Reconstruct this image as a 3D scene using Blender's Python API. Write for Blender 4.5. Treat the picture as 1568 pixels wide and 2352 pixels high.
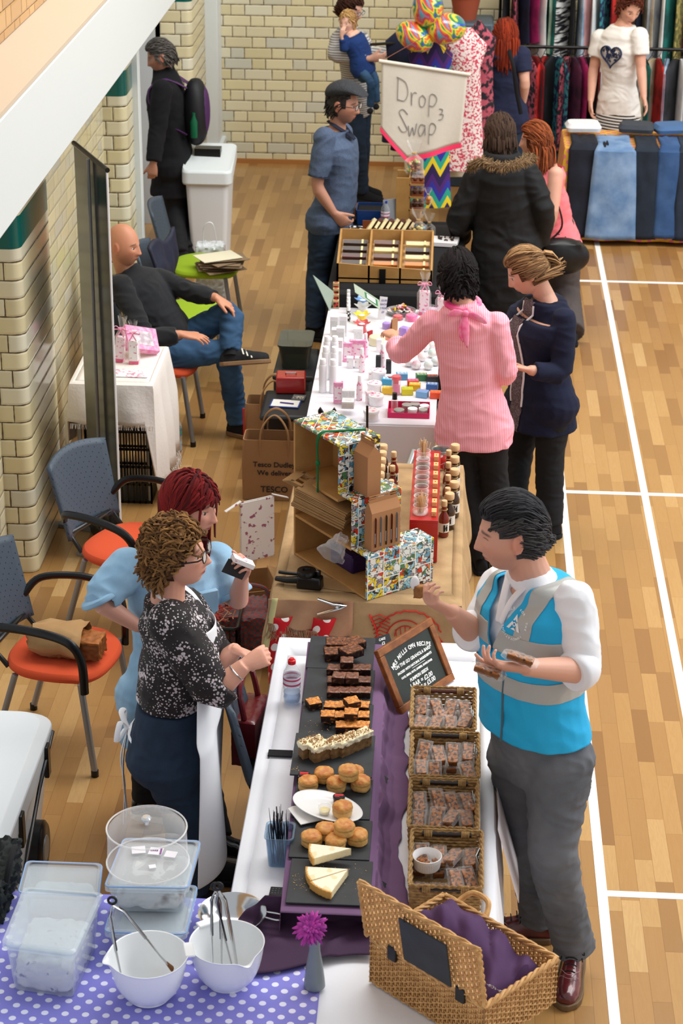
import bpy,bmesh,math,random
import numpy as np
from mathutils import Vector,Matrix,noise
V=Vector
random.seed(7)
for o in list(bpy.data.objects):bpy.data.objects.remove(o)
scene=bpy.context.scene;COL=scene.collection
# camera
FPX,PITCH,YAW,ROLL,CH_,CX,CY=4706.6,.421361,.0548464,-.0094428,4.65354,-.667336,-6.787686
def cam_axes():
 fw=V((-math.sin(YAW)*math.cos(PITCH),math.cos(YAW)*math.cos(PITCH),-math.sin(PITCH)))
 rt=V((math.cos(YAW),math.sin(YAW),0));dn=fw.cross(rt)
 c,s=math.cos(ROLL),math.sin(ROLL)
 return rt*c+dn*s,dn*c-rt*s,fw
RT,DN,FW=cam_axes();CAMP=V((CX,CY,CH_))
cd=bpy.data.cameras.new('camera');cam=bpy.data.objects.new('camera',cd);COL.objects.link(cam)
cd.sensor_fit='HORIZONTAL';cd.sensor_width=15.6;cd.lens=FPX/1568*15.6
cam.matrix_world=Matrix(((RT.x,-DN.x,-FW.x,CX),(RT.y,-DN.y,-FW.y,CY),(RT.z,-DN.z,-FW.z,CH_),(0,0,0,1)))
cd.clip_end=100;cd.dof.use_dof=True;cd.dof.focus_distance=8.2;cd.dof.aperture_fstop=4.5
scene.camera=cam
scene.view_settings.view_transform='Standard';scene.view_settings.look='None'
scene.view_settings.exposure=-0.06;scene.view_settings.gamma=1
# light
w=bpy.data.worlds.new('hall_daylight');scene.world=w;w.use_nodes=True
w.node_tree.nodes['Background'].inputs[0].default_value=(.94,.97,1,1)
w.node_tree.nodes['Background'].inputs[1].default_value=.66
def area(name,loc,target,sx,sy,power,col):
 l=bpy.data.lights.new(name,'AREA');l.shape='RECTANGLE';l.size=sx;l.size_y=sy;l.energy=power;l.color=col
 o=bpy.data.objects.new(name,l);COL.objects.link(o);o.location=loc
 o.rotation_euler=(V(target)-V(loc)).to_track_quat('-Z','Y').to_euler();return o
area('skylight',(1.7,4.0,9),(.3,4.2,0),3.5,16,1500,(1,.985,.95))
area('high_window_light',(8.5,2,6.0),(-1,2.5,.5),10,3,430,(.97,.98,1))
# helpers
def at(u,v,z=None,y=None,x=None):
 """point of the place seen in direction (u, v) at a known height, depth or side distance"""
 d=RT*((u-784)/FPX)+DN*((v-1176)/FPX)+FW
 t=(z-CH_)/d.z if z is not None else(y-CY)/d.y if y is not None else(x-CX)/d.x
 return CAMP+d*t
def s2l(h):
 if not isinstance(h,str):return tuple(h)[:3]
 h=h.lstrip('#');r=[]
 for i in(0,2,4):
  c=int(h[i:i+2],16)/255;r.append(c/12.92 if c<=.04045 else((c+.055)/1.055)**2.4)
 return tuple(r)
MATS={}
def mat(name,c='#808080',r=.5,m=0,b=None,c2=None,vs=8,lo=.35,hi=.65,det=3,vc=False,tr=0,al=1,sheen=0,coat=0,sub=0,st=(1,1,1),fn=None,ior=1.45,weave=0):
 if name in MATS:return MATS[name]
 mt=bpy.data.materials.new(name);mt.use_nodes=True;nt=mt.node_tree;N=nt.nodes;L=nt.links
 p=N['Principled BSDF'];c=s2l(c);p.inputs['Base Color'].default_value=(*c,1)
 p.inputs['Roughness'].default_value=r;p.inputs['Metallic'].default_value=m;p.inputs['IOR'].default_value=ior
 p.inputs['Transmission Weight'].default_value=tr;p.inputs['Alpha'].default_value=al
 if sheen:p.inputs['Sheen Weight'].default_value=sheen
 if coat:p.inputs['Coat Weight'].default_value=coat;p.inputs['Coat Roughness'].default_value=.1
 if sub:p.inputs['Subsurface Weight'].default_value=sub;p.inputs['Subsurface Radius'].default_value=(.012,.004,.002);p.inputs['Subsurface Scale'].default_value=1
 tc=N.new('ShaderNodeTexCoord');mp=N.new('ShaderNodeMapping');mp.inputs['Scale'].default_value=st;L.new(tc.outputs['Object'],mp.inputs[0]);co=mp.outputs[0]
 src=None
 if c2 is not None:
  n=N.new('ShaderNodeTexNoise');n.inputs['Scale'].default_value=vs;n.inputs['Detail'].default_value=det;L.new(co,n.inputs[0])
  rp=N.new('ShaderNodeValToRGB');rp.color_ramp.elements[0].position=lo;rp.color_ramp.elements[1].position=hi
  rp.color_ramp.elements[0].color=(*c,1);rp.color_ramp.elements[1].color=(*s2l(c2),1);L.new(n.outputs[0],rp.inputs[0]);src=rp.outputs[0]
 if vc:
  a=N.new('ShaderNodeAttribute');a.attribute_name='Col'
  if src:
   mx=N.new('ShaderNodeMix');mx.data_type='RGBA';mx.blend_type='MULTIPLY';mx.inputs[0].default_value=1
   L.new(src,mx.inputs[6]);L.new(a.outputs[0],mx.inputs[7]);src=mx.outputs[2]
  else:src=a.outputs[0]
 if fn:src=fn(nt,N,L,co,src)or src
 if src:L.new(src,p.inputs['Base Color'])
 h=None
 if b:
  n=N.new('ShaderNodeTexNoise');n.inputs['Scale'].default_value=b[0];n.inputs['Detail'].default_value=4;L.new(co,n.inputs[0])
  bp=N.new('ShaderNodeBump');bp.inputs['Strength'].default_value=b[1];bp.inputs['Distance'].default_value=b[2]if len(b)>2 else .01
  L.new(n.outputs[0],bp.inputs['Height']);h=bp.outputs[0]
 if weave:
  for ax in('X','Z'):
   wv=N.new('ShaderNodeTexWave');wv.bands_direction=ax;wv.inputs['Scale'].default_value=weave;wv.inputs['Distortion'].default_value=1.5;L.new(co,wv.inputs[0])
   bp=N.new('ShaderNodeBump');bp.inputs['Strength'].default_value=.35;bp.inputs['Distance'].default_value=.002;L.new(wv.outputs['Fac'],bp.inputs['Height'])
   if h:L.new(h,bp.inputs['Normal'])
   h=bp.outputs[0]
 if h:L.new(h,p.inputs['Normal'])
 MATS[name]=mt;return mt
def film(name,tint='#ffffff',a=.22,r=.08,tr=None):
 """thin clear plastic: mostly see-through with a glossy skin"""
 if name in MATS:return MATS[name]
 mt=bpy.data.materials.new(name);mt.use_nodes=True;nt=mt.node_tree;N=nt.nodes;L=nt.links
 p=N['Principled BSDF'];p.inputs['Base Color'].default_value=(*s2l(tint),1);p.inputs['Roughness'].default_value=r;p.inputs['Coat Weight'].default_value=1
 t=N.new('ShaderNodeBsdfTransparent');t.inputs[0].default_value=(*(s2l(tr)if tr else(1,1,1)),1);mx=N.new('ShaderNodeMixShader');lw=N.new('ShaderNodeLayerWeight');lw.inputs[0].default_value=.35
 ma=N.new('ShaderNodeMath');ma.operation='ADD';ma.inputs[1].default_value=a;ma.use_clamp=True;L.new(lw.outputs['Facing'],ma.inputs[0])
 mm=N.new('ShaderNodeMath');mm.operation='MULTIPLY';mm.inputs[1].default_value=.5+a/2;L.new(ma.outputs[0],mm.inputs[0])
 L.new(mm.outputs[0],mx.inputs[0]);L.new(t.outputs[0],mx.inputs[1]);L.new(p.outputs[0],mx.inputs[2]);L.new(mx.outputs[0],N['Material Output'].inputs[0])
 MATS[name]=mt;return mt
def nd(N,t,**k):
 n=N.new(t)
 for a,v in k.items():setattr(n,a,v)
 return n
def mth(N,L,op,a,b=None,c=None):
 n=N.new('ShaderNodeMath');n.operation=op
 for i,v in enumerate((a,b,c)):
  if v is None:continue
  if isinstance(v,(int,float)):n.inputs[i].default_value=v
  else:L.new(v,n.inputs[i])
 return n.outputs[0]
def mixc(N,L,f,a,b,bt='MIX'):
 n=N.new('ShaderNodeMix');n.data_type='RGBA';n.blend_type=bt
 for i,v in((0,f),(6,a),(7,b)):
  if isinstance(v,(int,float)):n.inputs[i].default_value=v
  elif isinstance(v,(str,tuple)):n.inputs[i].default_value=(*s2l(v),1)
  else:L.new(v,n.inputs[i])
 return n.outputs[2]
def fr(f,up=(0,0,1)):
 """axes (right, forward, up) for a facing direction"""
 f=V(f).normalized();r=f.cross(V(up)).normalized();u=r.cross(f)
 return r,f,u
def rotz(a):return Matrix.Rotation(a,3,'Z')
class MB:
 def __init__(s):s.v=[];s.f=[];s.c=[];s.col=None
 def add(s,vs,fs):
  k=len(s.v);s.v+=[tuple(p)for p in vs];s.f+=[tuple(i+k for i in f)for f in fs]
  if s.col is not None:s.c+=[s.col]*len(vs)
  return s
 def box(s,c,d,R=None):
  c=V(c);d=V(d)/2;vs=[]
  for x in(-1,1):
   for y in(-1,1):
    for z in(-1,1):
     p=V((x*d.x,y*d.y,z*d.z));vs.append(c+(R@p if R else p))
  return s.add(vs,[(0,1,3,2),(4,6,7,5),(0,4,5,1),(2,3,7,6),(0,2,6,4),(1,5,7,3)])
 def loft(s,rings,cap=True,close=False):
  n=len(rings[0]);vs=[p for r in rings for p in r];fs=[]
  K=len(rings)
  for i in range(K if close else K-1):
   a=i*n;b=(i+1)%K*n
   for j in range(n):k=(j+1)%n;fs.append((a+j,a+k,b+k,b+j))
  if cap and not close:fs.append(tuple(range(n))[::-1]);fs.append(tuple((K-1)*n+j for j in range(n)))
  return s.add(vs,fs)
 def tube(s,pts,r,n=8,flat=1,rnd=False,cap=True,close=False,up=None):
  pts=[V(p)for p in pts];K=len(pts)
  if not hasattr(r,'__len__'):r=[r]*K
  r=list(r)
  if rnd:
   d0=(pts[0]-pts[1]).normalized();d1=(pts[-1]-pts[-2]).normalized();a=[];ra=[];b=[];rb=[]
   for t in(85,60,30):
    t=math.radians(t);a.append(pts[0]+d0*r[0]*math.sin(t));ra.append(r[0]*math.cos(t));b.append(pts[-1]+d1*r[-1]*math.sin(t));rb.append(r[-1]*math.cos(t))
   pts=a+pts+b[::-1];r=ra+r+rb[::-1];K=len(pts)
  rings=[];ref=None
  for i in range(K):
   if close:t=pts[(i+1)%K]-pts[i-1]
   else:t=pts[min(i+1,K-1)]-pts[max(i-1,0)]
   if t.length<1e-9:t=V((0,0,1))
   t.normalize()
   if ref is None:
    ref=V(up)if up else(V((0,0,1))if abs(t.z)<.9 else V((1,0,0)))
   x=t.cross(ref)
   if x.length<1e-6:x=t.orthogonal()
   x.normalize();y=x.cross(t).normalized();ref=y
   rings.append([pts[i]+x*(math.cos(a)*r[i])+y*(math.sin(a)*r[i]*flat)for a in[2*math.pi*j/n for j in range(n)]])
  return s.loft(rings,cap,close)
 def cyl(s,p0,p1,r0,r1=None,n=16):return s.tube([p0,p1],[r0,r0 if r1 is None else r1],n)
 def lathe(s,prof,c=(0,0,0),n=24,A=None,cap=True,sx=1,sy=1):
  c=V(c);rings=[]
  for r,z in prof:
   rr=[]
   for j in range(n):
    a=2*math.pi*j/n;p=V((max(r,1e-5)*math.cos(a)*sx,max(r,1e-5)*math.sin(a)*sy,z));rr.append(c+(A@p if A else p))
   rings.append(rr)
  return s.loft(rings,cap)
 def ell(s,c,r,A=None,n=16,k=10):
  if not hasattr(r,'__len__'):r=(r,r,r)
  c=V(c);rings=[]
  for i in range(k+1):
   t=-math.pi/2+math.pi*i/k;ct=max(math.cos(t),1e-4);rr=[]
   for j in range(n):
    a=2*math.pi*j/n;p=V((r[0]*ct*math.cos(a),r[1]*ct*math.sin(a),r[2]*math.sin(t)));rr.append(c+(A@p if A else p))
   rings.append(rr)
  return s.loft(rings,True)
 def grid(s,nu,nv,fn):
  vs=[fn(i/nu,j/nv)for i in range(nu+1)for j in range(nv+1)];fs=[]
  for i in range(nu):
   for j in range(nv):a=i*(nv+1)+j;fs.append((a,a+nv+1,a+nv+2,a+1))
  return s.add(vs,fs)
 def prism(s,out,T0,T1):
  """outline (2-D list) mapped by two functions to bottom and top rings"""
  return s.loft([[T0(*p)for p in out],[T1(*p)for p in out]])
 def move(s,A=None,t=(0,0,0)):
  t=V(t);s.v=[tuple((A@V(p)if A else V(p))+t)for p in s.v];return s
 def join(s,o):k=len(s.v);s.v+=o.v;s.f+=[tuple(i+k for i in f)for f in o.f];s.c+=o.c;return s
def mkmesh(name,v,f,c=None):
 me=bpy.data.meshes.new(name);me.from_pydata([tuple(p)for p in v],[],[tuple(x)for x in f]);me.update()
 if c is not None and len(c)==len(v):
  a=me.color_attributes.new('Col','FLOAT_COLOR','POINT');a.data.foreach_set('color',np.array([(*x[:3],1)for x in c],dtype=np.float32).ravel())
 return me
def part(name,m,mt,parent=None,bev=0,sub=0,solid=0,smooth=True,world=False,label=None,seg=2):
 """link one mesh object; m is an MB or a mesh"""
 if isinstance(m,MB):
  bm=bmesh.new();me=mkmesh(name,m.v,m.f,m.c if m.c else None);bm.from_mesh(me);bmesh.ops.recalc_face_normals(bm,faces=bm.faces[:]);bm.to_mesh(me);bm.free()
 else:me=m;me.name=name
 if world and parent:
  me.transform((parent.matrix_basis).inverted())
 o=bpy.data.objects.new(name,me);COL.objects.link(o)
 if mt:me.materials.append(mt)
 if parent:o.parent=parent
 if smooth:
  me.polygons.foreach_set('use_smooth',[True]*len(me.polygons));me.update()
  try:me.set_sharp_from_angle(angle=math.radians(42))
  except Exception:pass
 if bev:md=o.modifiers.new('bevel','BEVEL');md.width=bev;md.segments=seg;md.limit_method='ANGLE'
 if solid:md=o.modifiers.new('solid','SOLIDIFY');md.thickness=solid;md.offset=0
 if sub:md=o.modifiers.new('sub','SUBSURF');md.levels=sub;md.render_levels=sub
 if label:o['label']=label
 return o
def thing(name,label,cat,loc=(0,0,0),rz=0,group=None):
 o=bpy.data.objects.new(name,None);COL.objects.link(o);o.empty_display_size=.1
 o.location=loc;o.rotation_euler=(0,0,rz);o['label']=label;o['category']=cat
 if group:o['group']=group
 o.matrix_basis
 bpy.context.view_layer.update()
 return o
def tag(o,label,cat,group=None,kind=None):
 if label:o['label']=label
 if cat:o['category']=cat
 if group:o['group']=group
 if kind:o['kind']=kind
 return o
def solo(name,m,mt,label,cat,group=None,loc=None,rz=0,**k):
 o=part(name,m,mt,**k)
 if loc is not None:o.location=loc;o.rotation_euler=(0,0,rz)
 return tag(o,label,cat,group)
def struct(name,m,mt,parent=None,**k):
 o=part(name,m,mt,parent,**k);o['kind']='structure';return o
def dup(o,loc=None,rz=None,label=None,group=None,rot=None,sc=None):
 def cp(a,p):
  c=a.copy();COL.objects.link(c)
  if p:c.parent=p
  for ch in a.children:cp(ch,c)
  return c
 c=cp(o,None)
 if loc is not None:c.location=loc
 if rz is not None:c.rotation_euler=(0,0,rz)
 if rot is not None:c.rotation_euler=rot
 if sc is not None:c.scale=(sc,sc,sc)if not hasattr(sc,'__len__')else sc
 if label:c['label']=label
 if group:c['group']=group
 return c
def remesh(m,vox,smooth=4,fac=.5):
 me=mkmesh('tmp',m.v,m.f);bm=bmesh.new();bm.from_mesh(me);bmesh.ops.recalc_face_normals(bm,faces=bm.faces[:]);bm.to_mesh(me);bm.free()
 o=bpy.data.objects.new('tmp',me);COL.objects.link(o)
 md=o.modifiers.new('r','REMESH');md.mode='VOXEL';md.voxel_size=vox
 if smooth:md=o.modifiers.new('s','SMOOTH');md.iterations=smooth;md.factor=fac
 dg=bpy.context.evaluated_depsgraph_get();r=bpy.data.meshes.new_from_object(o.evaluated_get(dg));bpy.data.objects.remove(o);return r
def arr(me):a=np.zeros(len(me.vertices)*3,dtype=np.float32);me.vertices.foreach_get('co',a);return a.reshape(-1,3)
def narr(me):a=np.zeros(len(me.vertices)*3,dtype=np.float32);me.vertices.foreach_get('normal',a);return a.reshape(-1,3)
def setco(me,a):me.vertices.foreach_set('co',np.asarray(a,dtype=np.float32).ravel());me.update()
def setcol(me,c):
 a=me.color_attributes.get('Col')or me.color_attributes.new('Col','FLOAT_COLOR','POINT')
 c=np.asarray(c,dtype=np.float32);c=np.concatenate([c,np.ones((len(c),1),np.float32)],1);a.data.foreach_set('color',c.ravel())
def wrinkle(me,amp=.006,fq=9,seed=0,st=(1,1,1.6),ridge=.6):
 """folds pressed into cloth along its normals"""
 P=arr(me);Nn=narr(me);out=P.copy();sd=V((seed*3.1,seed*1.7,seed*.9))
 for i,p in enumerate(P):
  q=V((p[0]*st[0],p[1]*st[1],p[2]*st[2]))*fq+sd
  q=q+V((noise.noise(q*.5),noise.noise(q*.5+V((5,5,5))),0))*1.2
  n=noise.noise(q);r=1-abs(noise.noise(q*1.3+V((9,2,4))))*2
  out[i]+=Nn[i]*amp*(n*(1-ridge)+(r-.55)*ridge)
 setco(me,out);return me
def slab_faces(me,test,off=.003,planes=()):
 """peel the faces of a surface that pass the test, after cutting along planes: trims, bands"""
 bm=bmesh.new();bm.from_mesh(me)
 for co,no in planes:bmesh.ops.bisect_plane(bm,geom=bm.verts[:]+bm.edges[:]+bm.faces[:],plane_co=co,plane_no=no,dist=1e-5)
 bm.normal_update()
 kill=[f for f in bm.faces if not test(f.calc_center_median(),f.normal)]
 bmesh.ops.delete(bm,geom=kill,context='FACES');bm.normal_update()
 for v in bm.verts:v.co+=v.normal*off
 r=bpy.data.meshes.new('peel');bm.to_mesh(r);bm.free();return r
def text(s,size,pos,R,ext=.0006,al='CENTER',sp=1,bold=0,shear=0):
 """writing as a thin mesh; R's columns are (reading direction, up, out)"""
 c=bpy.data.curves.new('t','FONT');c.body=s;c.size=size;c.extrude=ext;c.align_x=al;c.align_y='CENTER';c.space_character=sp;c.offset=bold;c.shear=shear
 c.resolution_u=3;o=bpy.data.objects.new('t',c);COL.objects.link(o)
 dg=bpy.context.evaluated_depsgraph_get();me=bpy.data.meshes.new_from_object(o.evaluated_get(dg));bpy.data.objects.remove(o)
 m=MB();pos=V(pos);m.add([pos+R@v.co for v in me.vertices],[tuple(p.vertices)for p in me.polygons]);return m
def cols(x,y,z):return Matrix((x,y,z)).transposed()
def bez(p,n=12):
 """smooth curve through the points"""
 p=[V(q)for q in p];out=[]
 for i in range(len(p)-1):
  a=p[max(i-1,0)];b=p[i];c=p[i+1];d=p[min(i+2,len(p)-1)]
  for k in range(n):
   t=k/n;out.append(.5*((2*b)+(c-a)*t+(2*a-5*b+4*c-d)*t*t+(3*b-a-3*c+d)*t*t*t))
 return out+[p[-1]]
def rnd(a,b):return random.uniform(a,b)
# the room
def floor_fn(nt,N,L,co,src):
 sx=nd(N,'ShaderNodeSeparateXYZ');L.new(co,sx.inputs[0]);X,Y=sx.outputs[0],sx.outputs[1]
 wv=nd(N,'ShaderNodeTexWhiteNoise',noise_dimensions='1D');rx=mth(N,L,'DIVIDE',X,.0715);row=mth(N,L,'FLOOR',rx);L.new(row,wv.inputs['W'])
 ry=mth(N,L,'ADD',mth(N,L,'DIVIDE',Y,.46),mth(N,L,'MULTIPLY',wv.outputs[0],7.3));cell=mth(N,L,'FLOOR',ry)
 w2=nd(N,'ShaderNodeTexWhiteNoise',noise_dimensions='2D');cb=nd(N,'ShaderNodeCombineXYZ');L.new(row,cb.inputs[0]);L.new(cell,cb.inputs[1]);L.new(cb.outputs[0],w2.inputs[0])
 rp=nd(N,'ShaderNodeValToRGB');e=rp.color_ramp.elements;e[0].position=0;e[0].color=(*s2l('#8f6538'),1);e[1].position=1;e[1].color=(*s2l('#c6a06a'),1)
 for pos,c in((.25,'#a17846'),(.6,'#ad824c'),(.85,'#b78e57')):
  k=rp.color_ramp.elements.new(pos);k.color=(*s2l(c),1)
 L.new(w2.outputs[0],rp.inputs[0])
 mp=nd(N,'ShaderNodeMapping');mp.inputs['Scale'].default_value=(26,2.2,1);L.new(co,mp.inputs[0])
 ad=nd(N,'ShaderNodeVectorMath',operation='ADD');L.new(mp.outputs[0],ad.inputs[0]);cb2=nd(N,'ShaderNodeCombineXYZ');L.new(mth(N,L,'MULTIPLY',w2.outputs[0],40),cb2.inputs[2]);L.new(cb2.outputs[0],ad.inputs[1])
 ng=nd(N,'ShaderNodeTexNoise');ng.inputs['Scale'].default_value=1;ng.inputs['Detail'].default_value=5;ng.inputs['Distortion'].default_value=1.2;L.new(ad.outputs[0],ng.inputs[0])
 g=mth(N,L,'FRACT',mth(N,L,'MULTIPLY',ng.outputs[0],7));g=mth(N,L,'ABSOLUTE',mth(N,L,'SUBTRACT',g,.5));g=mth(N,L,'MULTIPLY',g,.36)
 c=mixc(N,L,g,rp.outputs[0],'#9a6a34')
 fx=mth(N,L,'FRACT',rx);fy=mth(N,L,'FRACT',ry)
 ex=mth(N,L,'MINIMUM',fx,mth(N,L,'SUBTRACT',1,fx));ey=mth(N,L,'MULTIPLY',mth(N,L,'MINIMUM',fy,mth(N,L,'SUBTRACT',1,fy)),6.4)
 ed=mth(N,L,'LESS_THAN',mth(N,L,'MINIMUM',ex,ey),.018)
 return mixc(N,L,mth(N,L,'MULTIPLY',ed,.45),c,'#7a4f22')
M_floor=mat('oak_strip_floor',r=.34,fn=floor_fn,coat=.25)
def brick_fn(axis,cols_,mort='#54442e',P=.36,H=.093,gl=.004,rm=None):
 def f(nt,N,L,co,src):
  sx=nd(N,'ShaderNodeSeparateXYZ');L.new(co,sx.inputs[0]);U,Z=sx.outputs[axis],sx.outputs[2]
  rz=mth(N,L,'DIVIDE',Z,H);row=mth(N,L,'FLOOR',rz);par=mth(N,L,'MULTIPLY',mth(N,L,'MODULO',row,2),P/2)
  wn=nd(N,'ShaderNodeTexWhiteNoise',noise_dimensions='1D');L.new(row,wn.inputs['W'])
  jit=mth(N,L,'MULTIPLY',wn.outputs[0],.03)
  u=mth(N,L,'ADD',mth(N,L,'ADD',mth(N,L,'ADD',U,50*P),par),jit)
  t=mth(N,L,'MODULO',u,P);k=mth(N,L,'FLOOR',mth(N,L,'DIVIDE',u,P));hd=mth(N,L,'GREATER_THAN',t,P*.667)
  cid=mth(N,L,'ADD',mth(N,L,'MULTIPLY',k,2),hd)
  w2=nd(N,'ShaderNodeTexWhiteNoise',noise_dimensions='2D');cb=nd(N,'ShaderNodeCombineXYZ');L.new(row,cb.inputs[0]);L.new(cid,cb.inputs[1]);L.new(cb.outputs[0],w2.inputs[0])
  rp=nd(N,'ShaderNodeValToRGB');e=rp.color_ramp.elements;e[0].position=0;e[0].color=(*s2l(cols_[0]),1);e[1].position=1;e[1].color=(*s2l(cols_[-1]),1)
  for i,c in enumerate(cols_[1:-1]):q=rp.color_ramp.elements.new((i+1)/(len(cols_)-1));q.color=(*s2l(c),1)
  L.new(w2.outputs[0],rp.inputs[0])
  fz=mth(N,L,'FRACT',rz);ez=mth(N,L,'MULTIPLY',mth(N,L,'MINIMUM',fz,mth(N,L,'SUBTRACT',1,fz)),H)
  d1=mth(N,L,'MINIMUM',t,mth(N,L,'ABSOLUTE',mth(N,L,'SUBTRACT',t,P*.667)));d1=mth(N,L,'MINIMUM',d1,mth(N,L,'SUBTRACT',P,t))
  d=mth(N,L,'MINIMUM',d1,ez);nz=nd(N,'ShaderNodeTexNoise');nz.inputs['Scale'].default_value=30;L.new(co,nz.inputs[0])
  edge=mth(N,L,'LESS_THAN',d,mth(N,L,'MULTIPLY',nz.outputs[0],gl*1.6))
  c=mixc(N,L,edge,rp.outputs[0],mort)
  p=N['Principled BSDF'];L.new(mth(N,L,'ADD',mth(N,L,'MULTIPLY',edge,.6),.16),p.inputs['Roughness'])
  bp=nd(N,'ShaderNodeBump');bp.inputs['Distance'].default_value=.006;bp.inputs['Strength'].default_value=.6
  L.new(mth(N,L,'MINIMUM',mth(N,L,'MULTIPLY',d,80),1),bp.inputs['Height']);L.new(bp.outputs[0],p.inputs['Normal'])
  return c
 return f
CR=['#d6cba4','#e2d8b2','#cfc39a','#dcd7bf','#d9cb9c','#c8c6b4','#e0d3a6']
M_bx=mat('cream_glazed_brick',fn=brick_fn(0,CR,'#5a4a34'));M_by=mat('cream_glazed_brick_side',fn=brick_fn(1,CR,'#8f866c',gl=.002))
M_bro=mat('brown_glazed_brick',fn=brick_fn(1,['#b98c52','#c79a5e','#ad7f47','#cda268'],'#7a5a36',gl=.003))
M_teal=mat('teal_glazed_tile','#0f5a52',r=.15)
M_wht=mat('white_gloss_paint','#dde3e3',r=.4);M_beige=mat('beige_painted_ledge','#cdbca6',r=.6)
M_line=mat('white_line_paint','#f6f6f2',r=.4)
m=MB().grid(1,1,lambda a,b:(-4.6+10*a,-6+18*b,0));struct('floor',m,M_floor)
def line(x0,y0,x1,y1):m=MB();m.box(((x0+x1)/2,(y0+y1)/2,.0007),(x1-x0,y1-y0,.0014));return m
m=line(-.02,-4,.02,11);m.join(line(.445,-4,.485,11))
for y in(0,3.96,7.92):m.join(line(.485,y-.02,5,y+.02));m.join(line(.02,y-.02,.445,y+.02))
struct('trim_1',m,M_line,smooth=False)
tag(bpy.data.objects['trim_1'],'white painted court lines on the oak floor',None)
YB=11.14
m=MB().box((1.6,YB+.1,4),(9,.2,8));struct('wall_back',m,M_bx,smooth=False)
m=MB().box((1.1,YB-.008,.02),(7.7,.016,.04));struct('baseboard_back',m,mat('oak_skirting','#a9713c',r=.4))
WX=-2.76
m=MB();m.box((WX-.15-.1,4.5,1.3),(.2,4.1,2.6));m.box((WX-.35,10.1,2.4),(.2,1.6,4.8));struct('wall_left',m,M_by,smooth=False)
def pier(n,y0,y1,x0=WX-.5,x1=WX,ztop=2.3,teal=True):
 r=.055
 def ring(z):
  p=[V((x0,y0,z))]
  for k in range(7):a=math.pi/2*k/6;p.append(V((x1-r+r*math.sin(a),y0+r-r*math.cos(a),z)))
  for k in range(7):a=math.pi/2*k/6;p.append(V((x1-r+r*math.cos(a),y1-r+r*math.sin(a),z)))
  return p+[V((x0,y1,z))]
 m=MB();m.loft([ring(0),ring(1.74)]);o=struct('wall_left',m,M_bx)
 m=MB();m.loft([ring(1.741),ring(1.90)]);struct('trim_%d'%n,m,M_teal)
 m=MB();m.loft([ring(1.901),ring(ztop)]);struct('wall_left',m,mat('buff_glazed_brick','#cfc2a0',r=.3))
pier(2,2.68,3.45);pier(3,6.0,6.33,x0=WX-.4);pier(4,9.3,10.2,x0=WX-.3,ztop=3.2)
m=MB();m.box((WX-.02,6.38,1.15),(.1,.09,2.3));struct('door_1',m,M_wht,bev=.004)
m=MB();m.box((WX-.9,7.4,1.4),(.05,3.5,2.8));m.box((WX-.58,9.2,1.4),(.6,.1,2.8));m.box((WX-.58,5.7,1.4),(.6,.1,2.8));struct('wall_left',m,mat('lobby_grey_wall','#b9bcbc',r=.7))
m=MB();m.box((WX-.09,11.0,2.0),(.22,.28,4.0));struct('trim_5',m,M_wht,bev=.01)
m=MB();m.box((WX-.08,11.0,.12),(.26,.32,.24));struct('baseboard_left',m,M_wht,bev=.012)
m=MB();m.box((-2.62,.95,2.49),(.26,12.3,.46));m.v=[((-2.49 if p[0]>-2.6 else-2.76),p[1],p[2])for p in m.v];o=struct('trim_6',m,M_wht,bev=.01)
m=MB();m.box((-2.64,.95,2.735),(.3,12.3,.02));struct('trim_7',m,M_beige)
m=MB();m.box((-2.9,3,5.3),(.25,18,5.1));struct('wall_left',m,M_bro,smooth=False)
m=MB();m.box((-2.55,7.12,2.42),(.16,.06,.36));struct('trim_8',m,M_wht,bev=.006)
# people: builders
HS=.118
def face_y(x,z,fem=0):
 """relief of the face, forward of the plain head form (metres, head units)"""
 g=lambda cx,cz,sx,sz:math.exp(-((abs(x)-cx)/sx)**2-((z-cz)/sz)**2)
 y=0
 y+=.0045*g(.022,.018,.02,.008)
 y-=.0095*g(.031,.001,.015,.012)
 y+=.0035*g(.031,-.0005,.012,.006)
 t=min(max((.012-z)/.05,0),1)
 if z<.016 and z>-.052:
  wd=.0075+.006*t;h=.006+.0185*t**1.2
  if z<-.038:h*=max(0,1-((-.038-z)/.013)**1.3)
  y+=h*math.exp(-(x/wd)**2)
  y+=.007*g(.0125,-.035,.006,.007)
 y+=.005*g(.043,-.02,.018,.018)
 y+=.006*g(0,-.062,.02,.0055)+.0065*g(0,-.0735,.017,.006)-.004*g(0,-.0675,.024,.0022)
 y-=.003*g(0,-.084,.018,.006)
 y+=.008*g(0,-.104,.018,.014)
 return y
def head_pts(nu=112,nv=88,fem=0):
 rings=[]
 for i in range(nv+1):
  ph=-math.pi/2+math.pi*i/nv;rr=[]
  for j in range(nu):
   a=2*math.pi*j/nu;a=a+.55*math.sin(a+0)*-1 if False else a
   a2=a-.45*math.sin(2*(a-math.pi/2))/2
   a2=math.pi/2+((a-math.pi/2+math.pi)%(2*math.pi)-math.pi);d=a2-math.pi/2;d=d-.35*math.sin(d);a2=math.pi/2+d
   x=math.cos(a2)*math.cos(ph);y=math.sin(a2)*math.cos(ph);z=math.sin(ph)
   X=.077*x;Y=(.094 if y>0 else .102)*y;Z=HS*z
   if Z<0:
    t=-Z/HS;X*=1-(.30+.06*fem)*t**1.6;
    if y>0:Y*=1+.02*t
    else:Y*=1-.35*t
    Y+=.012*t
   if Z>0:Y-=.006*(Z/HS)
   if y>0 and abs(X)<.07:
    f=min(1,y*2.2)*1.0
    Y=Y*(1-.06*f)+face_y(X,Z,fem)*min(1,max(0,y*1.6-.15))
   rr.append(V((X,Y,Z)))
  rings.append(rr)
 return rings
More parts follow.
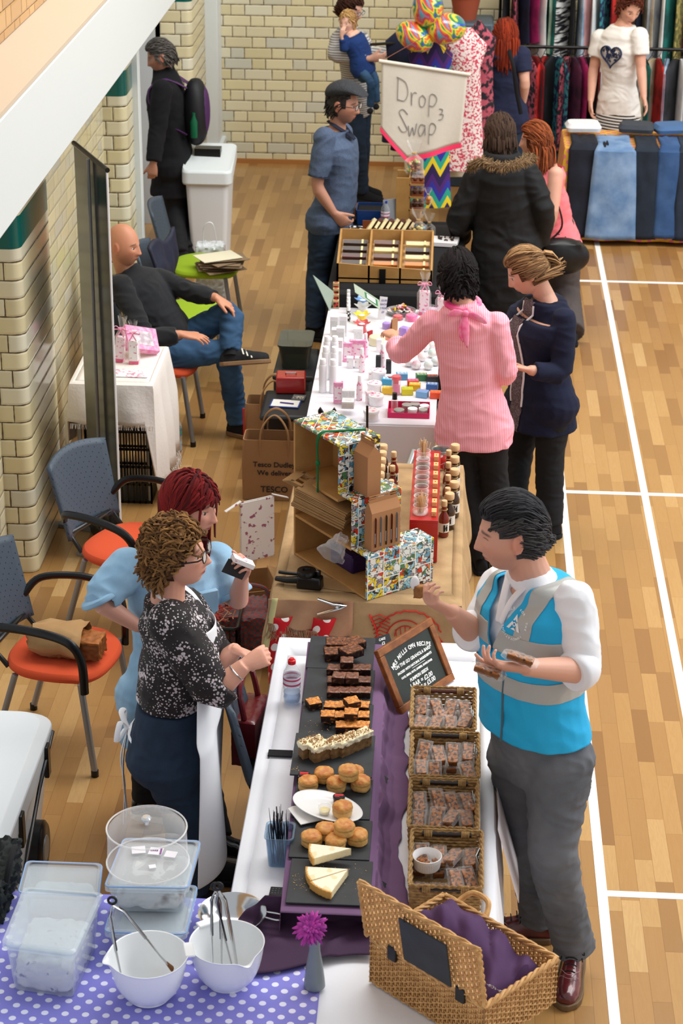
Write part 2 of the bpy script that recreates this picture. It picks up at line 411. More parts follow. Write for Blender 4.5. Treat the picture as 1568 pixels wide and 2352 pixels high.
HEADR={0:head_pts(fem=0),1:head_pts(fem=1)}
def hmat(face,up,tilt=0):
 r,f,u=fr(face,up)
 A=cols(r,f,u)
 return A
def add_head(m,c,A,sc,fem=0):
 m.loft([[c+A@(p*sc)for p in r]for r in HEADR[fem]])
 for s in(-1,1):
  q=[]
  for k in range(9):
   a=math.pi*1.75*k/8-.6*math.pi
   q.append(c+A@(V((s*(.0765+.006*max(0,-math.cos(a))),-.004+.0145*-math.cos(a)-.006,-.008+.029*math.sin(a)))*sc))
  m.tube(q,[.0042*sc]*9,8,rnd=True)
  m.ell(c+A@(V((s*.0755,-.006,-.010))*sc),(.006*sc,.012*sc,.024*sc),A,10,8)
  m.ell(c+A@(V((s*.0765,-.004,-.034))*sc),(.005*sc,.006*sc,.008*sc),A,8,6)
def hand(m,W,d,n,side,sc=1,curl=(30,35,40,45),spread=4,thumb=(35,20),tip=None,flat=0):
 """palm and five fingers. d: towards the fingertips, n: where the palm faces, side: direction of the thumb"""
 d=V(d).normalized();n=V(n);n=(n-d*n.dot(d)).normalized();s=d.cross(n)
 if s.dot(V(side))<0:s=-s
 L=.088*sc
 rings=[]
 for t,w_,h in((-.12,.026,.021),(.15,.031,.019),(.5,.039,.0165),(.85,.041,.014),(1.02,.038,.011)):
  c=W+d*(L*t)+s*(.002*sc);rings.append([c+s*(math.cos(a)*w_*sc)+n*(math.sin(a)*h*sc)for a in[2*math.pi*k/14 for k in range(14)]])
 m.loft(rings)
 for k,(off,ln,r)in enumerate(((.029,.072,.0088),(.0105,.080,.009),(-.0085,.074,.0086),(-.0265,.058,.0075))):
  b=W+d*(L*(.95 if k!=3 else .88))+s*(off*sc);q=[b-d*.02*sc,b];cu=curl[k];sa=math.radians((1.5-k)*spread);dd=(d*math.cos(sa)+s*math.sin(sa)).normalized();ang=0
  for f,g in((.46,.75),(.30,1.1),(.24,.7)):
   ang+=math.radians(cu*g);q.append(q[-1]+(dd*math.cos(ang)+n*math.sin(ang))*(ln*f*sc))
  m.tube(q,[r*sc*1.02,r*sc,r*.95*sc,r*.86*sc,r*.72*sc],10,rnd=True)
 a,b2=thumb;b=W+d*(L*.22)+s*(.024*sc)+n*(.006*sc);ar=math.radians(a);dd=(d*math.cos(ar)+s*math.sin(ar))
 q=[b-dd*.012*sc,b];
 for f,g in((.036,0.15),(.030,.5),(.022,.8)):
  t=math.radians(b2*g);e=(dd*math.cos(t)+n*math.sin(t));dd=(dd*.85+d*.15).normalized();q.append(q[-1]+e*(f*sc))
 m.tube(q,[.0135*sc,.0125*sc,.0112*sc,.0098*sc,.0082*sc],10,rnd=True)
class Body:
 """the joints of one person; every builder of skin and clothes reads them"""
 pass
SKIN=mat('skin',vc=True,r=.48,sub=.12,b=(160,.12,.0015))
def ring_el(c,rx,ry,X,Y,n=24,e=2.3):
 out=[]
 for k in range(n):
  a=2*math.pi*k/n;ca,sa=math.cos(a),math.sin(a)
  out.append(c+X*(rx*math.copysign(abs(ca)**(2/e),ca))+Y*(ry*math.copysign(abs(sa)**(2/e),sa)))
 return out
def mkbody(J,**k):
 b=Body();b.J={a:V(c)for a,c in J.items()};b.sc=k.get('sc',1);b.g=k.get('g',1);b.fem=k.get('fem',0);b.k=k;J=b.J
 b.belly=k.get('belly',0);b.bust=k.get('bust',.03 if b.fem else 0)
 J.setdefault('PE',(J['LHp']+J['RHp'])/2)
 J.setdefault('CH',J['NB'].lerp(J['PE'],.27));J.setdefault('WA',J['NB'].lerp(J['PE'],.66))
 b.Xp=(J['RHp']-J['LHp']).normalized();b.Xc=(J['RS']-J['LS']).normalized()
 return b
def torso_rings(b,off=0,low=0,top=True,ext=(),wf=1,mid=1.0):
 """elliptical rings up the trunk. b.Xp / b.Xc point to the person's right"""
 J=b.J;g=b.g;F=b.fem;sw=(J['RS']-J['LS']).length/2
 up=(J['NB']-J['PE']).normalized();R=[]
 def put(c,rx,ry,X,bf=0,upv=None):
  u=upv or up;X=(X-u*X.dot(u)).normalized();Y=u.cross(X).normalized()
  R.append((c+Y*bf,rx*wf+off,ry*wf+off,X,Y))
 PE,WA,CHh,NB=J['PE'],J['WA'],J['CH'],J['NB'];dn=-V((0,0,1))if abs(up.z)>.7 else-up
 for z,rx,ry in sorted(ext,key=lambda e:-e[0]):put(PE+dn*z,rx-off,ry-off,b.Xp,0,-dn)
 if not ext:put(PE-up*(.07+low),.15*g,.105*g,b.Xp)
 put(PE,(.168+.012*F)*g,(.118+.006*F)*g,b.Xp,-.006)
 put(PE.lerp(WA,.55),(.155+.004*F)*g*mid,.112*g,b.Xp.lerp(b.Xc,.3),.004+b.belly*.7)
 put(WA,(.142-.016*F)*g*mid,(.102-.008*F)*g,b.Xp.lerp(b.Xc,.5),.006+b.belly)
 put(WA.lerp(CHh,.55),(.152-.014*F)*g,(.108-.004*F)*g,b.Xc,.008+b.bust*.4+b.belly*.5)
 put(CHh,sw*.86+.008,(.112)*g,b.Xc,.008+b.bust)
 put(CHh.lerp(NB,.42),sw*.93,.098*g,b.Xc,.002+b.bust*.4)
 s=J['LS'].lerp(J['RS'],.5)
 put(s+up*.012,sw*.86,.080*g,b.Xc,-.008)
 put(NB-up*.012,.092,.068,b.Xc,-.006)
 if top:put(NB+up*.02-off*up*.2,.062,.058,b.Xc,0)
 return[ring_el(*r)for r in R]
def arm(m,b,S,off=0,f=1.0,rs=None,flatend=True,st=0):
 """upper arm and forearm; f = share covered (0..1 upper, 1..2 forearm)"""
 J=b.J;k=b.sc*(b.g**.5);s,e,w_=J[S+'S'],J[S+'E'],J[S+'W']
 rad=[.050,.050,.046,.041,.043,.038,.027]
 pts=[s,s.lerp(e,.2),s.lerp(e,.6),s.lerp(e,.93),e.lerp(w_,.12),e.lerp(w_,.45),w_]
 tt=[0,.2,.6,.93,1.12,1.45,2.0]
 P=[];Rr=[]
 for i,t in enumerate(tt):
  if t<=f:P.append(pts[i]);Rr.append(rad[i]*k+off)
  else:
   t0=tt[i-1];q=(f-t0)/(t-t0)
   if q>.05:P.append(pts[i-1].lerp(pts[i],q));Rr.append((rad[i-1]*(1-q)+rad[i]*q)*k+off*1.1)
   break
 m.ell(P[0],Rr[0]*1.02,None,14,10)
 m.tube(P,Rr,18)
 return P[-1],(P[-1]-P[-2]).normalized(),Rr[-1]
def leg(m,b,S,off=0,f=2.0,rr=(.092,.08,.064,.056,.058,.052,.037),flare=0):
 J=b.J;k=b.sc*b.g;h,kn,an=J[S+'Hp'],J[S+'K'],J[S+'A']
 pts=[h,h.lerp(kn,.3),h.lerp(kn,.7),h.lerp(kn,.95),kn.lerp(an,.15),kn.lerp(an,.4),an];tt=[0,.3,.7,.95,1.15,1.4,2]
 P=[];Rr=[]
 for i,t in enumerate(tt):
  if t<=f+1e-6:P.append(pts[i]);Rr.append(rr[i]*k+off+flare*max(0,t-1.2))
 m.ell(P[0],Rr[0]*1.03,None,14,10);m.tube(P,Rr,20)
def finish_skin(me,b,tone,lips=None,brow=None,stub=0,blush=.5,lash=True):
 P=arr(me);base=np.array(s2l(tone));C=np.tile(base,(len(P),1));red=np.array(s2l('#c8604c'))
 HC=np.array(b.J['HC']);A=np.array(b.HA)
 loc=(P-HC)@A/b.hs;x,y,z=loc[:,0],loc[:,1],loc[:,2];ax=np.abs(x)
 inh=(np.abs(x)<.09)&(y>-.02)&(y<.14)&(z>-.13)&(z<.13)
 def mixin(mk,col):
  nonlocal C
  C=C*(1-mk[:,None])+np.array(col)*mk[:,None]
 gs=lambda cx,cz,sx,sz:np.exp(-((ax-cx)/sx)**2-((z-cz)/sz)**2)*inh
 mixin(gs(.042,-.028,.022,.02)*.35*blush,red);mixin(gs(0,-.036,.016,.012)*.35*blush,red)
 mixin(np.clip((ax-.073)/.004,0,1)*np.exp(-((z+.01)/.04)**4-((y+.006)/.022)**4)*.35,red)
 if stub:mixin(np.clip((-.03-z)/.03,0,1)*np.clip((y+.02)/.03,0,1)*np.clip((z+.15)/.03,0,1)*(ax<.08)*stub*(1-np.clip(gs(0,-.068,.024,.012)*2,0,1)),s2l('#5b4a42'))
 if lips:mk=np.clip(gs(0,-.0675,.023,.0105)*1.7-.45,0,1)*(y>.06);mixin(mk,s2l(lips));mixin(np.clip(gs(0,-.0675,.026,.0022)*1.4-.4,0,1)*(y>.06),s2l('#5e2a26'))
 if brow:mk=np.clip(np.exp(-((ax-.034)/.0185)**4-((z-.0215+.25*(ax-.03))/.0045)**2)*1.5-.2,0,1)*inh;mixin(mk*.8,s2l(brow))
 if lash:mk=np.clip(np.exp(-((ax-.031)/.0145)**4-((z-.0035+(ax-.031)**2*12)/.0022)**2)*1.4-.3,0,1)*inh;mixin(mk*.85,s2l('#2c1d18'))
 mixin(gs(0.007,-.0455,.004,.003)*.6,s2l('#5e2a26'))
 nz=np.array([noise.noise(V(p)*22)for p in P[::1]])if len(P)<90000 else 0
 C=C*(1+.05*(nz[:,None]if hasattr(nz,'__len__')else 0));setcol(me,np.clip(C,0,1))
def build_person(label,b,face,up=(0,0,1),tone='#d9a184',vox=.005,lips='#b0605a',brow='#4a3323',stub=0,hands=None,legs=False,eyes=True,hs=1,neck=.05,arms=2,cat='person',base=None,blush=.5,shutk=0):
 """root + one continuous body surface with head, arms and five-fingered hands"""
 J=b.J;root=thing('person',label,cat,base or(J['PE'].x,J['PE'].y,0));b.root=root;b.hs=hs;b.HA=hmat(face,up)
 m=MB();add_head(m,J['HC'],b.HA,hs,b.fem);A=b.HA
 nt=J['HC']+A@(V((0,-.028,-.055))*hs);nk=neck*b.sc*(b.g**.5)
 m.tube([nt+A@V((0,0,.03)),nt.lerp(J['NB'],.5),J['NB'],J['NB']-(J['NB']-J['PE']).normalized()*.05],[nk*.98,nk,nk*1.08,nk*1.15],18,rnd=True)
 m.loft(torso_rings(b,-.012,0))
 for S in 'LR':
  arm(m,b,S,-.002,2)
  if hands and S in hands:
   h=dict(hands[S]);hand(m,J[S+'W'],h.pop('d'),h.pop('n'),h.pop('side'),**h)
 if legs:
  for S in 'LR':leg(m,b,S,-.012 if legs==2 else 0)
 me=remesh(m,vox,2,.5);finish_skin(me,b,tone,lips,brow,stub,blush)
 b.body=part('body',me,SKIN,root,world=True)
 if eyes:
  for s in(-1,1):
   c=J['HC']+A@(V((s*.031,.0672,-.0008))*hs);e=MB().ell(c,(.0118*hs,.0118*hs,.0060*hs),A,14,10);part('eye',e,mat('eye_white','#c9bfb8',r=.35),root,world=True)
   if shutk:continue
   ir=MB().ell(c+A@(V((0,.0089,-.001))*hs),(.0062*hs,.0042*hs,.0058*hs),A,12,8);eo=part('iris',ir,mat('iris_dark','#2e241c',r=.1),root,world=True)
 return root
def scalp_ok(q,line,side,back):
 """q: head-local unit point. Is there hair here?"""
 x,y,z=q
 if y>.35:return z>line-(0 if abs(x)<.6 else .25)
 if y>-.1:return z>side
 return z>back
def hair(b,col,col2=None,n=420,L=.12,grav=.5,comb=(0,-1,0),line=.55,side=-.05,back=-.75,curl=0,cf=60,thick=.006,lift=.010,lw=.007,name='hair',parted=None,mt=None,inner=True,tail=None,rough=.42,sweep=0,voll=None,wild=.18,minz=None,hug=.85,sidecol=None):
 J=b.J;A=b.HA;c0=J['HC'];hs=b.hs;m=MB();col=np.array(s2l(col));col2=np.array(s2l(col2))if col2 else col*.55
 E=V((.0785,.101,.1195))
 def outside(p,k):
  q=V((p.x/(E.x+k),(p.y+.004)/(E.y+k),(p.z)/(E.z+k)));l=q.length
  lim=1
  if p.z<-.03:lim=.80
  if l>lim and p.z>-.03 and hug:t_=hug*(1-1/l);return V((p.x*(1-t_),(p.y+.004)*(1-t_)-.004,p.z*(1-t_)))
  return p if l>lim or l<1e-6 else V((p.x*lim/l,(p.y+.004)*lim/l-.004,p.z*lim/l if p.z>0 else p.z))
 rs=random.Random(int(L*1000)+n)
 if inner:
  e=MB();e.ell((0,-.004,.001),(E.x-.0005,E.y-.001,E.z),None,40,30)
  keep=[f for f in e.f if(lambda q:scalp_ok((q.x/E.x,q.y/E.y,q.z/E.z),line+.03,side+.04,back+.03))(sum((V(e.v[i])for i in f),V((0,0,0)))/len(f))]
  k0=len(m.v);m.v+=[tuple(c0+A@(V(p)*hs))for p in e.v];m.c+=[tuple(col2)]*len(e.v);m.f+=[tuple(i+k0 for i in f)for f in keep]
 k=0;tries=0
 while k<n and tries<n*20:
  tries+=1;i=tries;z=1-2*rs.random();a=rs.random()*2*math.pi;r=math.sqrt(1-z*z);q=V((r*math.cos(a),r*math.sin(a),z))
  if not scalp_ok(q,line,side,back):continue
  k+=1
  p=V((q.x*E.x,q.y*E.y-.004,q.z*E.z));kk=rs.random()*lift;d=V(comb)if not callable(comb)else V(comb(q))
  if parted is not None:d=V(((1 if q.x>parted else-1)*1.0,d.y*.3-.12,.2 if q.z>.8 else-.4))
  nrm=V((q.x/E.x,q.y/E.y,q.z/E.z)).normalized();d=(d-nrm*d.dot(nrm)*.9+V((rs.uniform(-wild,wild),rs.uniform(-wild,wild),rs.uniform(-wild,wild)))).normalized()
  d=(d+nrm*(.3*(1-hug)+.02)).normalized();st=.012;ln=L*(.75+.45*rs.random())if not voll else voll(q)*(.85+.25*rs.random());N=max(3,int(ln/st));pts=[];ph=rs.random()*6.28;ph2=rs.random()*6.28
  G=V((0,0,-1));Gl=A.transposed()@G
  for j in range(N+1):
   o=V((math.sin(j*st*cf+ph),math.cos(j*st*cf+ph2),math.sin(j*st*cf*.8+ph2)))*curl*min(1,j/2)
   pts.append(p+o);d=(d+Gl*grav*st*12*(.25 if p.z>.01 else 7)+V((sweep*.1,0,0))).normalized();pn=outside(p+d*st,.002+kk)
   if(pn-p).length>1e-4:d=d.lerp((pn-p).normalized(),.8).normalized()
   p=pn
   if minz is not None and p.z<minz:break
  if len(pts)<3:continue
  rr=[lw*hs*(.55+.45*math.sin(math.pi*min(1,(j+.6)/(len(pts)*.7))))if j<len(pts)*.6 else lw*hs*(1-(j/len(pts)-.6)/.4*.75)for j in range(len(pts))]
  kv=len(m.v);t=rs.random();m.tube([c0+A@(w_*hs)for w_ in pts],rr,5,flat=.55);cc=col*(1-t)+col2*t;cc=np.array(s2l(sidecol))*(.7+.5*t)if sidecol and q.z<.5 else cc;m.c+=[tuple(cc)]*(len(m.v)-kv)
 if tail:tail(m,col,col2)
 me=mkmesh(name,m.v,m.f,m.c);bm=bmesh.new();bm.from_mesh(me);bmesh.ops.recalc_face_normals(bm,faces=bm.faces[:]);bm.to_mesh(me);bm.free()
 return part(name,me,mt or mat('hair_%d'%int(rough*100),vc=True,r=rough,b=(300,.3,.002)),b.root,world=True)
def garment(name,b,mt,off=.012,sleeve=(1,1),low=0,ext=(),vox=.0075,wr=(.005,9),top=False,wf=1,mid=1,extra=None,cuts=(),parent=None,soff=None,sm=4,seed=0,label=None,keepme=False,ends=None):
 m=MB();m.loft(torso_rings(b,off,low,top,ext,wf,mid));b.cuffs={}
 for S,f in zip('LR',sleeve):
  if f:b.cuffs[S]=arm(m,b,S,(soff if soff is not None else off),f)
 if ext and ext[-1][0]<.3:
  for S in 'LR':m.ell(b.J[S+'Hp']+V((0,0,.0)),(.105*b.g+off,.105*b.g+off,.13),None,16,10)
 if extra:extra(m)
 me=remesh(m,vox,sm,.5)
 if wr:wrinkle(me,wr[0],wr[1],seed)
 if cuts:
  bm=bmesh.new();bm.from_mesh(me)
  for co,no in cuts:
   bmesh.ops.bisect_plane(bm,geom=bm.verts[:]+bm.edges[:]+bm.faces[:],plane_co=co,plane_no=no,clear_outer=True)
  bm.to_mesh(me);bm.free()
 cp=me.copy()if keepme else None
 o=part(name,me,mt,parent or b.root,world=True,label=label)
 if keepme:b.gm=cp
 return o
def trousers(name,b,mt,off=.012,f=2.0,rr=(.092,.08,.066,.06,.062,.058,.05),wr=(.006,10),vox=.008,flare=0,label=None,bunch=0,seed=3,waist=None,low=.0):
 m=MB();J=b.J;R=torso_rings(b,off)[:(4 if waist is None else waist)]
 m.loft(R)
 up=(J['NB']-J['PE']).normalized();m.ell(J['PE']-up*.03,(.12*b.g,.1*b.g,.11),None,16,10)
 for S in 'LR':leg(m,b,S,off,f,rr,flare)
 if bunch:
  for S in 'LR':
   a=J[S+'A'];k=(J[S+'K']-a).normalized()
   for i in range(3):c=a+k*(.01+.045*i);m.tube([c-k*.014,c,c+k*.014],[rr[-1]*b.g+off,rr[-1]*b.g+off+bunch*(1-.2*i),rr[-1]*b.g+off],18)
 me=remesh(m,vox,4,.5);wrinkle(me,wr[0],wr[1],seed,(1,1,1.9))
 return part(name,me,mt,b.root,world=True,label=label)
def shoe(b,S,d,mt,sole=None,L=.28,floor=0,toe=0,extra=None,up=None,name='shoe',w_=1,sh=.026):
 """upper lofted heel to toe on a welted sole. d: where the toe points"""
 a=b.J[S+'A']if not isinstance(S,Vector)else S;d=V(d).normalized();u=V(up)if up else V((0,0,1));d=(d-u*d.dot(u)).normalized();s=d.cross(u);h0=floor
 c=a-u*(a-V((0,0,0))).dot(u)+u*h0 if up is None else a-u*.085
 heel=c-d*.065
 pr=[(0,.030,.055),(.08,.036,.085),(.2,.038,.098),(.34,.038,.094),(.5,.042,.070),(.68,.048,.055),(.84,.046,.048),(.95,.034,.040),(1.0,.016,.028)]
 root=b.root;m=MB();rings=[]
 for t,w0,h in pr:
  q=heel+d*(L*t)+u*sh;rr=[]
  for k in range(16):
   x=2*math.pi*k/16;cx,sx=math.cos(x),math.sin(x);rr.append(q+s*(w0*w_*cx*(1 if sx<0 else .92))+u*(max(sx,0)*h+min(sx,0)*.004))
  rings.append(rr)
 m.loft(rings);me=remesh(m,.006,3)
 o=part(name,me,mt,root,world=True)
 m=MB();out=[]
 for t,w0,h in pr:out.append((t,w0*w_+.006))
 out[0]=(-.02,.022);out.append((1.03,.012));P=[(L*t,w0)for t,w0 in out]+[(L*t,-w0)for t,w0 in out[::-1]]
 m.prism(P,lambda x,y:heel+d*x+s*y,lambda x,y:heel+d*x+s*y+u*sh);part('sole',m,sole or mat('sole_brown','#5e4630',r=.6),o_parent(o),bev=.004,world=False)
 return o,heel,d,s,u
def o_parent(o):
 """a holder for world-space sub-parts: shapes are given in world space, so shift them into the part's space"""
 return _Shift(o)
class _Shift:
 def __init__(s,o):s.o=o
_part=part
def part(name,m,mt,parent=None,**k):
 if isinstance(parent,_Shift):
  o=parent.o;r=o.parent
  if isinstance(m,MB):
   inv=r.matrix_basis.inverted();m.v=[tuple(inv@V(p))for p in m.v]
  k.pop('world',None);q=_part(name,m,mt,o,**k);return q
 return _part(name,m,mt,parent,**k)
 # the people
def denim(n,c,c2,**k):return mat(n,c,r=.85,c2=c2,vs=5,det=5,b=(260,.25,.002),**k)
def JJ(**k):return{a:(at(q[0],q[1],y=q[2])if len(q)==3 else at(q[0],q[1],z=q[3]))for a,q in k.items()}
def frame_of(b):
 X=b.Xc.copy();X.z=0;X.normalize();return X,V((0,0,1)).cross(X).normalized()
def peel(b,name,mt,test,off=.003,planes=(),src=None,label=None,solid=.002):
 me=slab_faces(src or b.gm,test,off,planes)
 return part(name,me,mt,b.root,world=True,label=label,solid=solid)
silver=mat('reflective_grey','#b4b6b3',r=.45,m=.15);shirtm=mat('white_cotton_shirt','#f1f3f8',r=.8,b=(30,.15,.006));black=mat('black_cloth','#0d0e13',r=.85,b=(90,.2,.003))
# man in the blue hi-vis vest, right foreground
J=JJ(HC=(1172,1222,-.50),NB=(1218,1318,-.46),LS=(1318,1378,-.60),RS=(1146,1345,-.30),LE=(1342,1540,-.68),LW=(1205,1533,-.86),RE=(1092,1455,-.42),RW=(1037,1405,-.55),LHp=(1285,1745,-.58),RHp=(1196,1735,-.42),LK=(1268,1965,-.66),RK=(1222,1930,-.40),LA=(1318,2175,0,.10),RA=(1238,2105,0,.10))
HV=mkbody(J,sc=1.1,g=1.08,belly=.02)
build_person('man in a turquoise hi-vis vest and grey jeans, eating a sample beside the granola baskets',HV,(-1,-.12,-.12),(-.12,0,1),'#dba48c',vox=.0042,stub=.25,hs=1.16,lips='#b56b60',brow='#2b2320',neck=.058,eyes=False,hands=dict(R=dict(d=(-.75,-.35,.55),n=(.2,.5,.75),side=(.2,.7,.6),sc=1.06,curl=(48,55,60,62),thumb=(28,50)),L=dict(d=(-1,-.1,.08),n=(-.1,.5,.85),side=(0,.8,.9),sc=1.08,curl=(18,35,42,45),spread=6,thumb=(48,20))))
hair(HV,'#242326','#3c3c40',n=1500,L=.085,comb=lambda q:(q.x*.25,-1,.35 if q.y>0 else-.2),grav=.12,line=.52,side=.12,back=-.5,lift=.012,lw=.0042,rough=33,sidecol='#4c4a4a',voll=lambda q:.10 if q.z>.55 else .02,wild=.1)
zh=at(1240,1744,y=-.74).z
garment('shirt',HV,shirtm,off=.012,sleeve=(1.12,1.12),soff=.014,low=.02,wr=(.009,8),top=True,cuts=[(V((0,0,zh+.05)),(0,0,-1))])
def cuff(b,mt,S='LR',l=.035,g=.008,name='shirt_cuff'):
 for s in S:
  p,d,r=b.cuffs[s];m=MB();m.tube([p-d*l,p-d*l*.6,p+d*l*.3,p+d*l*.6,p+d*l*.5],[r*.9,r+g,r+g,r+g*.4,r*.7],20);part(name,m,mt,b.root,sub=1,world=True)
cuff(HV,shirtm,l=.06,g=.012)
X,F=frame_of(HV)
garment('hi_vis_vest_source',HV,None,off=.034,sleeve=(0,0),ext=((.03,.225,.175),(.115,.23,.18)),wr=(.008,6),wf=1.04,seed=2,mid=1.06,keepme=True)
bpy.data.objects.remove([c for c in HV.root.children if c.name.startswith('hi_vis_vest_source')][0])
NB=HV.J['NB'];ap=NB+F*.16-V((0,0,.26));vn=[(X*s*.94+V((0,0,-.34))).normalized()for s in(-1,1)]
inV=lambda c:(c-NB).dot(F)>-.02 and all((c-ap).dot(-n)>0 for n in vn)and c.z>ap.z
inV=lambda c:(c-NB).dot(F)>-.03 and abs((c-ap).dot(X))<(c.z-ap.z)*.34
pl=[(ap,(X+V((0,0,-.34))).normalized()),(ap,(X*-1+V((0,0,-.34))).normalized())]
turq=mat('turquoise_vest','#18b0e6',r=.6,b=(11,.35,.012))
peel(HV,'hi_vis_vest',turq,lambda c,n:not inV(c)and abs(n.dot(V((0,0,1))))<2 and(c-NB).z<.035 and c.z>zh,0,pl+[(NB+V((0,0,.035)),(0,0,1)),(V((0,0,zh)),(0,0,1))],solid=.004)
zb=[at(1240,v,y=-.76).z for v in(1642,1600,1552,1506)]
for a,b2 in((0,1),(2,3)):peel(HV,'reflective_band',silver,lambda c,n:zb[a]<c.z<zb[b2]and not inV(c),.004,[(V((0,0,zb[a])),(0,0,1)),(V((0,0,zb[b2])),(0,0,1))]+pl)
for s in(-1,1):
 l0,l1=(.095,.155);q=[(NB+X*(s*l0),X),(NB+X*(s*l1),X),(V((0,0,zb[3])),(0,0,1))]
 peel(HV,'reflective_strap',silver,lambda c,n:l0<(c-NB).dot(X)*s<l1 and c.z>zb[3]and c.z<NB.z+.03,.004,q)
def on_surf(me,p,d):
 from mathutils.bvhtree import BVHTree
 t=BVHTree.FromPolygons([v.co.copy()for v in me.vertices],[tuple(f.vertices)for f in me.polygons]);h=t.ray_cast(V(p),V(d));return(h[0],h[1])if h[0]else(V(p),-V(d))
z_=MB();zp=[on_surf(HV.gm,V((HV.J['PE'].x,HV.J['PE'].y,ap.z-.01-k*.06))+F*.6,-F)[0]+F*.003 for k in range(6)];z_.tube(zp,.005,6);part('zip',z_,mat('grey_zip','#4d6a74',r=.5),HV.root,world=True)
bp_,bn=on_surf(HV.gm,HV.J['CH']-X*.070+F*.6+V((0,0,.075)),-F)
if bn.dot(F)<0:bn=-bn
r2,_,u2=fr(-bn,(0,0,1));m=MB();c=bp_+bn*.004
def tri(m,pts):m.loft([[c+r2*x+u2*y for x,y in pts],[c+r2*x+u2*y+bn*.0015 for x,y in pts]])
tri(m,[(-.030,-.022),(-.018,-.022),(-.006,.000),(-.012,.006)]);tri(m,[(.030,-.022),(.018,-.022),(.006,.000),(.012,.006)]);tri(m,[(0,.034),(-.010,.010),(-.004,.010),(0,.016),(.004,.010),(.010,.010)]);tri(m,[(-.012,-.022),(.012,-.022),(0,-.014)])
m.tube([c+bn*.002+r2*(.006*math.cos(a))+u2*(.006*math.sin(a)-.002)for a in[k*.5236 for k in range(12)]],.0018,6,close=True)
wr_='VOLUNTEER  HALL  &  COMMUNITY'
for i,ch in enumerate('TOOLS  FOR  THE  INNOVATIONS'):
 if ch==' ':continue
 a=math.radians(160-i*11.6);m.join(text(ch,.012,c+bn*.002+r2*(.052*math.cos(a))+u2*(.052*math.sin(a)),cols(r2*math.sin(a)-u2*math.cos(a),r2*math.cos(a)+u2*math.sin(a),bn)))
part('badge_print',m,mat('white_print','#f4f8fa',r=.6),HV.root,world=True)
m=MB()
for s in(-1,1):
 m.tube(bez([NB-F*.055+V((0,0,.02)),NB+X*s*.062-F*.01+V((0,0,.02)),NB+X*s*.045+F*.055-V((0,0,.01)),NB+X*s*.02+F*.10-V((0,0,.07)),NB+X*s*.006+F*.13-V((0,0,.15))],6),.016,8,flat=.4)
part('shirt_collar',m,shirtm,HV.root,world=True,sub=1)
trousers('grey_jeans',HV,denim('grey_denim','#53575e','#6c7077'),off=.010,wr=(.009,9),waist=3,bunch=.016,rr=(.094,.086,.072,.066,.066,.06,.055))
ox=mat('oxblood_leather','#4e171c',r=.28,c2='#6e2629',vs=14,coat=.5);so=mat('shoe_sole_brown','#6b5236',r=.6);lc=mat('black_lace','#0c0a0a',r=.7);stt=mat('tan_stitching','#a9848a',r=.7)
for S,d in(('L',(-.16,-1,0)),('R',(-1,-.02,0))):
 o,heel,dd,s_,u_=shoe(HV,S,d,ox,so,L=.315,w_=1.08)
 m=MB()
 for k in range(4):t=.128+k*.022;h=.128-k*.0135;m.tube([heel+dd*t+s_*x*.022+u_*(h-abs(x)**2*.008)for x in(-1,-.4,.4,1)],.0022,6)
 for s in(-1,1):
  c=heel+dd*.12+u_*.132;m.tube(bez([c,c+s_*s*.03+u_*.012,c+s_*s*.045-u_*.01+dd*.02,c+s_*s*.01],5),.002,6);m.tube(bez([c,c+s_*s*.03-u_*.01+dd*.01,c+s_*s*.04-u_*.04+dd*.02],5),.002,6)
 part('laces',m,lc,o_parent(o));m=MB()
 def top(t,x):h=.115-.30*max(0,t-.10)if t<.2 else .085-.16*(t-.2);return heel+dd*t*1.1+s_*x+u_*(h+.008-abs(x)**1.6*4.2)
 m.tube([top(.185+.02*math.cos(x*70),x)for x in[k*.004-.036 for k in range(19)]],.0012,5);m.tube([top(.21+.012*math.cos(x*90),x)for x in[k*.004-.036 for k in range(19)]],.001,5)
 part('broguing',m,stt,o_parent(o))
 m=MB();a=HV.J[S+'A'];m.tube([a+V((0,0,-.01)),a+V((0,0,.06))],.045,n=16);part('sock',m,mat('pale_sock','#c9ced4',r=.9),HV.root,world=True)
 # curly-haired woman in white apron
J=JJ(HC=(406,1270,-.14),NB=(385,1368,-.13),RS=(392,1432,-.30),LS=(420,1398,.04),RE=(492,1590,-.34),RW=(562,1528,-.30),LE=(505,1530,.08),LW=(540,1492,-.02),RHp=(380,1740,-.24),LHp=(398,1715,-.06),RK=(425,1900,-.24),LK=(432,1885,-.02),RA=(440,2050,-.22),LA=(450,2020,.0))
for S in 'LR':J[S+'A'].z=.09;J[S+'K'].z=.46
CW=mkbody(J,fem=1,g=1.16,sc=1.04,bust=.045)
build_person('woman with short curly hair, glasses and a long white apron behind the brownies',CW,(1,-.12,.12),(.05,-.1,1),'#dfa48c',vox=.0042,hs=1.12,lips='#c05f5c',brow='#6b4a30',neck=.052,shutk=0,hands=dict(R=dict(d=(.9,.3,.3),n=(.1,.75,-.5),side=(.3,.2,.9),sc=.92,curl=(62,66,70,70),thumb=(20,45)),L=dict(d=(.85,-.3,-.1),n=(0,-.5,-.8),side=(.5,-.8,.1),sc=.9,curl=(40,48,55,60),thumb=(25,30))))
hair(CW,'#9a7040','#4a2f1a',n=1300,L=.06,comb=lambda q:(q.x*.4,-.4,.3),grav=.35,line=.42,side=-.15,back=-.62,lift=.010,lw=.0060,curl=.008,cf=85,rough=45,wild=.6,hug=.45)
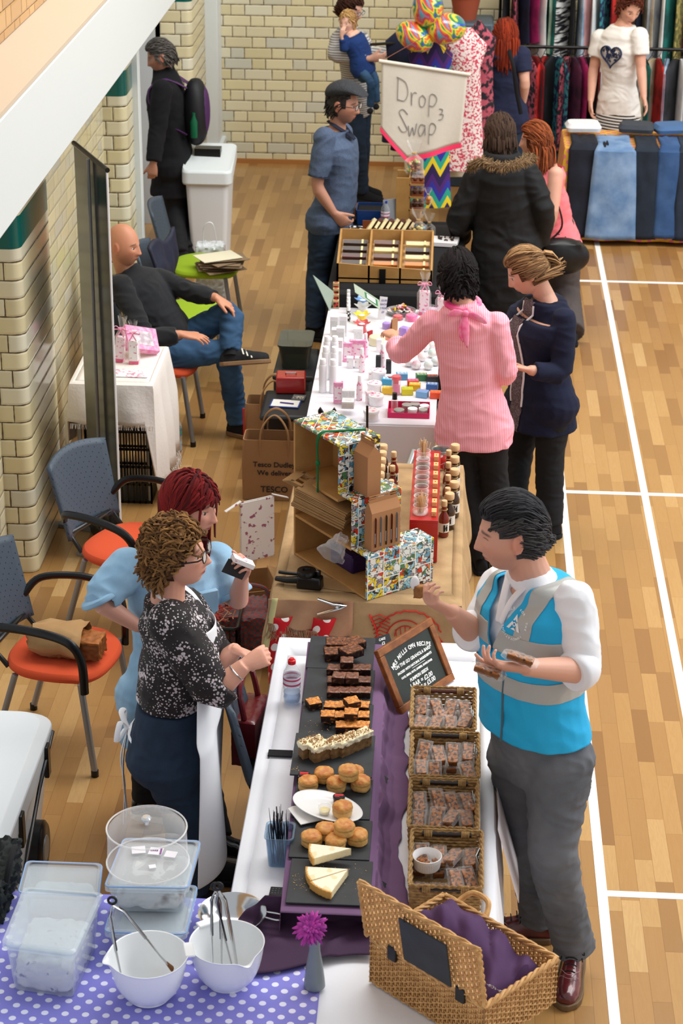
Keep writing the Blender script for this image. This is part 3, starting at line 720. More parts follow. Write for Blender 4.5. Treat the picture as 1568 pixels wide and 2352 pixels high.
def glasses(b,col='#15130f',w_=.0022,rim=True,sq=.75):
 J=b.J;A=b.HA;hs=b.hs;m=MB();T=lambda x,y,z:J['HC']+A@(V((x,y,z))*hs)
 for s in(-1,1):
  m.tube([T(s*.033+.0225*math.copysign(abs(math.cos(a))**sq,math.cos(a)),.100-abs(.0225*math.cos(a)*0),.0-.0165*math.copysign(abs(math.sin(a))**sq,math.sin(a)))for a in[k*math.pi/9 for k in range(18)]],w_*hs,6,close=True)
  m.tube([T(s*.055,.100,.006),T(s*.070,.088,.006),T(s*.083,.02,.004),T(s*.083,-.012,-.006)],w_*hs*1.2,6)
 m.tube([T(-.011,.102,.003),T(0,.106,.006),T(.011,.102,.003)],w_*hs,6);o=part('glasses',m,mat('dark_frames_'+col[1:],col,r=.3),b.root,world=True)
 m=MB()
 for s in(-1,1):m.loft([[T(s*.033+.021*math.copysign(abs(math.cos(a))**sq,math.cos(a)),y,-.015*math.copysign(abs(math.sin(a))**sq,math.sin(a)))for a in[k*math.pi/9 for k in range(18)]]for y in(.0995,.1005)])
 part('lens',m,film('clear_lens',a=.05),o_parent(o))
glasses(CW)
def blouse_fn(nt,N,L,co,src):
 out=None
 v=nd(N,'ShaderNodeTexVoronoi');v.inputs['Scale'].default_value=95;v.inputs['Randomness'].default_value=1;L.new(co,v.inputs[0]);n=nd(N,'ShaderNodeTexNoise');n.inputs['Scale'].default_value=13;n.inputs['Detail'].default_value=3;L.new(co,n.inputs[0])
 thr=mth(N,L,'MULTIPLY',mth(N,L,'SUBTRACT',n.outputs[0],.30),1.6);sp=mth(N,L,'LESS_THAN',v.outputs['Distance'],thr)
 big=mth(N,L,'GREATER_THAN',n.outputs[0],.66);n2=nd(N,'ShaderNodeTexNoise');n2.inputs['Scale'].default_value=60;L.new(co,n2.inputs[0]);big=mth(N,L,'MULTIPLY',big,mth(N,L,'GREATER_THAN',n2.outputs[0],.42))
 return mixc(N,L,mth(N,L,'MAXIMUM',mth(N,L,'MULTIPLY',sp,.75),big),mixc(N,L,mth(N,L,'MULTIPLY',n2.outputs[0],.3),'#0f0f12','#4a3b3a'),'#d8ccd0')
blm=mat('black_speckled_chiffon',r=.75,fn=blouse_fn)
garment('blouse',CW,blm,off=.014,sleeve=(1.35,1.35),soff=.030,low=.0,wr=(.010,8),top=False,seed=4,cuts=[(V((0,0,at(380,1668,y=-.25).z-.10)),(-.1,0,-1))],keepme=True)
X,F=frame_of(CW)
trousers('blue_jeans',CW,denim('dark_denim','#17283c','#24384f'),off=.010,wr=(.008,8),seed=5)
apm=mat('white_apron','#f2f4f8',r=.75,b=(20,.15,.006));PE=CW.J['PE'];NB=CW.J['NB'];m=MB()
def ap_pt(u,v):
 z=NB.z-.10-v*(NB.z-.10-.24);wv=.085+.12*min(1,max(0,(v-.12)/.28));a=(u-.5)*2
 if v<.4:k=v/.4;c=CW.J['CH'].lerp(PE,k);d=.175+.03*k
 else:c=PE.copy();d=.205+.02*math.sin((u*7+v*3))
 c=V((c.x,c.y,z));return c+X*(math.sin(a*1.15)*wv*1.55)+F*(d*(.35+.65*math.cos(a*1.05)))
m.grid(28,40,ap_pt);part('apron',m,apm,CW.root,world=True,solid=.004,sub=1)
m=MB();T=lambda x,f,z:NB+X*x+F*f+V((0,0,z));m.tube(bez([T(-.075,.145,-.13),T(-.085,.07,-.02),T(-.07,-.03,.035),T(0,-.07,.05),T(.07,-.03,.035),T(.085,.07,-.02),T(.075,.145,-.13)],8),.013,8,flat=.25);part('neck_strap',m,apm,CW.root,world=True);m=MB()
W=PE+V((0,0,.095));m.tube([W+X*(.178*math.cos(a))+F*(.142*math.sin(a)-.0)for a in[math.radians(k)for k in range(150,391,12)]],.012,8,flat=.5)
bk=W-F*.155;m.tube(bez([bk,bk-X*.05+V((0,0,.04))-F*.03,bk-X*.09+V((0,0,.03))-F*.02,bk-F*.01],6),.011,6,flat=.3);m.tube(bez([bk,bk+X*.04+V((0,0,.05))-F*.02,bk+X*.08+V((0,0,-.01))-F*.03,bk-F*.01],6),.011,6,flat=.3)
m.tube(bez([bk,bk-F*.03-V((0,0,.12)),bk-F*.02-V((0,0,.25)),bk-F*.03-V((0,0,.42))],6),.012,6,flat=.25);m.tube(bez([bk,bk+X*.02-F*.02-V((0,0,.15)),bk+X*.03-F*.01-V((0,0,.36))],6),.012,6,flat=.25)
part('apron_tie',m,apm,CW.root,world=True)
for S in 'LR':shoe(CW,S,(1,-.1,0),black,black,L=.26)
m=MB();w_=CW.J['RW'];d=(CW.J['RW']-CW.J['RE']).normalized();x=d.orthogonal().normalized();y=d.cross(x);c=w_-d*.04;m.tube([c+x*.034*math.cos(a)+y*.036*math.sin(a)for a in[k*.35 for k in range(17)]],.003,6);part('bangle',m,mat('silver','#d0d0d0',r=.2,m=1),CW.root,world=True)
m=MB().ell(PE+V((0,0,-.03))-F*.142-X*-.05,(.013,.006,.013),cols(X,F,V((0,0,1))),12,8);part('pocket_button',m,mat('brass','#c9a548',r=.3,m=.8),CW.root,world=True)
# red-haired woman in pale denim shirt
J=JJ(HC=(438,1158,.40),NB=(392,1262,.46),LS=(500,1290,.54),RS=(292,1305,.34),RE=(225,1380,.22),RW=(320,1440,.26),LE=(545,1385,.48),LW=(556,1322,.34),RHp=(335,1600,.42),LHp=(440,1600,.54),RK=(345,1740,.42),LK=(430,1740,.54),RA=(340,1900,.42),LA=(500,1900,.54))
J['RA'].z=J['LA'].z=.09;J['RK'].z=J['LK'].z=.47;J['LA']=at(498,1925,z=.09)
RW=mkbody(J,fem=1,g=1.05,sc=1,bust=.04)
build_person('woman with a long dark red bob and pale denim shirt standing behind the curly-haired one',RW,(1,-.45,-.10),(.22,-.1,1),'#dba18c',vox=.0042,hs=1.1,lips='#a85250',brow='#5a2a1c',hands=dict(R=dict(d=(1,.2,-.3),n=(0,.8,0),side=(0,0,1),sc=.9,curl=(30,34,38,42)),L=dict(d=(.25,-.45,.8),n=(-.5,-.5,.2),side=(-.7,-.2,.2),sc=1.0,curl=(50,52,55,58),thumb=(30,40))))
hair(RW,'#8a1c1c','#3f0a0c',n=1500,L=.24,comb=lambda q:(q.x*1.5+.15,.12 if q.y>.2 else-.2,-.1),grav=1.0,line=.46,side=-.2,back=-.6,lift=.012,lw=.0058,rough=28,wild=.10,voll=lambda q:(.055 if abs(q.x)<.6 else .12)if q.y>.3 else .27)
dsm=denim('pale_denim','#7fa8c6','#9cc0da')
garment('denim_shirt',RW,dsm,off=.018,sleeve=(.8,.95),soff=.030,ext=((.05,.20,.15),(.18,.215,.165)),wr=(.010,7),seed=6,keepme=True);cuff(RW,dsm,l=.02,g=.006,name='sleeve_hem')
trousers('dark_trousers',RW,black,off=.01)
for S in 'LR':shoe(RW,S,(1,-.1,0),mat('black_patent','#0b0b0d',r=.15,coat=1),mat('off_white_sole','#cfc8b8',r=.7),L=.27)
X,F=frame_of(RW);p,n=on_surf(RW.gm,RW.J['CH']-X*.08+F*.5,-F);r2,_,u2=fr(F*-1);m=MB()
m.loft([[p+F*o_+r2*x+u2*z for x,z in((-.05,.05),(.05,.05),(.05,-.04),(0,-.06),(-.05,-.04))]for o_ in(-.02,.004)]);part('chest_pocket',m,dsm,RW.root,world=True,bev=.003)
# seated bald man
J=JJ(HC=(284,562,4.72),NB=(290,625,4.76),RS=(276,655,4.60),LS=(362,642,4.90),RE=(335,778,4.38),RW=(415,768,4.42),LE=(440,672,4.78),LW=(497,684,4.68),RHp=(388,812,4.60),LHp=(408,790,4.80),RK=(522,808,4.60),LK=(532,712,4.72),RA=(545,968,0,.09),LA=(530,808,4.55))
BM=mkbody(J,g=1.04,belly=.02)
build_person('bald man in a charcoal fleece and jeans sitting with one leg crossed over his knee',BM,(1,-.32,-.06),(0,0,1),'#c98b6c',vox=.005,hs=1.06,stub=.3,brow='#5b4434',lips='#a5635a',base=(J['PE' if 'PE' in J else 'RHp'].x,J['RHp'].y,0),neck=.056,hands=dict(R=dict(d=(1,.1,-.15),n=(0,.1,-1),side=(.2,.8,.2),sc=1.08,curl=(12,14,16,18),spread=7,thumb=(38,12)),L=dict(d=(.9,-.1,-.5),n=(-.4,0,-1),side=(.1,-1,0),sc=1.08,curl=(22,26,28,30),spread=7,thumb=(42,15))))
flc=mat('charcoal_fleece','#17191d',r=.95,sheen=.08,b=(120,.3,.003));garment('fleece',BM,flc,off=.020,sleeve=(1.9,1.9),soff=.016,wr=(.013,8),top=True,seed=9)
m=MB();X,F=frame_of(BM);NB=BM.J['NB'];m.tube(bez([NB-F*.04+V((0,0,.03)),NB+X*.05+V((0,0,.02)),NB+F*.07+X*.02-V((0,0,.02)),NB+F*.10-V((0,0,.06))],5),.016,8,flat=.4);m.tube(bez([NB-F*.04+V((0,0,.03)),NB-X*.05+V((0,0,.02)),NB+F*.07-X*.02-V((0,0,.02)),NB+F*.10-V((0,0,.06))],5),.016,8,flat=.4);part('collar',m,flc,BM.root,world=True)
m=MB().ell(NB+F*.060-V((0,0,.028)),(.045,.03,.04),cols(X,F,V((0,0,1))),12,8);part('t_shirt',m,mat('royal_blue_cotton','#1f4fc0',r=.8),BM.root,world=True)
trousers('jeans',BM,denim('mid_denim','#20405f','#35597c'),off=.010,wr=(.011,9),seed=12)
for S,d,fl,up in(('R',(.75,-.35,0),0,None),):
 o,heel,dd,s_,u_=shoe(BM,S,d,mat('black_suede','#14161a',r=.8),mat('gum_sole','#8a6a4a',r=.7),L=.29)
 m=MB()
 for k in range(3):m.tube([heel+dd*(.14+k*.022)+s_*x+u_*(.105-k*.012-abs(x)*.9)for x in(.048,.03,.01,-.01,-.03,-.048)],.0045,6,flat=.5)
 part('shoe_stripe',m,mat('off_white_stripe','#d9d5c8',r=.7),o_parent(o))
A0=BM.J['LA'];dsh=(BM.J['LA']-BM.J['LK']).normalized()
o,heel,dd,s_,u_=shoe(BM,A0,(1,-.12,-.02),MATS['black_suede'],MATS['gum_sole'],L=.29,up=(-.1,.35,.9),name='shoe')
m=MB()
for k in range(3):m.tube([heel+dd*(.13+k*.024+abs(x)*.4)+s_*x+u_*(.108-k*.012-abs(x)*.9)for x in(.05,.03,.01,-.01,-.03,-.05)],.0045,6,flat=.5)
part('shoe_stripe',m,MATS['off_white_stripe'],o_parent(o))
m=MB().tube([A0-dsh*.04,A0+dsh*.03],.045,14);part('sock',m,black,BM.root,world=True)
# person with purple backpack in the doorway
J=JJ(HC=(368,128,8.35),NB=(378,168,8.38),LS=(372,205,8.15),RS=(388,190,8.6),LE=(362,300,8.1),LW=(352,375,8.0),RE=(385,290,8.7),RW=(372,360,8.65),LHp=(392,385,8.28),RHp=(405,378,8.48),LK=(402,480,8.28),RK=(420,475,8.48),LA=(414,580,0,.09),RA=(432,572,0,.09))
BP=mkbody(J,g=1.12)
build_person('person in a long black coat with a purple backpack standing in the doorway',BP,(-1,-.15,-.35),(-.3,0,1),'#b8846a',vox=.007,hs=1.05,brow='#3a342f',hands=dict(L=dict(d=(-.1,0,-1),n=(0,1,0),side=(-1,0,0)),R=dict(d=(-.2,0,-1),n=(0,-1,0),side=(-1,0,0))))
hair(BP,'#3a3734','#6b655f',n=420,L=.05,comb=(0,-1,-.2),line=.5,side=-.1,back=-.6,lift=.01,rough=50)
coat=mat('black_wool_coat','#08080d',r=.95,b=(120,.2,.003));garment('coat',BP,coat,off=.024,sleeve=(1.95,1.95),ext=((.05,.20,.16),(.12,.21,.17),(.20,.22,.18)),wr=(.010,6),top=True,vox=.01,extra=lambda m:m.tube([BP.J['NB']-V((0,0,.02)),BP.J['NB']+V((-.01,0,.055))],[.085,.078],16))
trousers('trousers',BP,black,off=.006,vox=.01)
for S in 'LR':shoe(BP,S,(-1,-.1,0),black,black)
X,F=frame_of(BP);CHp=BP.J['CH'];R=cols(X,F,V((0,0,1)));m=MB();c=CHp-F*.215-V((0,0,.10));m.lathe([(.02,-.25),(.11,-.22),(.145,-.1),(.15,.05),(.12,.2),(.05,.26)],c,24,R,sx=1.0,sy=.66)
bpk=part('backpack_bag',m,mat('black_nylon','#101016',r=.6),BP.root,world=True,sub=1)
purp=mat('purple_nylon','#4a2456',r=.6,b=(20,.2,.01));m=MB();m.lathe([(.02,-.19),(.075,-.16),(.105,-.05),(.10,.08),(.07,.17),(.02,.2)],c-F*.045+V((0,0,.01)),24,R,sx=1.0,sy=.62);part('backpack_pocket',m,purp,BP.root,world=True,sub=1)
m=MB()
for s in(-1,1):m.tube(bez([c+F*.06+X*s*.08+V((0,0,.2)),CHp+X*s*.12+F*.0+V((0,0,.17)),CHp+X*s*.14+F*.12+V((0,0,.08)),CHp+X*s*.17+F*.06-V((0,0,.1)),c+F*.06+X*s*.13-V((0,0,.14))],8),.026,8,flat=.3)
part('backpack_strap',m,purp,BP.root,world=True)
bt=MB().lathe([(.026,-.1),(.028,.02),(.012,.06),(.012,.085)],c-X*.17-V((0,0,.05)),14);part('water_bottle',bt,mat('green_bottle_plastic','#0f5a3a',r=.2),BP.root,world=True)
# man in flat cap
J=JJ(HC=(788,238,6.60),NB=(775,292,6.62),RS=(745,318,6.42),LS=(785,305,6.88),RE=(727,430,6.38),RW=(768,492,6.40),LE=(800,405,6.95),LW=(805,470,6.8),RHp=(745,505,6.50),LHp=(768,498,6.72),RK=(728,630,6.5),LK=(750,622,6.7),RA=(722,752,0,.09),LA=(735,728,0,.09))
FC=mkbody(J,g=1.1,belly=.03)
build_person('man in a dark flat cap, glasses and blue polo shirt behind the chocolate table',FC,(1,-.3,-.12),(0,0,1),'#c08a72',vox=.006,hs=1.1,stub=.45,brow='#2c211c',hands=dict(R=dict(d=(.75,.1,-.7),n=(0,.9,.2),side=(.4,-.2,.7),sc=1.1,curl=(40,45,50,50)),L=dict(d=(.2,0,-1),n=(0,-1,0),side=(1,0,0))))
hair(FC,'#2a211d',n=260,L=.02,comb=(0,-1,-.4),line=.6,side=-.1,back=-.6,lift=.002);glasses(FC)
A=FC.HA;m=MB();H_=lambda x,y,z:FC.J['HC']+A@(V((x,y,z))*1.1)
rings=[]
for yk,rx,zt,zb_ in((-.115,.03,.075,.03),(-.10,.075,.105,.02),(-.05,.094,.138,.035),(.0,.098,.15,.05),(.05,.094,.14,.066),(.09,.078,.112,.072),(.125,.06,.088,.070),(.145,.03,.075,.066)):
 zc=(zt+zb_)/2;hz=(zt-zb_)/2;rings.append([H_(rx*math.cos(a),yk,zc+hz*math.sin(a))for a in[k*math.pi/10 for k in range(20)]])
m.loft(rings);part('flat_cap',m,mat('dark_tweed','#26282c',r=.9,c2='#3a3d42',vs=150),FC.root,world=True,sub=1)
pol=mat('slate_blue_pique','#46566f',r=.9,b=(300,.3,.002),c2='#515f78',vs=90);garment('polo_shirt',FC,pol,off=.016,sleeve=(.78,.78),soff=.022,ext=((.06,.20,.155),),wr=(.009,7),top=False,seed=14)
cuff(FC,mat('navy_rib','#1a2236',r=.9),l=.004,g=.003,name='sleeve_band')
m=MB();X,F=frame_of(FC);NB=FC.J['NB']
for s in(-1,1):m.tube(bez([NB-F*.06+V((0,0,.035)),NB+X*s*.07+V((0,0,.025)),NB+F*.075+X*s*.03-V((0,0,.03)),NB+F*.115+X*s*.005-V((0,0,.07))],5),.018,8,flat=.4)
part('collar',m,MATS['navy_rib'],FC.root,world=True);trousers('jeans',FC,MATS['dark_denim'],off=.008)
for S in 'LR':shoe(FC,S,(1,-.2,0),black,black)
# woman in pink striped shirt, back view
J=JJ(HC=(1050,632,2.98),NB=(1062,700,2.92),LS=(993,742,2.95),RS=(1140,745,2.90),LE=(918,815,3.10),LW=(905,775,3.32),RE=(1165,862,2.88),RW=(1120,850,3.12),LHp=(1052,985,2.92),RHp=(1125,985,2.90),LK=(1070,1120,2.94),RK=(1135,1115,2.92),LA=(1105,1275,0,.09),RA=(1150,1268,0,.09))
PS=mkbody(J,fem=1,g=1.02,sc=.98)
build_person('woman with short black hair and a pink pinstriped shirt reaching over the cosmetics table',PS,(-.3,1,-.45),(0,.2,1),'#d9a184',vox=.006,hs=1.04,hands=dict(L=dict(d=(-.4,.7,.1),n=(0,.2,-1),side=(1,0,0),sc=.92,curl=(30,34,38,40)),R=dict(d=(-.5,.8,.1),n=(0,0,-1),side=(-1,0,0),sc=.9)))
hair(PS,'#0d0a0c','#1c1416',n=950,L=.12,comb=lambda q:(q.x,-.4,.1),grav=.9,line=.5,side=-.25,back=-.8,lift=.014,rough=30,wild=.03,lw=.008,voll=lambda q:.045+.085*max(0,q.z))
def stripes(c1,c2,sc,ax=0,duty=.5):
 def f(nt,N,L,co,src):
  s=nd(N,'ShaderNodeSeparateXYZ');L.new(co,s.inputs[0]);t=mth(N,L,'FRACT',mth(N,L,'MULTIPLY',mth(N,L,'ADD',s.outputs[ax],10),sc));return mixc(N,L,mth(N,L,'LESS_THAN',t,duty),c1,c2)
 return f
psm=mat('pink_pinstripe_cotton',r=.8,fn=stripes('#f2889e','#fbc4d0',110),b=(40,.15,.004));garment('striped_shirt',PS,psm,off=.016,sleeve=(1.45,1.45),soff=.016,ext=((.03,.195,.15),(.07,.20,.155)),wr=(.010,8),top=True,seed=17)
cuff(PS,psm,l=.03,g=.008);trousers('black_trousers',PS,black,off=.006,rr=(.092,.082,.07,.07,.072,.074,.076))
for S in 'LR':shoe(PS,S,(-.1,1,0),black,black,L=.25)
m=MB();NB=PS.J['NB'];pk=mat('magenta_silk','#ee3f86',r=.4,c2='#f7a8c2',vs=14);m.tube([NB+V((.078*math.cos(a),.07*math.sin(a),.012+.012*math.sin(a)))for a in[k*.3 for k in range(21)]],.022,8,close=True,flat=.8)
kn=NB+V((.015,-.10,-.012));m.ell(kn,(.02,.014,.018))
for p in(((.06,-.012,-.01),(.11,-.02,-.045)),((-.06,-.01,.01),(-.09,-.015,-.01)),((.0,-.03,-.07),(.015,-.045,-.17)),((-.02,-.02,-.08),(-.005,-.04,-.14))):m.tube([kn,kn+V(p[0]),kn+V(p[1])],[.012,.028,.006],8,flat=.3,up=(0,1,0))
part('neck_scarf',m,pk,PS.root,world=True,sub=1)
# woman with ponytail and navy cardigan
J=JJ(HC=(1208,622,3.42),NB=(1250,680,3.44),LS=(1295,735,3.28),RS=(1205,715,3.66),LE=(1290,860,3.22),LW=(1215,850,3.15),RE=(1190,800,3.75),RW=(1165,790,3.5),LHp=(1270,930,3.36),RHp=(1215,920,3.56),LK=(1262,1060,3.36),RK=(1190,1050,3.56),LA=(1262,1200,0,.09),RA=(1175,1180,0,.09))
PT=mkbody(J,fem=1,g=1.06,bust=.03)
build_person('woman with a blonde ponytail and navy cardigan standing behind the pink-shirted woman',PT,(-1,-.1,-.5),(-.2,0,1),'#d3a088',vox=.006,hs=1.05,hands=dict(L=dict(d=(-.9,.2,.1),n=(0,.3,.9),side=(0,1,0),sc=.9),R=dict(d=(-.8,-.4,0),n=(0,0,1),side=(0,-1,0),sc=.9)))
def pony(m,c,c2):
 A=PT.HA;o=PT.J['HC']
 for k in range(60):
  a=rnd(0,6.28);r=rnd(0,.022);q=[o+A@V((math.cos(a)*r*f,-.10-t,.03+math.sin(a)*r*f-d))for f,t,d in((.6,0,0),(1.5,.03,.0),(1.7,.06,.025),(1.2,.075,.06))];kv=len(m.v);m.tube(q,[.006,.007,.006,.002],5,flat=.5);t=rnd(0,1);m.c+=[tuple(c*t+c2*(1-t))]*(len(m.v)-kv)
hair(PT,'#b58f63','#5a3d28',n=560,L=.13,comb=(0,-1,.0),grav=.02,line=.45,side=-.2,back=-.6,lift=.012,rough=40,tail=pony,wild=.1)
m=MB();A=PT.HA;c=PT.J['HC']+A@V((0,-.108,.03));m.tube([c+A@V((.017*math.cos(a),0,.017*math.sin(a)))for a in[k*.5 for k in range(13)]],.007,8,close=True);part('hair_tie',m,mat('lime_elastic','#4fd23a',r=.6),PT.root,world=True)
nv=mat('navy_knit','#0f1630',r=.95,b=(200,.3,.003));garment('cardigan',PT,nv,off=.030,sleeve=(1.85,1.85),soff=.014,ext=((.05,.20,.165),(.12,.215,.18)),wr=(.009,7),top=False,seed=21,keepme=True)
X,F=frame_of(PT);NB=PT.J['NB'];cz=PT.J['CH'];q=[(cz+X*.05,X),(cz-X*.05,X)]
peel(PT,'knitted_top',mat('brown_melange_knit','#4a4046',r=.95,c2='#7a6f74',vs=120,det=1),lambda c,n:abs((c-cz).dot(X))<.05 and n.dot(F)>.1,.004,q)
m=MB()
for s in(-1,1):m.tube([on_surf(PT.gm,V((cz.x,cz.y,z))+X*s*.052+F*.22,-F)[0]+F*.004 for z in[NB.z-.03-k*.05 for k in range(12)]],.006,6)
part('white_piping',m,shirtm,PT.root,world=True);trousers('charcoal_trousers',PT,mat('charcoal_cotton','#15171b',r=.9),off=.008,rr=(.092,.084,.07,.066,.066,.064,.062))
for S in 'LR':shoe(PT,S,(-.9,-.3,0),black,black,L=.25)
# person in black parka with fur-trimmed hood, back view
J=JJ(HC=(1148,308,6.35),NB=(1152,362,6.30),LS=(1100,400,6.30),RS=(1208,398,6.28),LE=(1052,500,6.25),LW=(1060,548,6.5),RE=(1248,480,6.22),RW=(1240,560,6.40),LHp=(1130,590,6.30),RHp=(1195,590,6.30),LK=(1140,700,6.3),RK=(1195,700,6.3),LA=(1150,790,0,.09),RA=(1195,790,0,.09))
PK=mkbody(J,g=1.2,sc=1.1)
build_person('person in a black parka with a fur-trimmed hood, seen from behind at the chocolate stall',PK,(-.2,1,-.3),(0,0,1),'#c58f76',vox=.008,hs=1.08,hands=dict(L=dict(d=(0,1,-.2),n=(1,0,0),side=(0,0,1)),R=dict(d=(0,1,-.2),n=(-1,0,0),side=(0,0,1))))
hair(PK,'#33241c','#4a372b',n=560,L=.09,comb=lambda q:(q.x*.3,-.6,-.5),grav=.5,line=.5,side=-.2,back=-.85,lift=.014,rough=40,wild=.14)
pkm=mat('black_parka_cotton','#0b0c10',r=.75,b=(8,.35,.015));garment('parka',PK,pkm,off=.036,sleeve=(1.92,1.92),soff=.028,ext=((.05,.23,.19),(.2,.235,.19),(.33,.24,.19)),wr=(.014,6),top=False,vox=.01,seed=24)
NB=PK.J['NB'];m=MB();m.lathe([(.05,-.05),(.115,-.035),(.135,0),(.125,.04),(.10,.06),(.085,.03)],NB+V((0,-.045,.0)),24,sy=.85);part('hood',m,pkm,PK.root,world=True,sub=1)
def fur(m,path,c1,c2,n,L=.035,r=.003,R0=.03):
 c1=np.array(s2l(c1));c2=np.array(s2l(c2));K=len(path)-1
 for k in range(n):
  t=rnd(0,K-.001);i=int(t);p=path[i].lerp(path[i+1],t-i);d=V((rnd(-1,1),rnd(-1,1),rnd(-.7,1))).normalized();g=V((0,0,-.3));kv=len(m.v);b0=p+d*R0*.3
  m.tube([b0,b0+d*(L*.6),b0+(d+g).normalized()*(L*1.2)],[r,r*.8,r*.2],4);q=rnd(0,1);m.c+=[tuple(c1*q+c2*(1-q))]*(len(m.v)-kv)
m=MB();path=bez([at(1080,385,y=6.16),at(1105,372,y=6.08),at(1150,385,y=6.02),at(1195,375,y=6.06),at(1222,362,y=6.14)],8);m.col=tuple(np.array(s2l('#6b5238')));m.tube(path,.026,8,rnd=True);m.col=None;fur(m,path,'#a88a60','#4a3826',900);part('fur_trim',m,mat('fur',vc=True,r=.8),PK.root,world=True)
trousers('jeans',PK,MATS['mid_denim'],off=.008,vox=.01)
for S in 'LR':shoe(PK,S,(0,1,0),black,black)
# woman in coral vest top
J=JJ(HC=(1228,322,6.82),NB=(1252,370,6.85),LS=(1276,400,6.70),RS=(1225,395,7.02),LE=(1268,490,6.62),LW=(1245,560,6.7),RE=(1215,480,7.1),RW=(1200,540,7.0),LHp=(1292,570,6.80),RHp=(1268,562,7.00),LK=(1296,670,6.8),RK=(1272,665,6.98),LA=(1305,765,0,.09),RA=(1282,755,0,.09))
PV=mkbody(J,fem=1,g=1.16,bust=.05)
build_person('woman with auburn hair and a coral vest top carrying a black handbag',PV,(-1,.25,-.1),(0,0,1),'#dba58f',vox=.007,hs=1.02,hands=dict(L=dict(d=(-.5,0,-.8),n=(0,1,0),side=(-1,0,0)),R=dict(d=(-.5,0,-.8),n=(0,-1,0),side=(-1,0,0))))
hair(PV,'#a5562c','#5a2c16',n=620,L=.16,comb=lambda q:(q.x,-.8,0),grav=.7,line=.5,side=-.3,back=-.8,lift=.014,rough=38,wild=.18,curl=.002,cf=40,voll=lambda q:.17)
garment('vest_top',PV,mat('coral_cotton','#f77f86',r=.8,b=(25,.2,.006)),off=.014,sleeve=(0,0),ext=((.05,.215,.175),(.09,.22,.18)),wr=(.007,8),seed=26,vox=.008,cuts=[(PV.J['NB']-V((0,0,.03)),(0,0,1))])
trousers('brown_trousers',PV,mat('brown_grey_cotton','#4e4644',r=.9),off=.012,rr=(.1,.094,.085,.082,.084,.084,.086),vox=.01)
for S in 'LR':shoe(PV,S,(-1,.2,0),black,black,L=.25)
# red-haired woman in navy T-shirt at the rails
J=JJ(HC=(1160,82,9.2),NB=(1160,112,9.18),LS=(1122,130,9.2),RS=(1198,128,9.15),LE=(1098,190,9.15),LW=(1068,172,9.35),RE=(1205,190,9.1),RW=(1200,240,9.2),LHp=(1135,275,9.2),RHp=(1178,272,9.2),LK=(1138,370,9.2),RK=(1178,370,9.2),LA=(1140,462,0,.09),RA=(1175,462,0,.09))
RN=mkbody(J,fem=1,g=1.05)
build_person('woman with a copper-red bob and navy T-shirt browsing the first clothes rail',RN,(-.3,1,-.3),(0,0,1),'#d9a78f',vox=.008,hands=dict(L=dict(d=(-.5,.6,.2),n=(0,0,-1),side=(1,0,0)),R=dict(d=(0,.2,-1),n=(-1,0,0),side=(0,1,0))))
hair(RN,'#9a3414','#551808',n=620,L=.2,comb=lambda q:(q.x,-.6,.1),grav=.9,line=.5,side=-.4,back=-.9,lift=.02,rough=35,wild=.12,voll=lambda q:.22)
nvt=mat('navy_jersey','#1d2440',r=.9);garment('t_shirt',RN,nvt,off=.014,sleeve=(.6,.6),soff=.02,wr=(.008,8),vox=.009,seed=28,low=.02);trousers('dark_jeans',RN,MATS['dark_denim'],off=.008,vox=.01)
for S in 'LR':shoe(RN,S,(0,1,0),black,black,L=.25)
m=MB();m.tube(bez([at(1165,105,y=9.1),at(1178,150,y=8.98),at(1186,210,y=9.0),at(1196,262,y=9.02)],6),.016,6,flat=.4,up=(0,1,0));part('bag_strap',m,black,RN.root,world=True)
# mother in striped top holding a toddler
J=JJ(HC=(806,20,9.85),NB=(800,58,9.85),RS=(775,90,9.7),LS=(812,80,10.05),RE=(765,130,9.62),RW=(850,135,9.55),LE=(850,122,10.1),LW=(905,118,10.0),RHp=(812,230,9.8),LHp=(828,228,9.98),RK=(822,330,9.8),LK=(832,320,9.98),RA=(832,440,0,.09),LA=(828,425,0,.09))
MO=mkbody(J,fem=1,g=1.0)
build_person('woman in a grey striped top holding a toddler near the back wall',MO,(1,-.5,-.35),(0,0,1),'#d3a28c',vox=.008,hands=dict(R=dict(d=(1,0,.1),n=(0,.8,.3),side=(0,0,1)),L=dict(d=(1,0,.1),n=(0,-1,0),side=(0,0,1))))
hair(MO,'#4a2a1c','#2c1810',n=520,L=.09,comb=(0,-1,.4),grav=.0,line=.45,side=-.2,back=-.8,lift=.022,rough=45,wild=.25);glasses(MO,'#2a1712')
stm=mat('grey_striped_jersey',r=.9,fn=stripes('#c9c7c2','#77787c',55,2,.4));garment('striped_top',MO,stm,off=.014,sleeve=(1.9,1.9),soff=.012,wr=(.007,8),vox=.009,low=.05);trousers('jeans',MO,MATS['dark_denim'],off=.008,vox=.01)
for S in 'LR':shoe(MO,S,(1,-.4,0),black,black,L=.26)
J=JJ(HC=(798,50,9.6),NB=(808,78,9.6),RS=(792,90,9.52),LS=(828,84,9.68),RE=(790,118,9.48),RW=(784,82,9.45),LE=(842,110,9.68),LW=(850,140,9.62),RHp=(822,152,9.55),LHp=(842,150,9.64),RK=(852,190,9.48),LK=(862,180,9.6),RA=(850,245,9.5),LA=(864,235,9.6))
TO=mkbody(J,g=.62,sc=.66)
b_=build_person('blonde toddler in a blue top held on the striped woman\'s hip, hand at mouth',TO,(-.5,-1,-.1),(0,0,1),'#e8b9a2',vox=.006,hs=.78,neck=.05,brow='#b08a60',cat='child',base=(TO.J['PE'].x,TO.J['PE'].y,TO.J['PE'].z),hands=dict(R=dict(d=(.2,-.1,1),n=(0,1,0),side=(1,0,0),sc=.55),L=dict(d=(0,0,-1),n=(0,1,0),side=(1,0,0),sc=.55)))
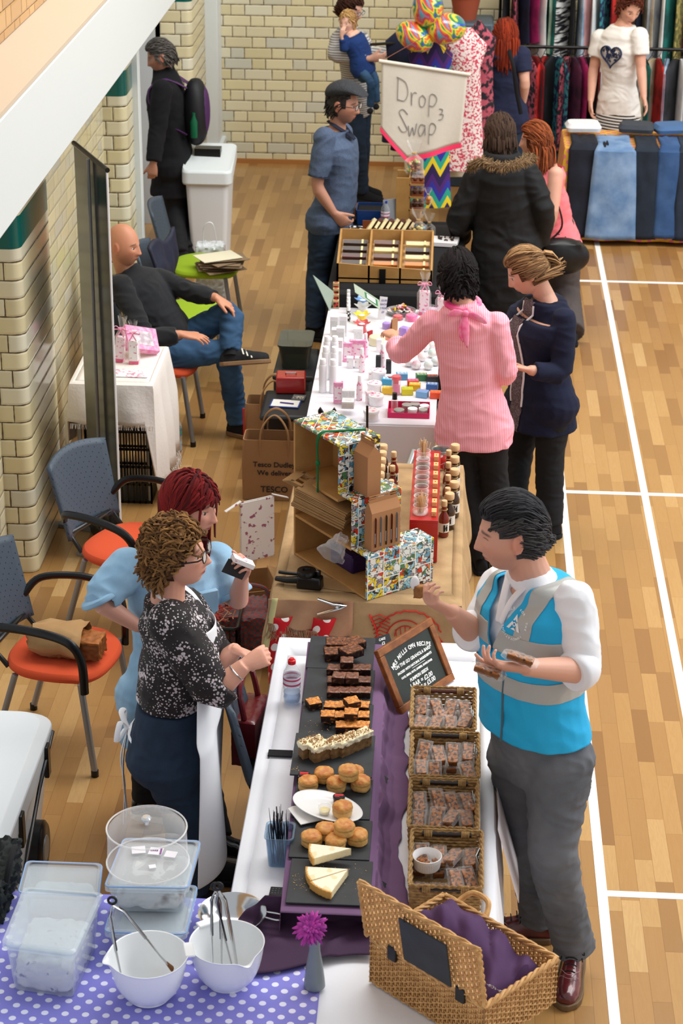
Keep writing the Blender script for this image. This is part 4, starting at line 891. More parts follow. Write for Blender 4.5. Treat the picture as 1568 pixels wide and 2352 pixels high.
hair(TO,'#d9b27a','#b08a50',n=380,L=.05,comb=(0,-.4,-.5),grav=.5,line=.6,side=-.1,back=-.6,lift=.008,rough=50,lw=.006)
garment('blue_top',TO,mat('royal_navy_knit','#15356e',r=.9),off=.012,sleeve=(1.8,1.8),soff=.010,wr=(.005,12),vox=.007);trousers('jeans',TO,MATS['mid_denim'],off=.005,vox=.008,rr=(.092,.085,.075,.07,.07,.065,.062))
for S,q in(('L',TO.J['LA']),('R',TO.J['RA'])):
 m=MB().ell(q+V((.0,-.025,-.03)),(.026,.055,.022));part('baby_shoe',m,black,b_,world=True)
 # seller in printed white T-shirt and striped skirt
J=JJ(HC=(1446,18,9.75),NB=(1430,55,9.78),RS=(1378,88,9.85),LS=(1468,84,9.65),RE=(1362,160,9.85),RW=(1356,232,9.75),LE=(1472,160,9.6),LW=(1478,225,9.5),RHp=(1398,262,9.85),LHp=(1440,262,9.75),RK=(1400,370,9.85),LK=(1440,370,9.75),RA=(1400,440,0,.09),LA=(1440,440,0,.09))
SE=mkbody(J,fem=1,g=1.0)
build_person('seller in a printed white T-shirt and striped skirt behind the jeans table',SE,(.4,-1,-.55),(.1,0,1),'#d9a48c',vox=.007,lips='#b5534e',hs=1.05,hands=dict(R=dict(d=(0,-.1,-1),n=(1,0,0),side=(0,-1,0),curl=(25,28,32,36)),L=dict(d=(.25,-.6,-.8),n=(-1,0,0),side=(-.2,-1,.3),spread=9,curl=(15,18,20,22))),legs=1)
hair(SE,'#6b2f1a','#3c1a10',n=600,L=.05,comb=lambda q:(q.x*.5+.3,.1,.1),grav=.3,line=.62,side=-.05,back=-.6,lift=.018,rough=40,wild=.2)
garment('t_shirt',SE,mat('white_jersey','#eceae4',r=.85,b=(25,.15,.006)),off=.014,sleeve=(.55,.55),soff=.022,wr=(.008,8),vox=.008,seed=31,keepme=True,low=.0)
X,F=frame_of(SE);CHs=SE.J['CH'];me0=SE.gm;p,n=on_surf(me0,CHs-V((0,0,.03))+F*.5,-F);r2,_,u2=fr(-F)
def blob(m,cx,cz,pts,o=.004):
 m.loft([[p+F*q+r2*(cx+x)+u2*(cz+z)for x,z in pts]for q in(-.01,o)])
m=MB();hp=[(16*math.sin(t)**3*.0058,(13*math.cos(t)-5*math.cos(2*t)-2*math.cos(3*t)-math.cos(4*t))*.0058)for t in[k*math.pi/18 for k in range(36)]];o_=[V((0,0))]
ring=[p+F*.006+r2*x+u2*z for x,z in hp];m.tube(ring,.012,6,close=True,flat=.5)
for k in range(26):a=rnd(0,6.28);r=rnd(.02,.075);x,z=r*math.cos(a),r*math.sin(a)*.8+.01;m.ell(p+F*.004+r2*x+u2*z,(rnd(.006,.016),.004,rnd(.004,.012)),None,8,6)
part('heart_print',m,mat('navy_print','#1e2a4a',r=.8),SE.root,world=True);m=MB()
for i,s in enumerate(('VE','ARCH')):m.join(text(s,.05,p+F*.016+r2*(-.03+.05*i)+u2*(-.028+.03*i),cols((r2+u2*.25).normalized(),(u2-r2*.25).normalized(),F),bold=.002))
part('print_lettering',m,MATS['navy_print'],SE.root,world=True)
m=MB();PE=SE.J['PE'];m.loft([ring_el(PE+V((0,0,z)),rx,ry,b_x,V((0,0,1)).cross(b_x))for b_x in[SE.Xp.normalized()]for z,rx,ry in((.10,.15,.11),(.0,.19,.14),(-.2,.20,.15),(-.42,.19,.14))]);part('striped_skirt',m,mat('bw_striped_jersey',r=.9,fn=stripes('#e4e2dc','#17171b',42,2,.5)),SE.root,world=True)
for S in 'LR':shoe(SE,S,(0,-1,0),black,black,L=.25)
# front stall
def onplane(u,v,P0,n):
 d=at(u,v,z=0)-CAMP;n=V(n);return CAMP+d*((V(P0)-CAMP).dot(n)/d.dot(n))
ORD=['first','second','third','fourth','fifth','sixth','seventh','eighth','ninth','tenth','eleventh','twelfth']
wood_leg=mat('grey_table_steel','#80858a',r=.4,m=.7);ttop=mat('table_laminate','#c9c4ba',r=.5)
def trestle(label,x0,x1,y0,y1,z):
 t=thing('trestle_table',label,'table',((x0+x1)/2,(y0+y1)/2,0));dx,dy=x1-x0,y1-y0
 part('tabletop',MB().box((0,0,z-.02),(dx,dy,.03)),ttop,t,bev=.004)
 for sx in(-1,1):
  for sy in(-1,1):part('leg',MB().cyl((sx*(dx/2-.06),sy*(dy/2-.1),0),(sx*(dx/2-.06),sy*(dy/2-.1),z-.035),.014,n=12),wood_leg,t)
 return t
def drape(x0,x1,y0,y1,z,zb,amp=.03,per=.22,seed=0,r=.02,n=9,lift=.006):
 """a cloth lying on a table and hanging in folds to height zb (a number or a function of the side)"""
 m=MB();out=[]
 def edge(a,b,k):
  L=(b-a).length;N=max(4,int(L/.04))
  for i in range(N):out.append((a.lerp(b,i/N),k))
 c=[V((x0,y0,0)),V((x1,y0,0)),V((x1,y1,0)),V((x0,y1,0))];nn=[V((0,-1,0)),V((1,0,0)),V((0,1,0)),V((-1,0,0))]
 for k in range(4):edge(c[k],c[(k+1)%4],k)
 C=V(((x0+x1)/2,(y0+y1)/2,0));rows=[];s=0;arc=[]
 for i,(p,k)in enumerate(out):arc.append(s);s+=(out[(i+1)%len(out)][0]-p).length
 P_=max(3,round(s/per))
 def nrm(i):
  p,k=out[i];q=out[i-1][1];v=nn[k]+(nn[q]if q!=k else V((0,0,0)));return v.normalized()
 for j in range(n+4):
  row=[]
  for i,(p,k)in enumerate(out):
   v=nrm(i);zz=zb(k)if callable(zb)else zb
   if j==0:row.append(V((*(C+(p-C)*.9).xy,z+lift+.0015*noise.noise(p*6+V((seed,0,0))))))
   elif j==1:row.append(V((*(p-v*.012).xy,z+lift)))
   elif j==2:row.append(V((*(p+v*.004).xy,z+lift-.006)))
   else:
    t=(j-3)/n;f=math.sin(arc[i]/s*P_*2*math.pi+seed+.9*noise.noise(p*2+V((0,seed,t))));a=amp*min(1,t*1.6)
    row.append(V((*(p+v*(.010+a*(.5+.6*f)+.02*t)).xy,z-.02-(z-.02-zz)*t)))
  rows.append(row)
 m.loft(rows,cap=False)
 N=len(out);k0=len(m.v);
 m.grid(14,22,lambda a,b:V((*(C+V(((a-.5)*(x1-x0)*.9,(b-.5)*(y1-y0)*.9,0))).xy,z+lift+.0015*noise.noise(V((a*9,b*14,seed))))))
 return m
wcl=mat('white_linen','#eceef4',r=.85,b=(6,.25,.02));
TZ=.75
trestle('white-clothed trestle table under the slates, baskets and brownies',-1.30,-.49,-2.55,.60,TZ)
solo('tablecloth',drape(-1.32,-.465,-2.6,.63,TZ,.2,seed=3),wcl,'white linen cloth over the brownie stall table','tablecloth','white tablecloths',solid=.003)
trestle('side table under the lilac polka-dot cloth at bottom left',-2.75,-1.36,-2.55,-1.25,TZ-.004)
def polka(c1,c2,sc,rad,disp=0):
 def f(nt,N,L,co,src):
  s=nd(N,'ShaderNodeSeparateXYZ');L.new(co,s.inputs[0]);k=.7071*sc
  a=mth(N,L,'MULTIPLY',mth(N,L,'ADD',s.outputs[0],mth(N,L,'ADD',s.outputs[1],mth(N,L,'MULTIPLY',s.outputs[2],.9))),k);b_=mth(N,L,'MULTIPLY',mth(N,L,'SUBTRACT',s.outputs[0],mth(N,L,'ADD',s.outputs[1],mth(N,L,'MULTIPLY',s.outputs[2],.9))),k)
  fa=mth(N,L,'SUBTRACT',mth(N,L,'FRACT',mth(N,L,'ADD',a,100)),.5);fb=mth(N,L,'SUBTRACT',mth(N,L,'FRACT',mth(N,L,'ADD',b_,100)),.5)
  d=mth(N,L,'SQRT',mth(N,L,'ADD',mth(N,L,'MULTIPLY',fa,fa),mth(N,L,'MULTIPLY',fb,fb)));return mixc(N,L,mth(N,L,'LESS_THAN',d,rad),c1,c2)
 return f
def lp(a,b):
 x=-2.8+a*1.79-.10*(b>.8)*0;y=-2.5+b*1.37;x=x+.05*math.sin(b*5)if a>.9 else x
 x=min(x,-1.0+.08*b*0);p=V((x,y,TZ+.012+.006*noise.noise(V((x*4,y*4,0)))+(.012*max(0,noise.noise(V((x*9,y*5,3))))if x>-1.4 else 0)))
 if b>.93:p.z-=(b-.93)*1.5
 return p
solo('polka_dot_cloth',MB().grid(60,50,lp),mat('lilac_polka_cotton',r=.8,fn=polka('#8583d6','#e6e6f8',23,.25),b=(7,.3,.02)),'lilac cloth with white polka dots spread over the corner of the stall','tablecloth',solid=.002)
rt=thing('display_riser','low riser box hidden under the purple cloth below the slates','riser',(-1.03,-.35,TZ+.008));part('box',MB().box((0,-.09,.045),(.2,1.60,.09)),ttop,rt,bev=.004);part('lid',MB().box((0,-.09,.092),(.2,1.60,.004)),ttop,rt)
purple=mat('purple_cotton','#6e4f72',r=.85,b=(18,.2,.008));dpurple=mat('aubergine_cotton','#3d2340',r=.85,b=(14,.25,.01))
def pc(a,b):
 y=-1.42+b*1.83;e=noise.noise(V((b*5,1,0)))*.03+noise.noise(V((b*14,7,0)))*.014
 xl=-1.185-.045*(y-.5)*-.0+(.5-y)*.026;xr=-.93+(.5-y)*.018+.03
 prof=[(xl-.012,TZ+.014),(xl-.010,TZ+.07),(xl-.008,TZ+.102),(xr,TZ+.102),(xr+.02,TZ+.085),(xr+.04,TZ+.035),(xr+.065,TZ+.016),(xr+.11+e*1.3,TZ+.014+.012*abs(noise.noise(V((b*18,3,0)))))]
 t=a*(len(prof)-1);i=min(int(t),len(prof)-2);f=t-i;x=prof[i][0]*(1-f)+prof[i+1][0]*f;z=prof[i][1]*(1-f)+prof[i+1][1]*f
 if i>=4:fo=1.6*noise.noise(V((b*11,a*1.5,3)))+noise.noise(V((b*26,a,8)));z+=.016*max(0,fo)*(a>.55);x+=.012*fo
 return V((x,y,z))
solo('purple_cloth',MB().grid(42,150,pc),purple,'purple cloth draped over the riser and down its right side','cloth',solid=.002)
def pf(a,b):
 x=-1.20+a*.36;t=b;y=-1.33-.05*t-.10*t*t*(1+.6*math.sin(a*5));z=TZ+.098-.085*min(1,t*2.2)+(.012*math.sin(a*16+t*3)+.03*noise.noise(V((a*6,t*5,2))))*min(1,t*2)
 x+=(-.20*t*(1-a));return V((x,y-.17*max(0,t-.4),max(z,TZ+.026)+.004))
solo('purple_napkin',MB().grid(40,30,pf),dpurple,'dark purple cloth falling from the front of the slates towards the vase','cloth',solid=.003)
slate=mat('slate','#24272b',r=.6,b=(50,.25,.003),c2='#2e3236',vs=12)
sl=[(706,859,1462,1536,0),(697,858,1536,1615,0),(688,855,1615,1690,0),(670,858,1690,1787,.018),(673,853,1787,1879,0),(666,852,1881,1972,0),(660,853,1974,2077,0)]
SZ=TZ+.108;SL=[]
nm=['under the fruit brownies','under the plain brownies','under the crumb-topped brownies','under the frosted carrot cake, raised on the others','under the upper scones','under the lower scones','under the shortbread tart, nearest the vase']
for i,(u0,u1,v0,v1,dz)in enumerate(sl):
 z=SZ+dz;p=[at(u0+4,v0,z=z+.006),at(u1,v0,z=z+.006),at(u1,v1,z=z+.006),at(u0,v1,z=z+.006)];y1=(p[0].y+p[1].y)/2;y0=(p[2].y+p[3].y)/2;x0=(p[0].x+p[3].x)/2;x1=(p[1].x+p[2].x)/2
 m=MB().box((0,0,0),(x1-x0,y1-y0-.002,.006));solo('slate',m,slate,'square black slate tile '+nm[i],'serving slate','slates on the purple cloth',loc=((x0+x1)/2,(y0+y1)/2,z+.003+(.008 if dz else 0)),bev=.0015);SL.append(z+.006+(.008 if dz else 0))
 # cakes
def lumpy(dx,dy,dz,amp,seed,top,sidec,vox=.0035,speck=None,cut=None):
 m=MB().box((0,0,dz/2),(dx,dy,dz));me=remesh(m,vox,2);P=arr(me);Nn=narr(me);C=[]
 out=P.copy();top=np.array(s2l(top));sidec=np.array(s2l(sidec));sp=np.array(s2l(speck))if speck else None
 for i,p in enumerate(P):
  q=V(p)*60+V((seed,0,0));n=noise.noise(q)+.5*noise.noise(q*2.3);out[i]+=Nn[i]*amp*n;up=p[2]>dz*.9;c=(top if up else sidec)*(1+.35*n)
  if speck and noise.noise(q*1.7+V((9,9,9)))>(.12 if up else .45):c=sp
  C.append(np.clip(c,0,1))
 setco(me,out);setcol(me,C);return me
cake=mat('baked_cake',vc=True,r=.6,b=(120,.4,.003));gloss=mat('glossy_baked',vc=True,r=.35,b=(160,.4,.002))
def foods(name,label,cat,mesh,mt,spots,zs,group):
 """spots: (u, v, layer z, turn, where)"""
 o0=None
 for i,s in enumerate(spots):
  p=at(s[0],s[1],z=zs+s[2])
  if o0 is None:o0=part(name,mesh,mt);o=o0
  else:o=dup(o0)
  o.location=(p.x,p.y,zs+s[2]);o.rotation_euler=(0,0,math.radians(s[3]));tag(o,label+' '+s[4],cat,group)
 return o0
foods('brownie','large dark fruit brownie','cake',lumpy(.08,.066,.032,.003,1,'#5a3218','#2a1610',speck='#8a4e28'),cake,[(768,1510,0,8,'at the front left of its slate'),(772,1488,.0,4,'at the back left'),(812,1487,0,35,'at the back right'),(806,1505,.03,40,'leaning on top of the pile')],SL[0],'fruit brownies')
ro=['back','middle','front'];sp=[]
for r,v in enumerate((1545,1573,1597)):
 for c_,u in enumerate((766,790,814,836)):sp.append((u,v,0,(r*7+c_*5)%9-4,'bottom layer, %s row, %s from the left'%(ro[r],ORD[c_])))
sp+=[(796,1528,.032,3,'top layer, alone at the back'),(778,1563,.032,-5,'top layer, left of two'),(808,1564,.032,2,'top layer, right of two')]
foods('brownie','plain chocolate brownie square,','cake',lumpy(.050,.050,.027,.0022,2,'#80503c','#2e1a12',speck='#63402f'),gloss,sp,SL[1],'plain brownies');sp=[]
for r,v in enumerate((1632,1655,1678)):
 for c_,u in enumerate((760,786,810,832)):
  if(r,c_)==(2,0):continue
  sp.append((u,v,0,(r*5+c_*7)%9-4,'bottom layer, %s row, %s from the left'%(ro[r],ORD[c_])))
sp+=[(720,1624,0,25,'standing apart on the left'),(808,1622,.034,28,'top layer, at the back'),(806,1648,.034,0,'top layer, in the middle'),(752,1653,.02,3,'top layer, on the left')]
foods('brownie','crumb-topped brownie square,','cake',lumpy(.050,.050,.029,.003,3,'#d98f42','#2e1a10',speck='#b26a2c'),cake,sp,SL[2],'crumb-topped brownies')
def slicecake(label,u,v,rz,L):
 p=at(u,v,z=SL[3]);t=thing('carrot_cake_slice',label,'cake',(p.x,p.y,SL[3]),math.radians(rz),'frosted carrot cake slices')
 part('sponge',lumpy(L,.036,.045,.0015,5,'#7d5a34','#83623c',speck='#5c3c20'),cake,t);me=lumpy(L+.008,.044,.02,.005,8,'#f4e6bd','#f6ecce',vox=.003,speck=None);me.transform(Matrix.Translation((0,0,.041)));part('frosting',me,mat('cream_frosting',vc=True,r=.5),t)
 m=MB()
 for k in range(70):m.ell((rnd(-L/2,L/2),rnd(-.02,.02),.0635+rnd(0,.002)),(rnd(.0018,.004),rnd(.0015,.003),rnd(.001,.002)),rotz(rnd(0,3)),6,4)
 tag(part('nut_crumbs',m,mat('toasted_nuts','#bf8c4c',r=.7,c2='#8a5a2c',vs=90),t),None,None,None,'stuff');return t
slicecake('frosted carrot cake slice on the left, smallest in view',714,1733,33,.085);slicecake('frosted carrot cake slice in the middle',748,1738,38,.12);slicecake('frosted carrot cake slice, second from the right',786,1728,40,.125);slicecake('frosted carrot cake slice on the right with most nuts',812,1722,44,.14)
def scone(seed,tone=0):
 pr=[(.0,0),(.030,.001),(.034,.006),(.035,.018),(.0335,.024),(.0355,.030),(.034,.040),(.026,.046),(.012,.0485),(0,.049)];m=MB().lathe(pr,n=28);me=remesh(m,.003,2);P=arr(me);Nn=narr(me);C=[];out=P.copy()
 a_,b2,c2=(np.array(s2l(x))for x in('#c9783a','#e0a456','#d8a862'))
 for i,p in enumerate(P):
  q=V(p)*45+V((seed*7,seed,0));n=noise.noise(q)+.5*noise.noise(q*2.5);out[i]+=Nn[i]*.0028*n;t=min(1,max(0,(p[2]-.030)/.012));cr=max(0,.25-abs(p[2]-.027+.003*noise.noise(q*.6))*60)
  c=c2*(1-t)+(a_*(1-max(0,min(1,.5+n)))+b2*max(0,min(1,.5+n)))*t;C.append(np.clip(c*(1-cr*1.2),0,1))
 setco(me,out);setcol(me,C);return me
bk_=mat('golden_scone',vc=True,r=.5,b=(90,.3,.003));S1,S2=scone(1),scone(2)
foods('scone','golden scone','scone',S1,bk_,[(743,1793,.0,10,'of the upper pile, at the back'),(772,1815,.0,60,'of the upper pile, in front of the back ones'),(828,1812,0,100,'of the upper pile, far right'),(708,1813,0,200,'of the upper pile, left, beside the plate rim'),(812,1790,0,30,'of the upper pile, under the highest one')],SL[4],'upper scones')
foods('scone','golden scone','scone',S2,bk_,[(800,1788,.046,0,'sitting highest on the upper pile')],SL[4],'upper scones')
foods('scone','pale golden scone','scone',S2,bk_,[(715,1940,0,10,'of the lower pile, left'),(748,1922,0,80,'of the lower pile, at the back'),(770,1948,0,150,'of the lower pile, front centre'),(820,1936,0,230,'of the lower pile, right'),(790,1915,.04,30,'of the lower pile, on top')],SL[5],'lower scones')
P0=at(752,1862,z=SZ+.02);A_=rotz(math.radians(-32));t=thing('oval_plate','white oval plate with a scone and pot of cream, resting on folded napkins','plate',(P0.x,P0.y,SZ+.022),math.radians(-32));wch=mat('white_china','#f4f5f6',r=.25)
part('dish',MB().lathe([(.0,.003),(.06,.003),(.075,.006),(.10,.016),(.102,.018),(.099,.0185),(.074,.009),(.058,.006),(0,.006)],n=48,sx=1.32,sy=.78),wch,t);part('rim',MB().tube([V((.133*math.cos(a),.079*math.sin(a),.018))for a in[k*math.pi/24 for k in range(48)]],.0016,6,close=True),wch,t)
m=MB()
for k in range(3):c=at(706-k*2,1868+k*3,z=SZ+.008);m.box((c.x,c.y,SZ+.008+k*.004),(.085,.11,.003),rotz(math.radians(20+k*4)))
solo('paper_napkins',m,mat('white_tissue','#f0efec',r=.9),'folded white paper napkins tucked under the oval plate','napkins',solid=0)
foods('scone','brown scone','scone',S1,bk_,[(786,1872,0,60,'lying on the oval plate')],SZ+.032,'plate scone')
c=at(745,1868,z=SZ+.03);t=thing('cream_pot','small clear plastic pot of butter on the oval plate','pot',(c.x,c.y,SZ+.03));part('pot',MB().lathe([(.0,0),(.017,0),(.023,.028),(.0255,.029),(.0225,.0285),(.016,.002),(0,.002)],n=28),film('clear_pot',a=.12),t);part('butter',MB().lathe([(0,.003),(.0155,.003),(.018,.014),(.012,.0165),(0,.017)],n=20),mat('butter','#f3e3a0',r=.4),t)
def jam(label,u,v,z,rz=0):
 c=at(u,v,z=z);t=thing('jam_pot',label,'jam',(c.x,c.y,z),rz,'jam pots');part('glass',MB().lathe([(0,0),(.016,0),(.019,.004),(.019,.018),(.0175,.022)],n=24),mat('red_jam','#5e0d12',r=.12),t);part('lid',MB().lathe([(.0205,.022),(.021,.030),(.019,.032),(0,.032)],n=28),mat('black_lid','#16171a',r=.3,m=.3),t)
 part('lid_label',MB().box((0,.004,.0325),(.03,.012,.0006)).box((-.006,-.006,.0325),(.016,.004,.0006)),mat('lid_red','#c8202a',r=.4),t)
jam('small jam pot with a red and black lid beside the upper scones',698,1795,SL[4]);jam('small jam pot with a red and black lid behind the plate scone',778,1846,SZ+.02)
def tart(label,u,v,rz,a0,z,R=.14):
 c=at(u,v,z=SL[6]);m=MB();out=[(0,0)]+[(R*(1+.012*math.cos(k*9))*math.cos(math.radians(a0*k/14)),R*(1+.012*math.cos(k*9))*math.sin(math.radians(a0*k/14)))for k in range(15)];m.prism(out,lambda x,y:V((x,y,0)),lambda x,y:V((x,y,.028)));me=remesh(m,.003,2);P=arr(me);C=[]
 for p in P:r=math.hypot(p[0],p[1]);n=noise.noise(V(p)*40);cr=r>R*.95;C.append(s2l('#d9a353')if cr else(s2l('#f6ecd2')if p[2]>.026 and n>-.25 else s2l('#efdcae')))
 setcol(me,C);o=part('shortbread_wedge',me,mat('shortbread',vc=True,r=.6,b=(100,.3,.003)));o.location=(c.x,c.y,SL[6]+z);o.rotation_euler=(0,0,math.radians(rz));return tag(o,label,'tart','shortbread wedges')
tart('sugared shortbread wedge lying on top, at the back',806,1980,172,38,.026);tart('sugared shortbread wedge in the middle of the tart',800,2012,178,34,0);tart('sugared shortbread wedge at the front of the tart',798,2014,213,38,0)
m=MB()
for k in range(170):
 u,v=random.choice(((rnd(690,760),rnd(1655,1690)),(rnd(665,700),rnd(1760,1775)),(rnd(672,700),rnd(2005,2045)),(rnd(700,840),rnd(1985,2060)),(rnd(690,850),rnd(1625,1685)),(rnd(700,850),rnd(1600,1625))))
 i=6 if v>1974 else 3 if v<1780 and v>1700 else 2;c=at(u,v,z=SL[i]);s=rnd(.0006,.0022);m.ell((c.x,c.y,SL[i]+s*.5),(s,s,s*.6),None,5,4)
tag(part('cake_crumbs',m,mat('crumbs','#d0a868',r=.8)),'scattered golden cake crumbs on the black slates','crumbs',None,'stuff')
chalkp=mat('chalk_white','#f2f4f2',r=.9);cboard=mat('chalkboard_black','#17191b',r=.55,b=(30,.1,.002))
def pricetag(label,u,v,z,lines,rz=0,lean=60,w_=.085,h=.062):
 c=at(u,v,z=z);R=rotz(math.radians(rz))@Matrix.Rotation(math.radians(lean),3,'X');t=thing('price_tag',label,'price tag',(c.x,c.y,z),0,'chalk price tags');m=MB().box(R@V((0,0,0)),(w_,h,.003),R);part('card',m,cboard,t);m=MB()
 for i,(s,sz)in enumerate(lines):m.join(text(s,sz,R@V((0,h*.28-i*h*.28,.0022)),R,al='CENTER',shear=.2,bold=.0004))
 part('chalk_lettering',m,chalkp,t)
pricetag('small chalk price tag beside the plain brownies',872,1560,TZ+.06,(('BROWNIE',.014),('GF',.014),('£1.50',.016)),75,35);pricetag('small chalk price tag beside the carrot cake',868,1790,TZ+.06,(('CARROT',.013),('CAKE',.013),('£2.50',.018)),75,35);pricetag('small chalk price tag half hidden beside the lower slates',862,2035,TZ+.05,(('TART',.013),('£1.50',.016)),78,30);pricetag('small chalk price tag behind the framed chalkboard',879,1478,TZ+.05,(('CAKE',.013),('£2',.016)),40,60)
# framed chalkboard
BL=at(919,1643,z=TZ+.01);BR=at(1041,1561,z=TZ+.01);ex=(BR-BL);Lw=ex.length;ex.normalize();
def tl_at(u,v):
 lo=None
 for k in range(1,400):
  p=CAMP+(at(u,v,z=0)-CAMP)*(.3+k*.0017)
  d=abs((p-BL).dot(ex));
  if lo is None or d<lo[0]:lo=(d,p)
 return lo[1]
TL=tl_at(861,1496);ey=(TL-BL);Lh=ey.length;ey.normalize();ez=ex.cross(ey).normalized();R=cols(ex,ey,ez);print('board',Lw,Lh,TL)
t=thing('framed_chalkboard','wood-framed chalkboard with handwritten granola bar prices propped behind the baskets','chalkboard',BL);t.rotation_euler=R.to_euler();bpy.context.view_layer.update()
fw=.03;ok=mat('rustic_oak_frame','#9a5a26',r=.5,c2='#7a441c',vs=30,st=(1,1,1),b=(60,.3,.003))
for n_,c,s in(('frame_rail',(Lw/2,fw/2,0),(Lw,fw,.022)),('frame_rail',(Lw/2,Lh-fw/2,0),(Lw,fw,.022)),('frame_stile',(fw/2,Lh/2,0),(fw,Lh-2*fw,.022)),('frame_stile',(Lw-fw/2,Lh/2,0),(fw,Lh-2*fw,.022))):part(n_,MB().box(c,s),ok,t,bev=.003)
part('board',MB().box((Lw/2,Lh/2,-.002),(Lw-2*fw,Lh-2*fw,.008)),mat('chalkboard_green_black','#1c2420',r=.45,c2='#26302a',vs=6),t);part('easel_prop',MB().box((Lw/2,Lh*.45,-.05),(.03,Lh*.8,.006),Matrix.Rotation(.2,3,'X')),ok,t)
m=MB();I=Matrix.Identity(3);cx=Lw/2;s_=Lh-2*fw
for i,ch in enumerate('MRS MILLS OWN RECIPE'):
 if ch!=' ':a=(i-9.5)/9.5;m.join(text(ch,.023,(cx+a*(Lw/2-fw-.028),fw+s_*.86-.032*a*a,.0028),rotz(-a*.38),bold=.0008))
for j,(s,sz)in enumerate((('ON THE GO GRANOLA BARS',.0205),('PACKED WITH NATURAL INGREDIENTS',.0155),('OATS, SEEDS, NUTS, LINSEED, SUNFLOWER',.0135),('PUMPKIN SEEDS',.015),('1 BAR = £2.00',.022),('3 BARS = £5.00',.022))):
 sc=min(1,(Lw-2*fw-.02)/(len(s)*sz*.80));m.join(text(s,sz*sc*1.12,(cx,fw+s_*(.66-.115*j),.0028),rotz(.02*(j%2)),bold=.0006,shear=.12))
m.box((cx+.02,fw+s_*.545-.011,.0028),(.085,.0016,.0006));part('chalk_lettering',m,chalkp,t)
# seagrass baskets of granola bars
sg=mat('seagrass','#8c6b41',r=.85,c2='#b3905c',vs=60,b=(150,.5,.003));dk=mat('dark_stained_handle','#20150f',r=.35,coat=.3);dk2=mat('mahogany_handle','#5a2a1a',r=.35,coat=.4);cel=film('clear_wrapper',a=-.06,r=.09)
granola=mat('granola',vc=True,r=.6,b=(140,.6,.004));GM=lumpy(.036,.085,.020,.0025,11,'#a0622c','#7c4a22',speck='#4a2810',vox=.0028)
def wrapper(dx=.05,dy=.125,h=.026):
 def fn(s):
  def g(a,b):
   x=(a-.5)*dx;y=(b-.5)*dy;e=min(1,(.5-abs(b-.5))*6)*min(1,(.5-abs(a-.5))*9);e=max(0,e)**.6;w_=noise.noise(V((x*90,y*60,s*5)))*.004*e;cr=.0012*math.sin(a*60)*(abs(b-.5)>.40)
   return V((x*(1+.1*(1-e)),y,h*.5+s*(h*.52*e)+w_+cr))
  return g
 m=MB().grid(14,26,fn(1));m.grid(14,26,fn(-1));return m
WR=[part('tmpw',wrapper(),cel).data for _ in range(1)];bpy.data.objects.remove([o for o in bpy.data.objects if o.name.startswith('tmpw')][0])
UL=set()
def basket(label,u0,u1,v0,v1,bars,idx,htop=.105,slot=False,words=''):
 zt=TZ+.012+htop;a=at((u0[0]+u0[1])/2,v0,z=zt);b_=at(u1[0],v1,z=zt);c_=at(u1[1],v1,z=zt);d=at(u0[0],v0,z=zt);e=at(u0[1],v0,z=zt)
 x0=(b_.x+d.x)/2;x1=(c_.x+e.x)/2;y1=(d.y+e.y)/2;y0=(b_.y+c_.y)/2;W,D=x1-x0,y1-y0;t=thing('seagrass_basket',label,'basket',((x0+x1)/2,(y0+y1)/2,TZ+.012),0,'granola bar baskets')
 m=MB();nrow=9;N=64
 def pt(s,z,k):
  s=s%1*4;i=int(s);f=s-i;cs=[(-W/2,-D/2),(W/2,-D/2),(W/2,D/2),(-W/2,D/2)];p=V((*cs[i],0)).lerp(V((*cs[(i+1)%4],0)),f);n_=[V((0,-1,0)),V((1,0,0)),V((0,1,0)),V((-1,0,0))][i];cx_=min(f,1-f)*(W if i%2==0 else D);r=.012
  p=p*(1-.05*(1-z/htop));
  return V((p.x,p.y,z))+n_*(.0022*(1 if k%2 else-1))
 for r in range(nrow):
  z=.006+(htop-.012)*r/(nrow-1);m.tube([pt(j/N,z,j+r)for j in range(N)],.0052,6,close=True)
 part('woven_wall',m,sg,t);part('base',MB().box((0,0,.004),(W*.94,D*.94,.006)),sg,t);m=MB();N2=150
 for ph in(0,math.pi):m.tube([pt(j/N2,htop,1)+V((0,0,.0035*math.sin(j*.9+ph)))+V((math.cos(j*.9+ph)*.0028,0,0))for j in range(N2)],.0038,5,close=True)
 part('braided_rim',m,sg,t)
 for s in(-1,1):
  h=part('handle_bar',MB().tube([(-W*.36,s*(D/2-.002),htop-.012),(W*.36,s*(D/2-.002),htop-.012)],.0095,14),dk2 if idx==0 else dk,t)
  for q in(-1,1):
   m=MB()
   for k in range(5):m.tube([V((q*W*.27+(k-2)*.0055,s*(D/2-.002)+.0125*math.cos(a_),htop-.012+.0125*math.sin(a_)))for a_ in[j*.7854 for j in range(8)]],.0026,5,close=True)
   part('lashing',m,sg,h)
 used=[]
 for i,(fx,fy,fz,rz,tx)in enumerate(bars):
  p=V((t.location.x+fx*W,t.location.y+fy*D,TZ+.022+fz));b2=thing('granola_bar','wrapped granola bar in the '+words+' basket, '+['far left','left of centre','centre','right of centre','far right'][min(4,max(0,int((fx+.5)*5)))]+(' at the back' if fy>.12 else ' at the front' if fy<-.12 else ' in the middle')+(' on top' if fz>.02 else ' lower layer'),'granola bar',p,0,'granola bars in the '+words+' basket');UL.add(b2['label'])if b2['label']not in UL else b2.__setitem__('label',b2['label']+', more turned');b2.rotation_euler=(math.radians(tx),math.radians(rnd(-8,8)),math.radians(rz))
  q=bpy.data.objects.new('bar',GM);COL.objects.link(q);q.parent=b2;q.location=(0,0,.003)
  if not GM.materials:GM.materials.append(granola)
  q=bpy.data.objects.new('film_wrapper',WR[0]);COL.objects.link(q);q.parent=b2
 return t,W,D
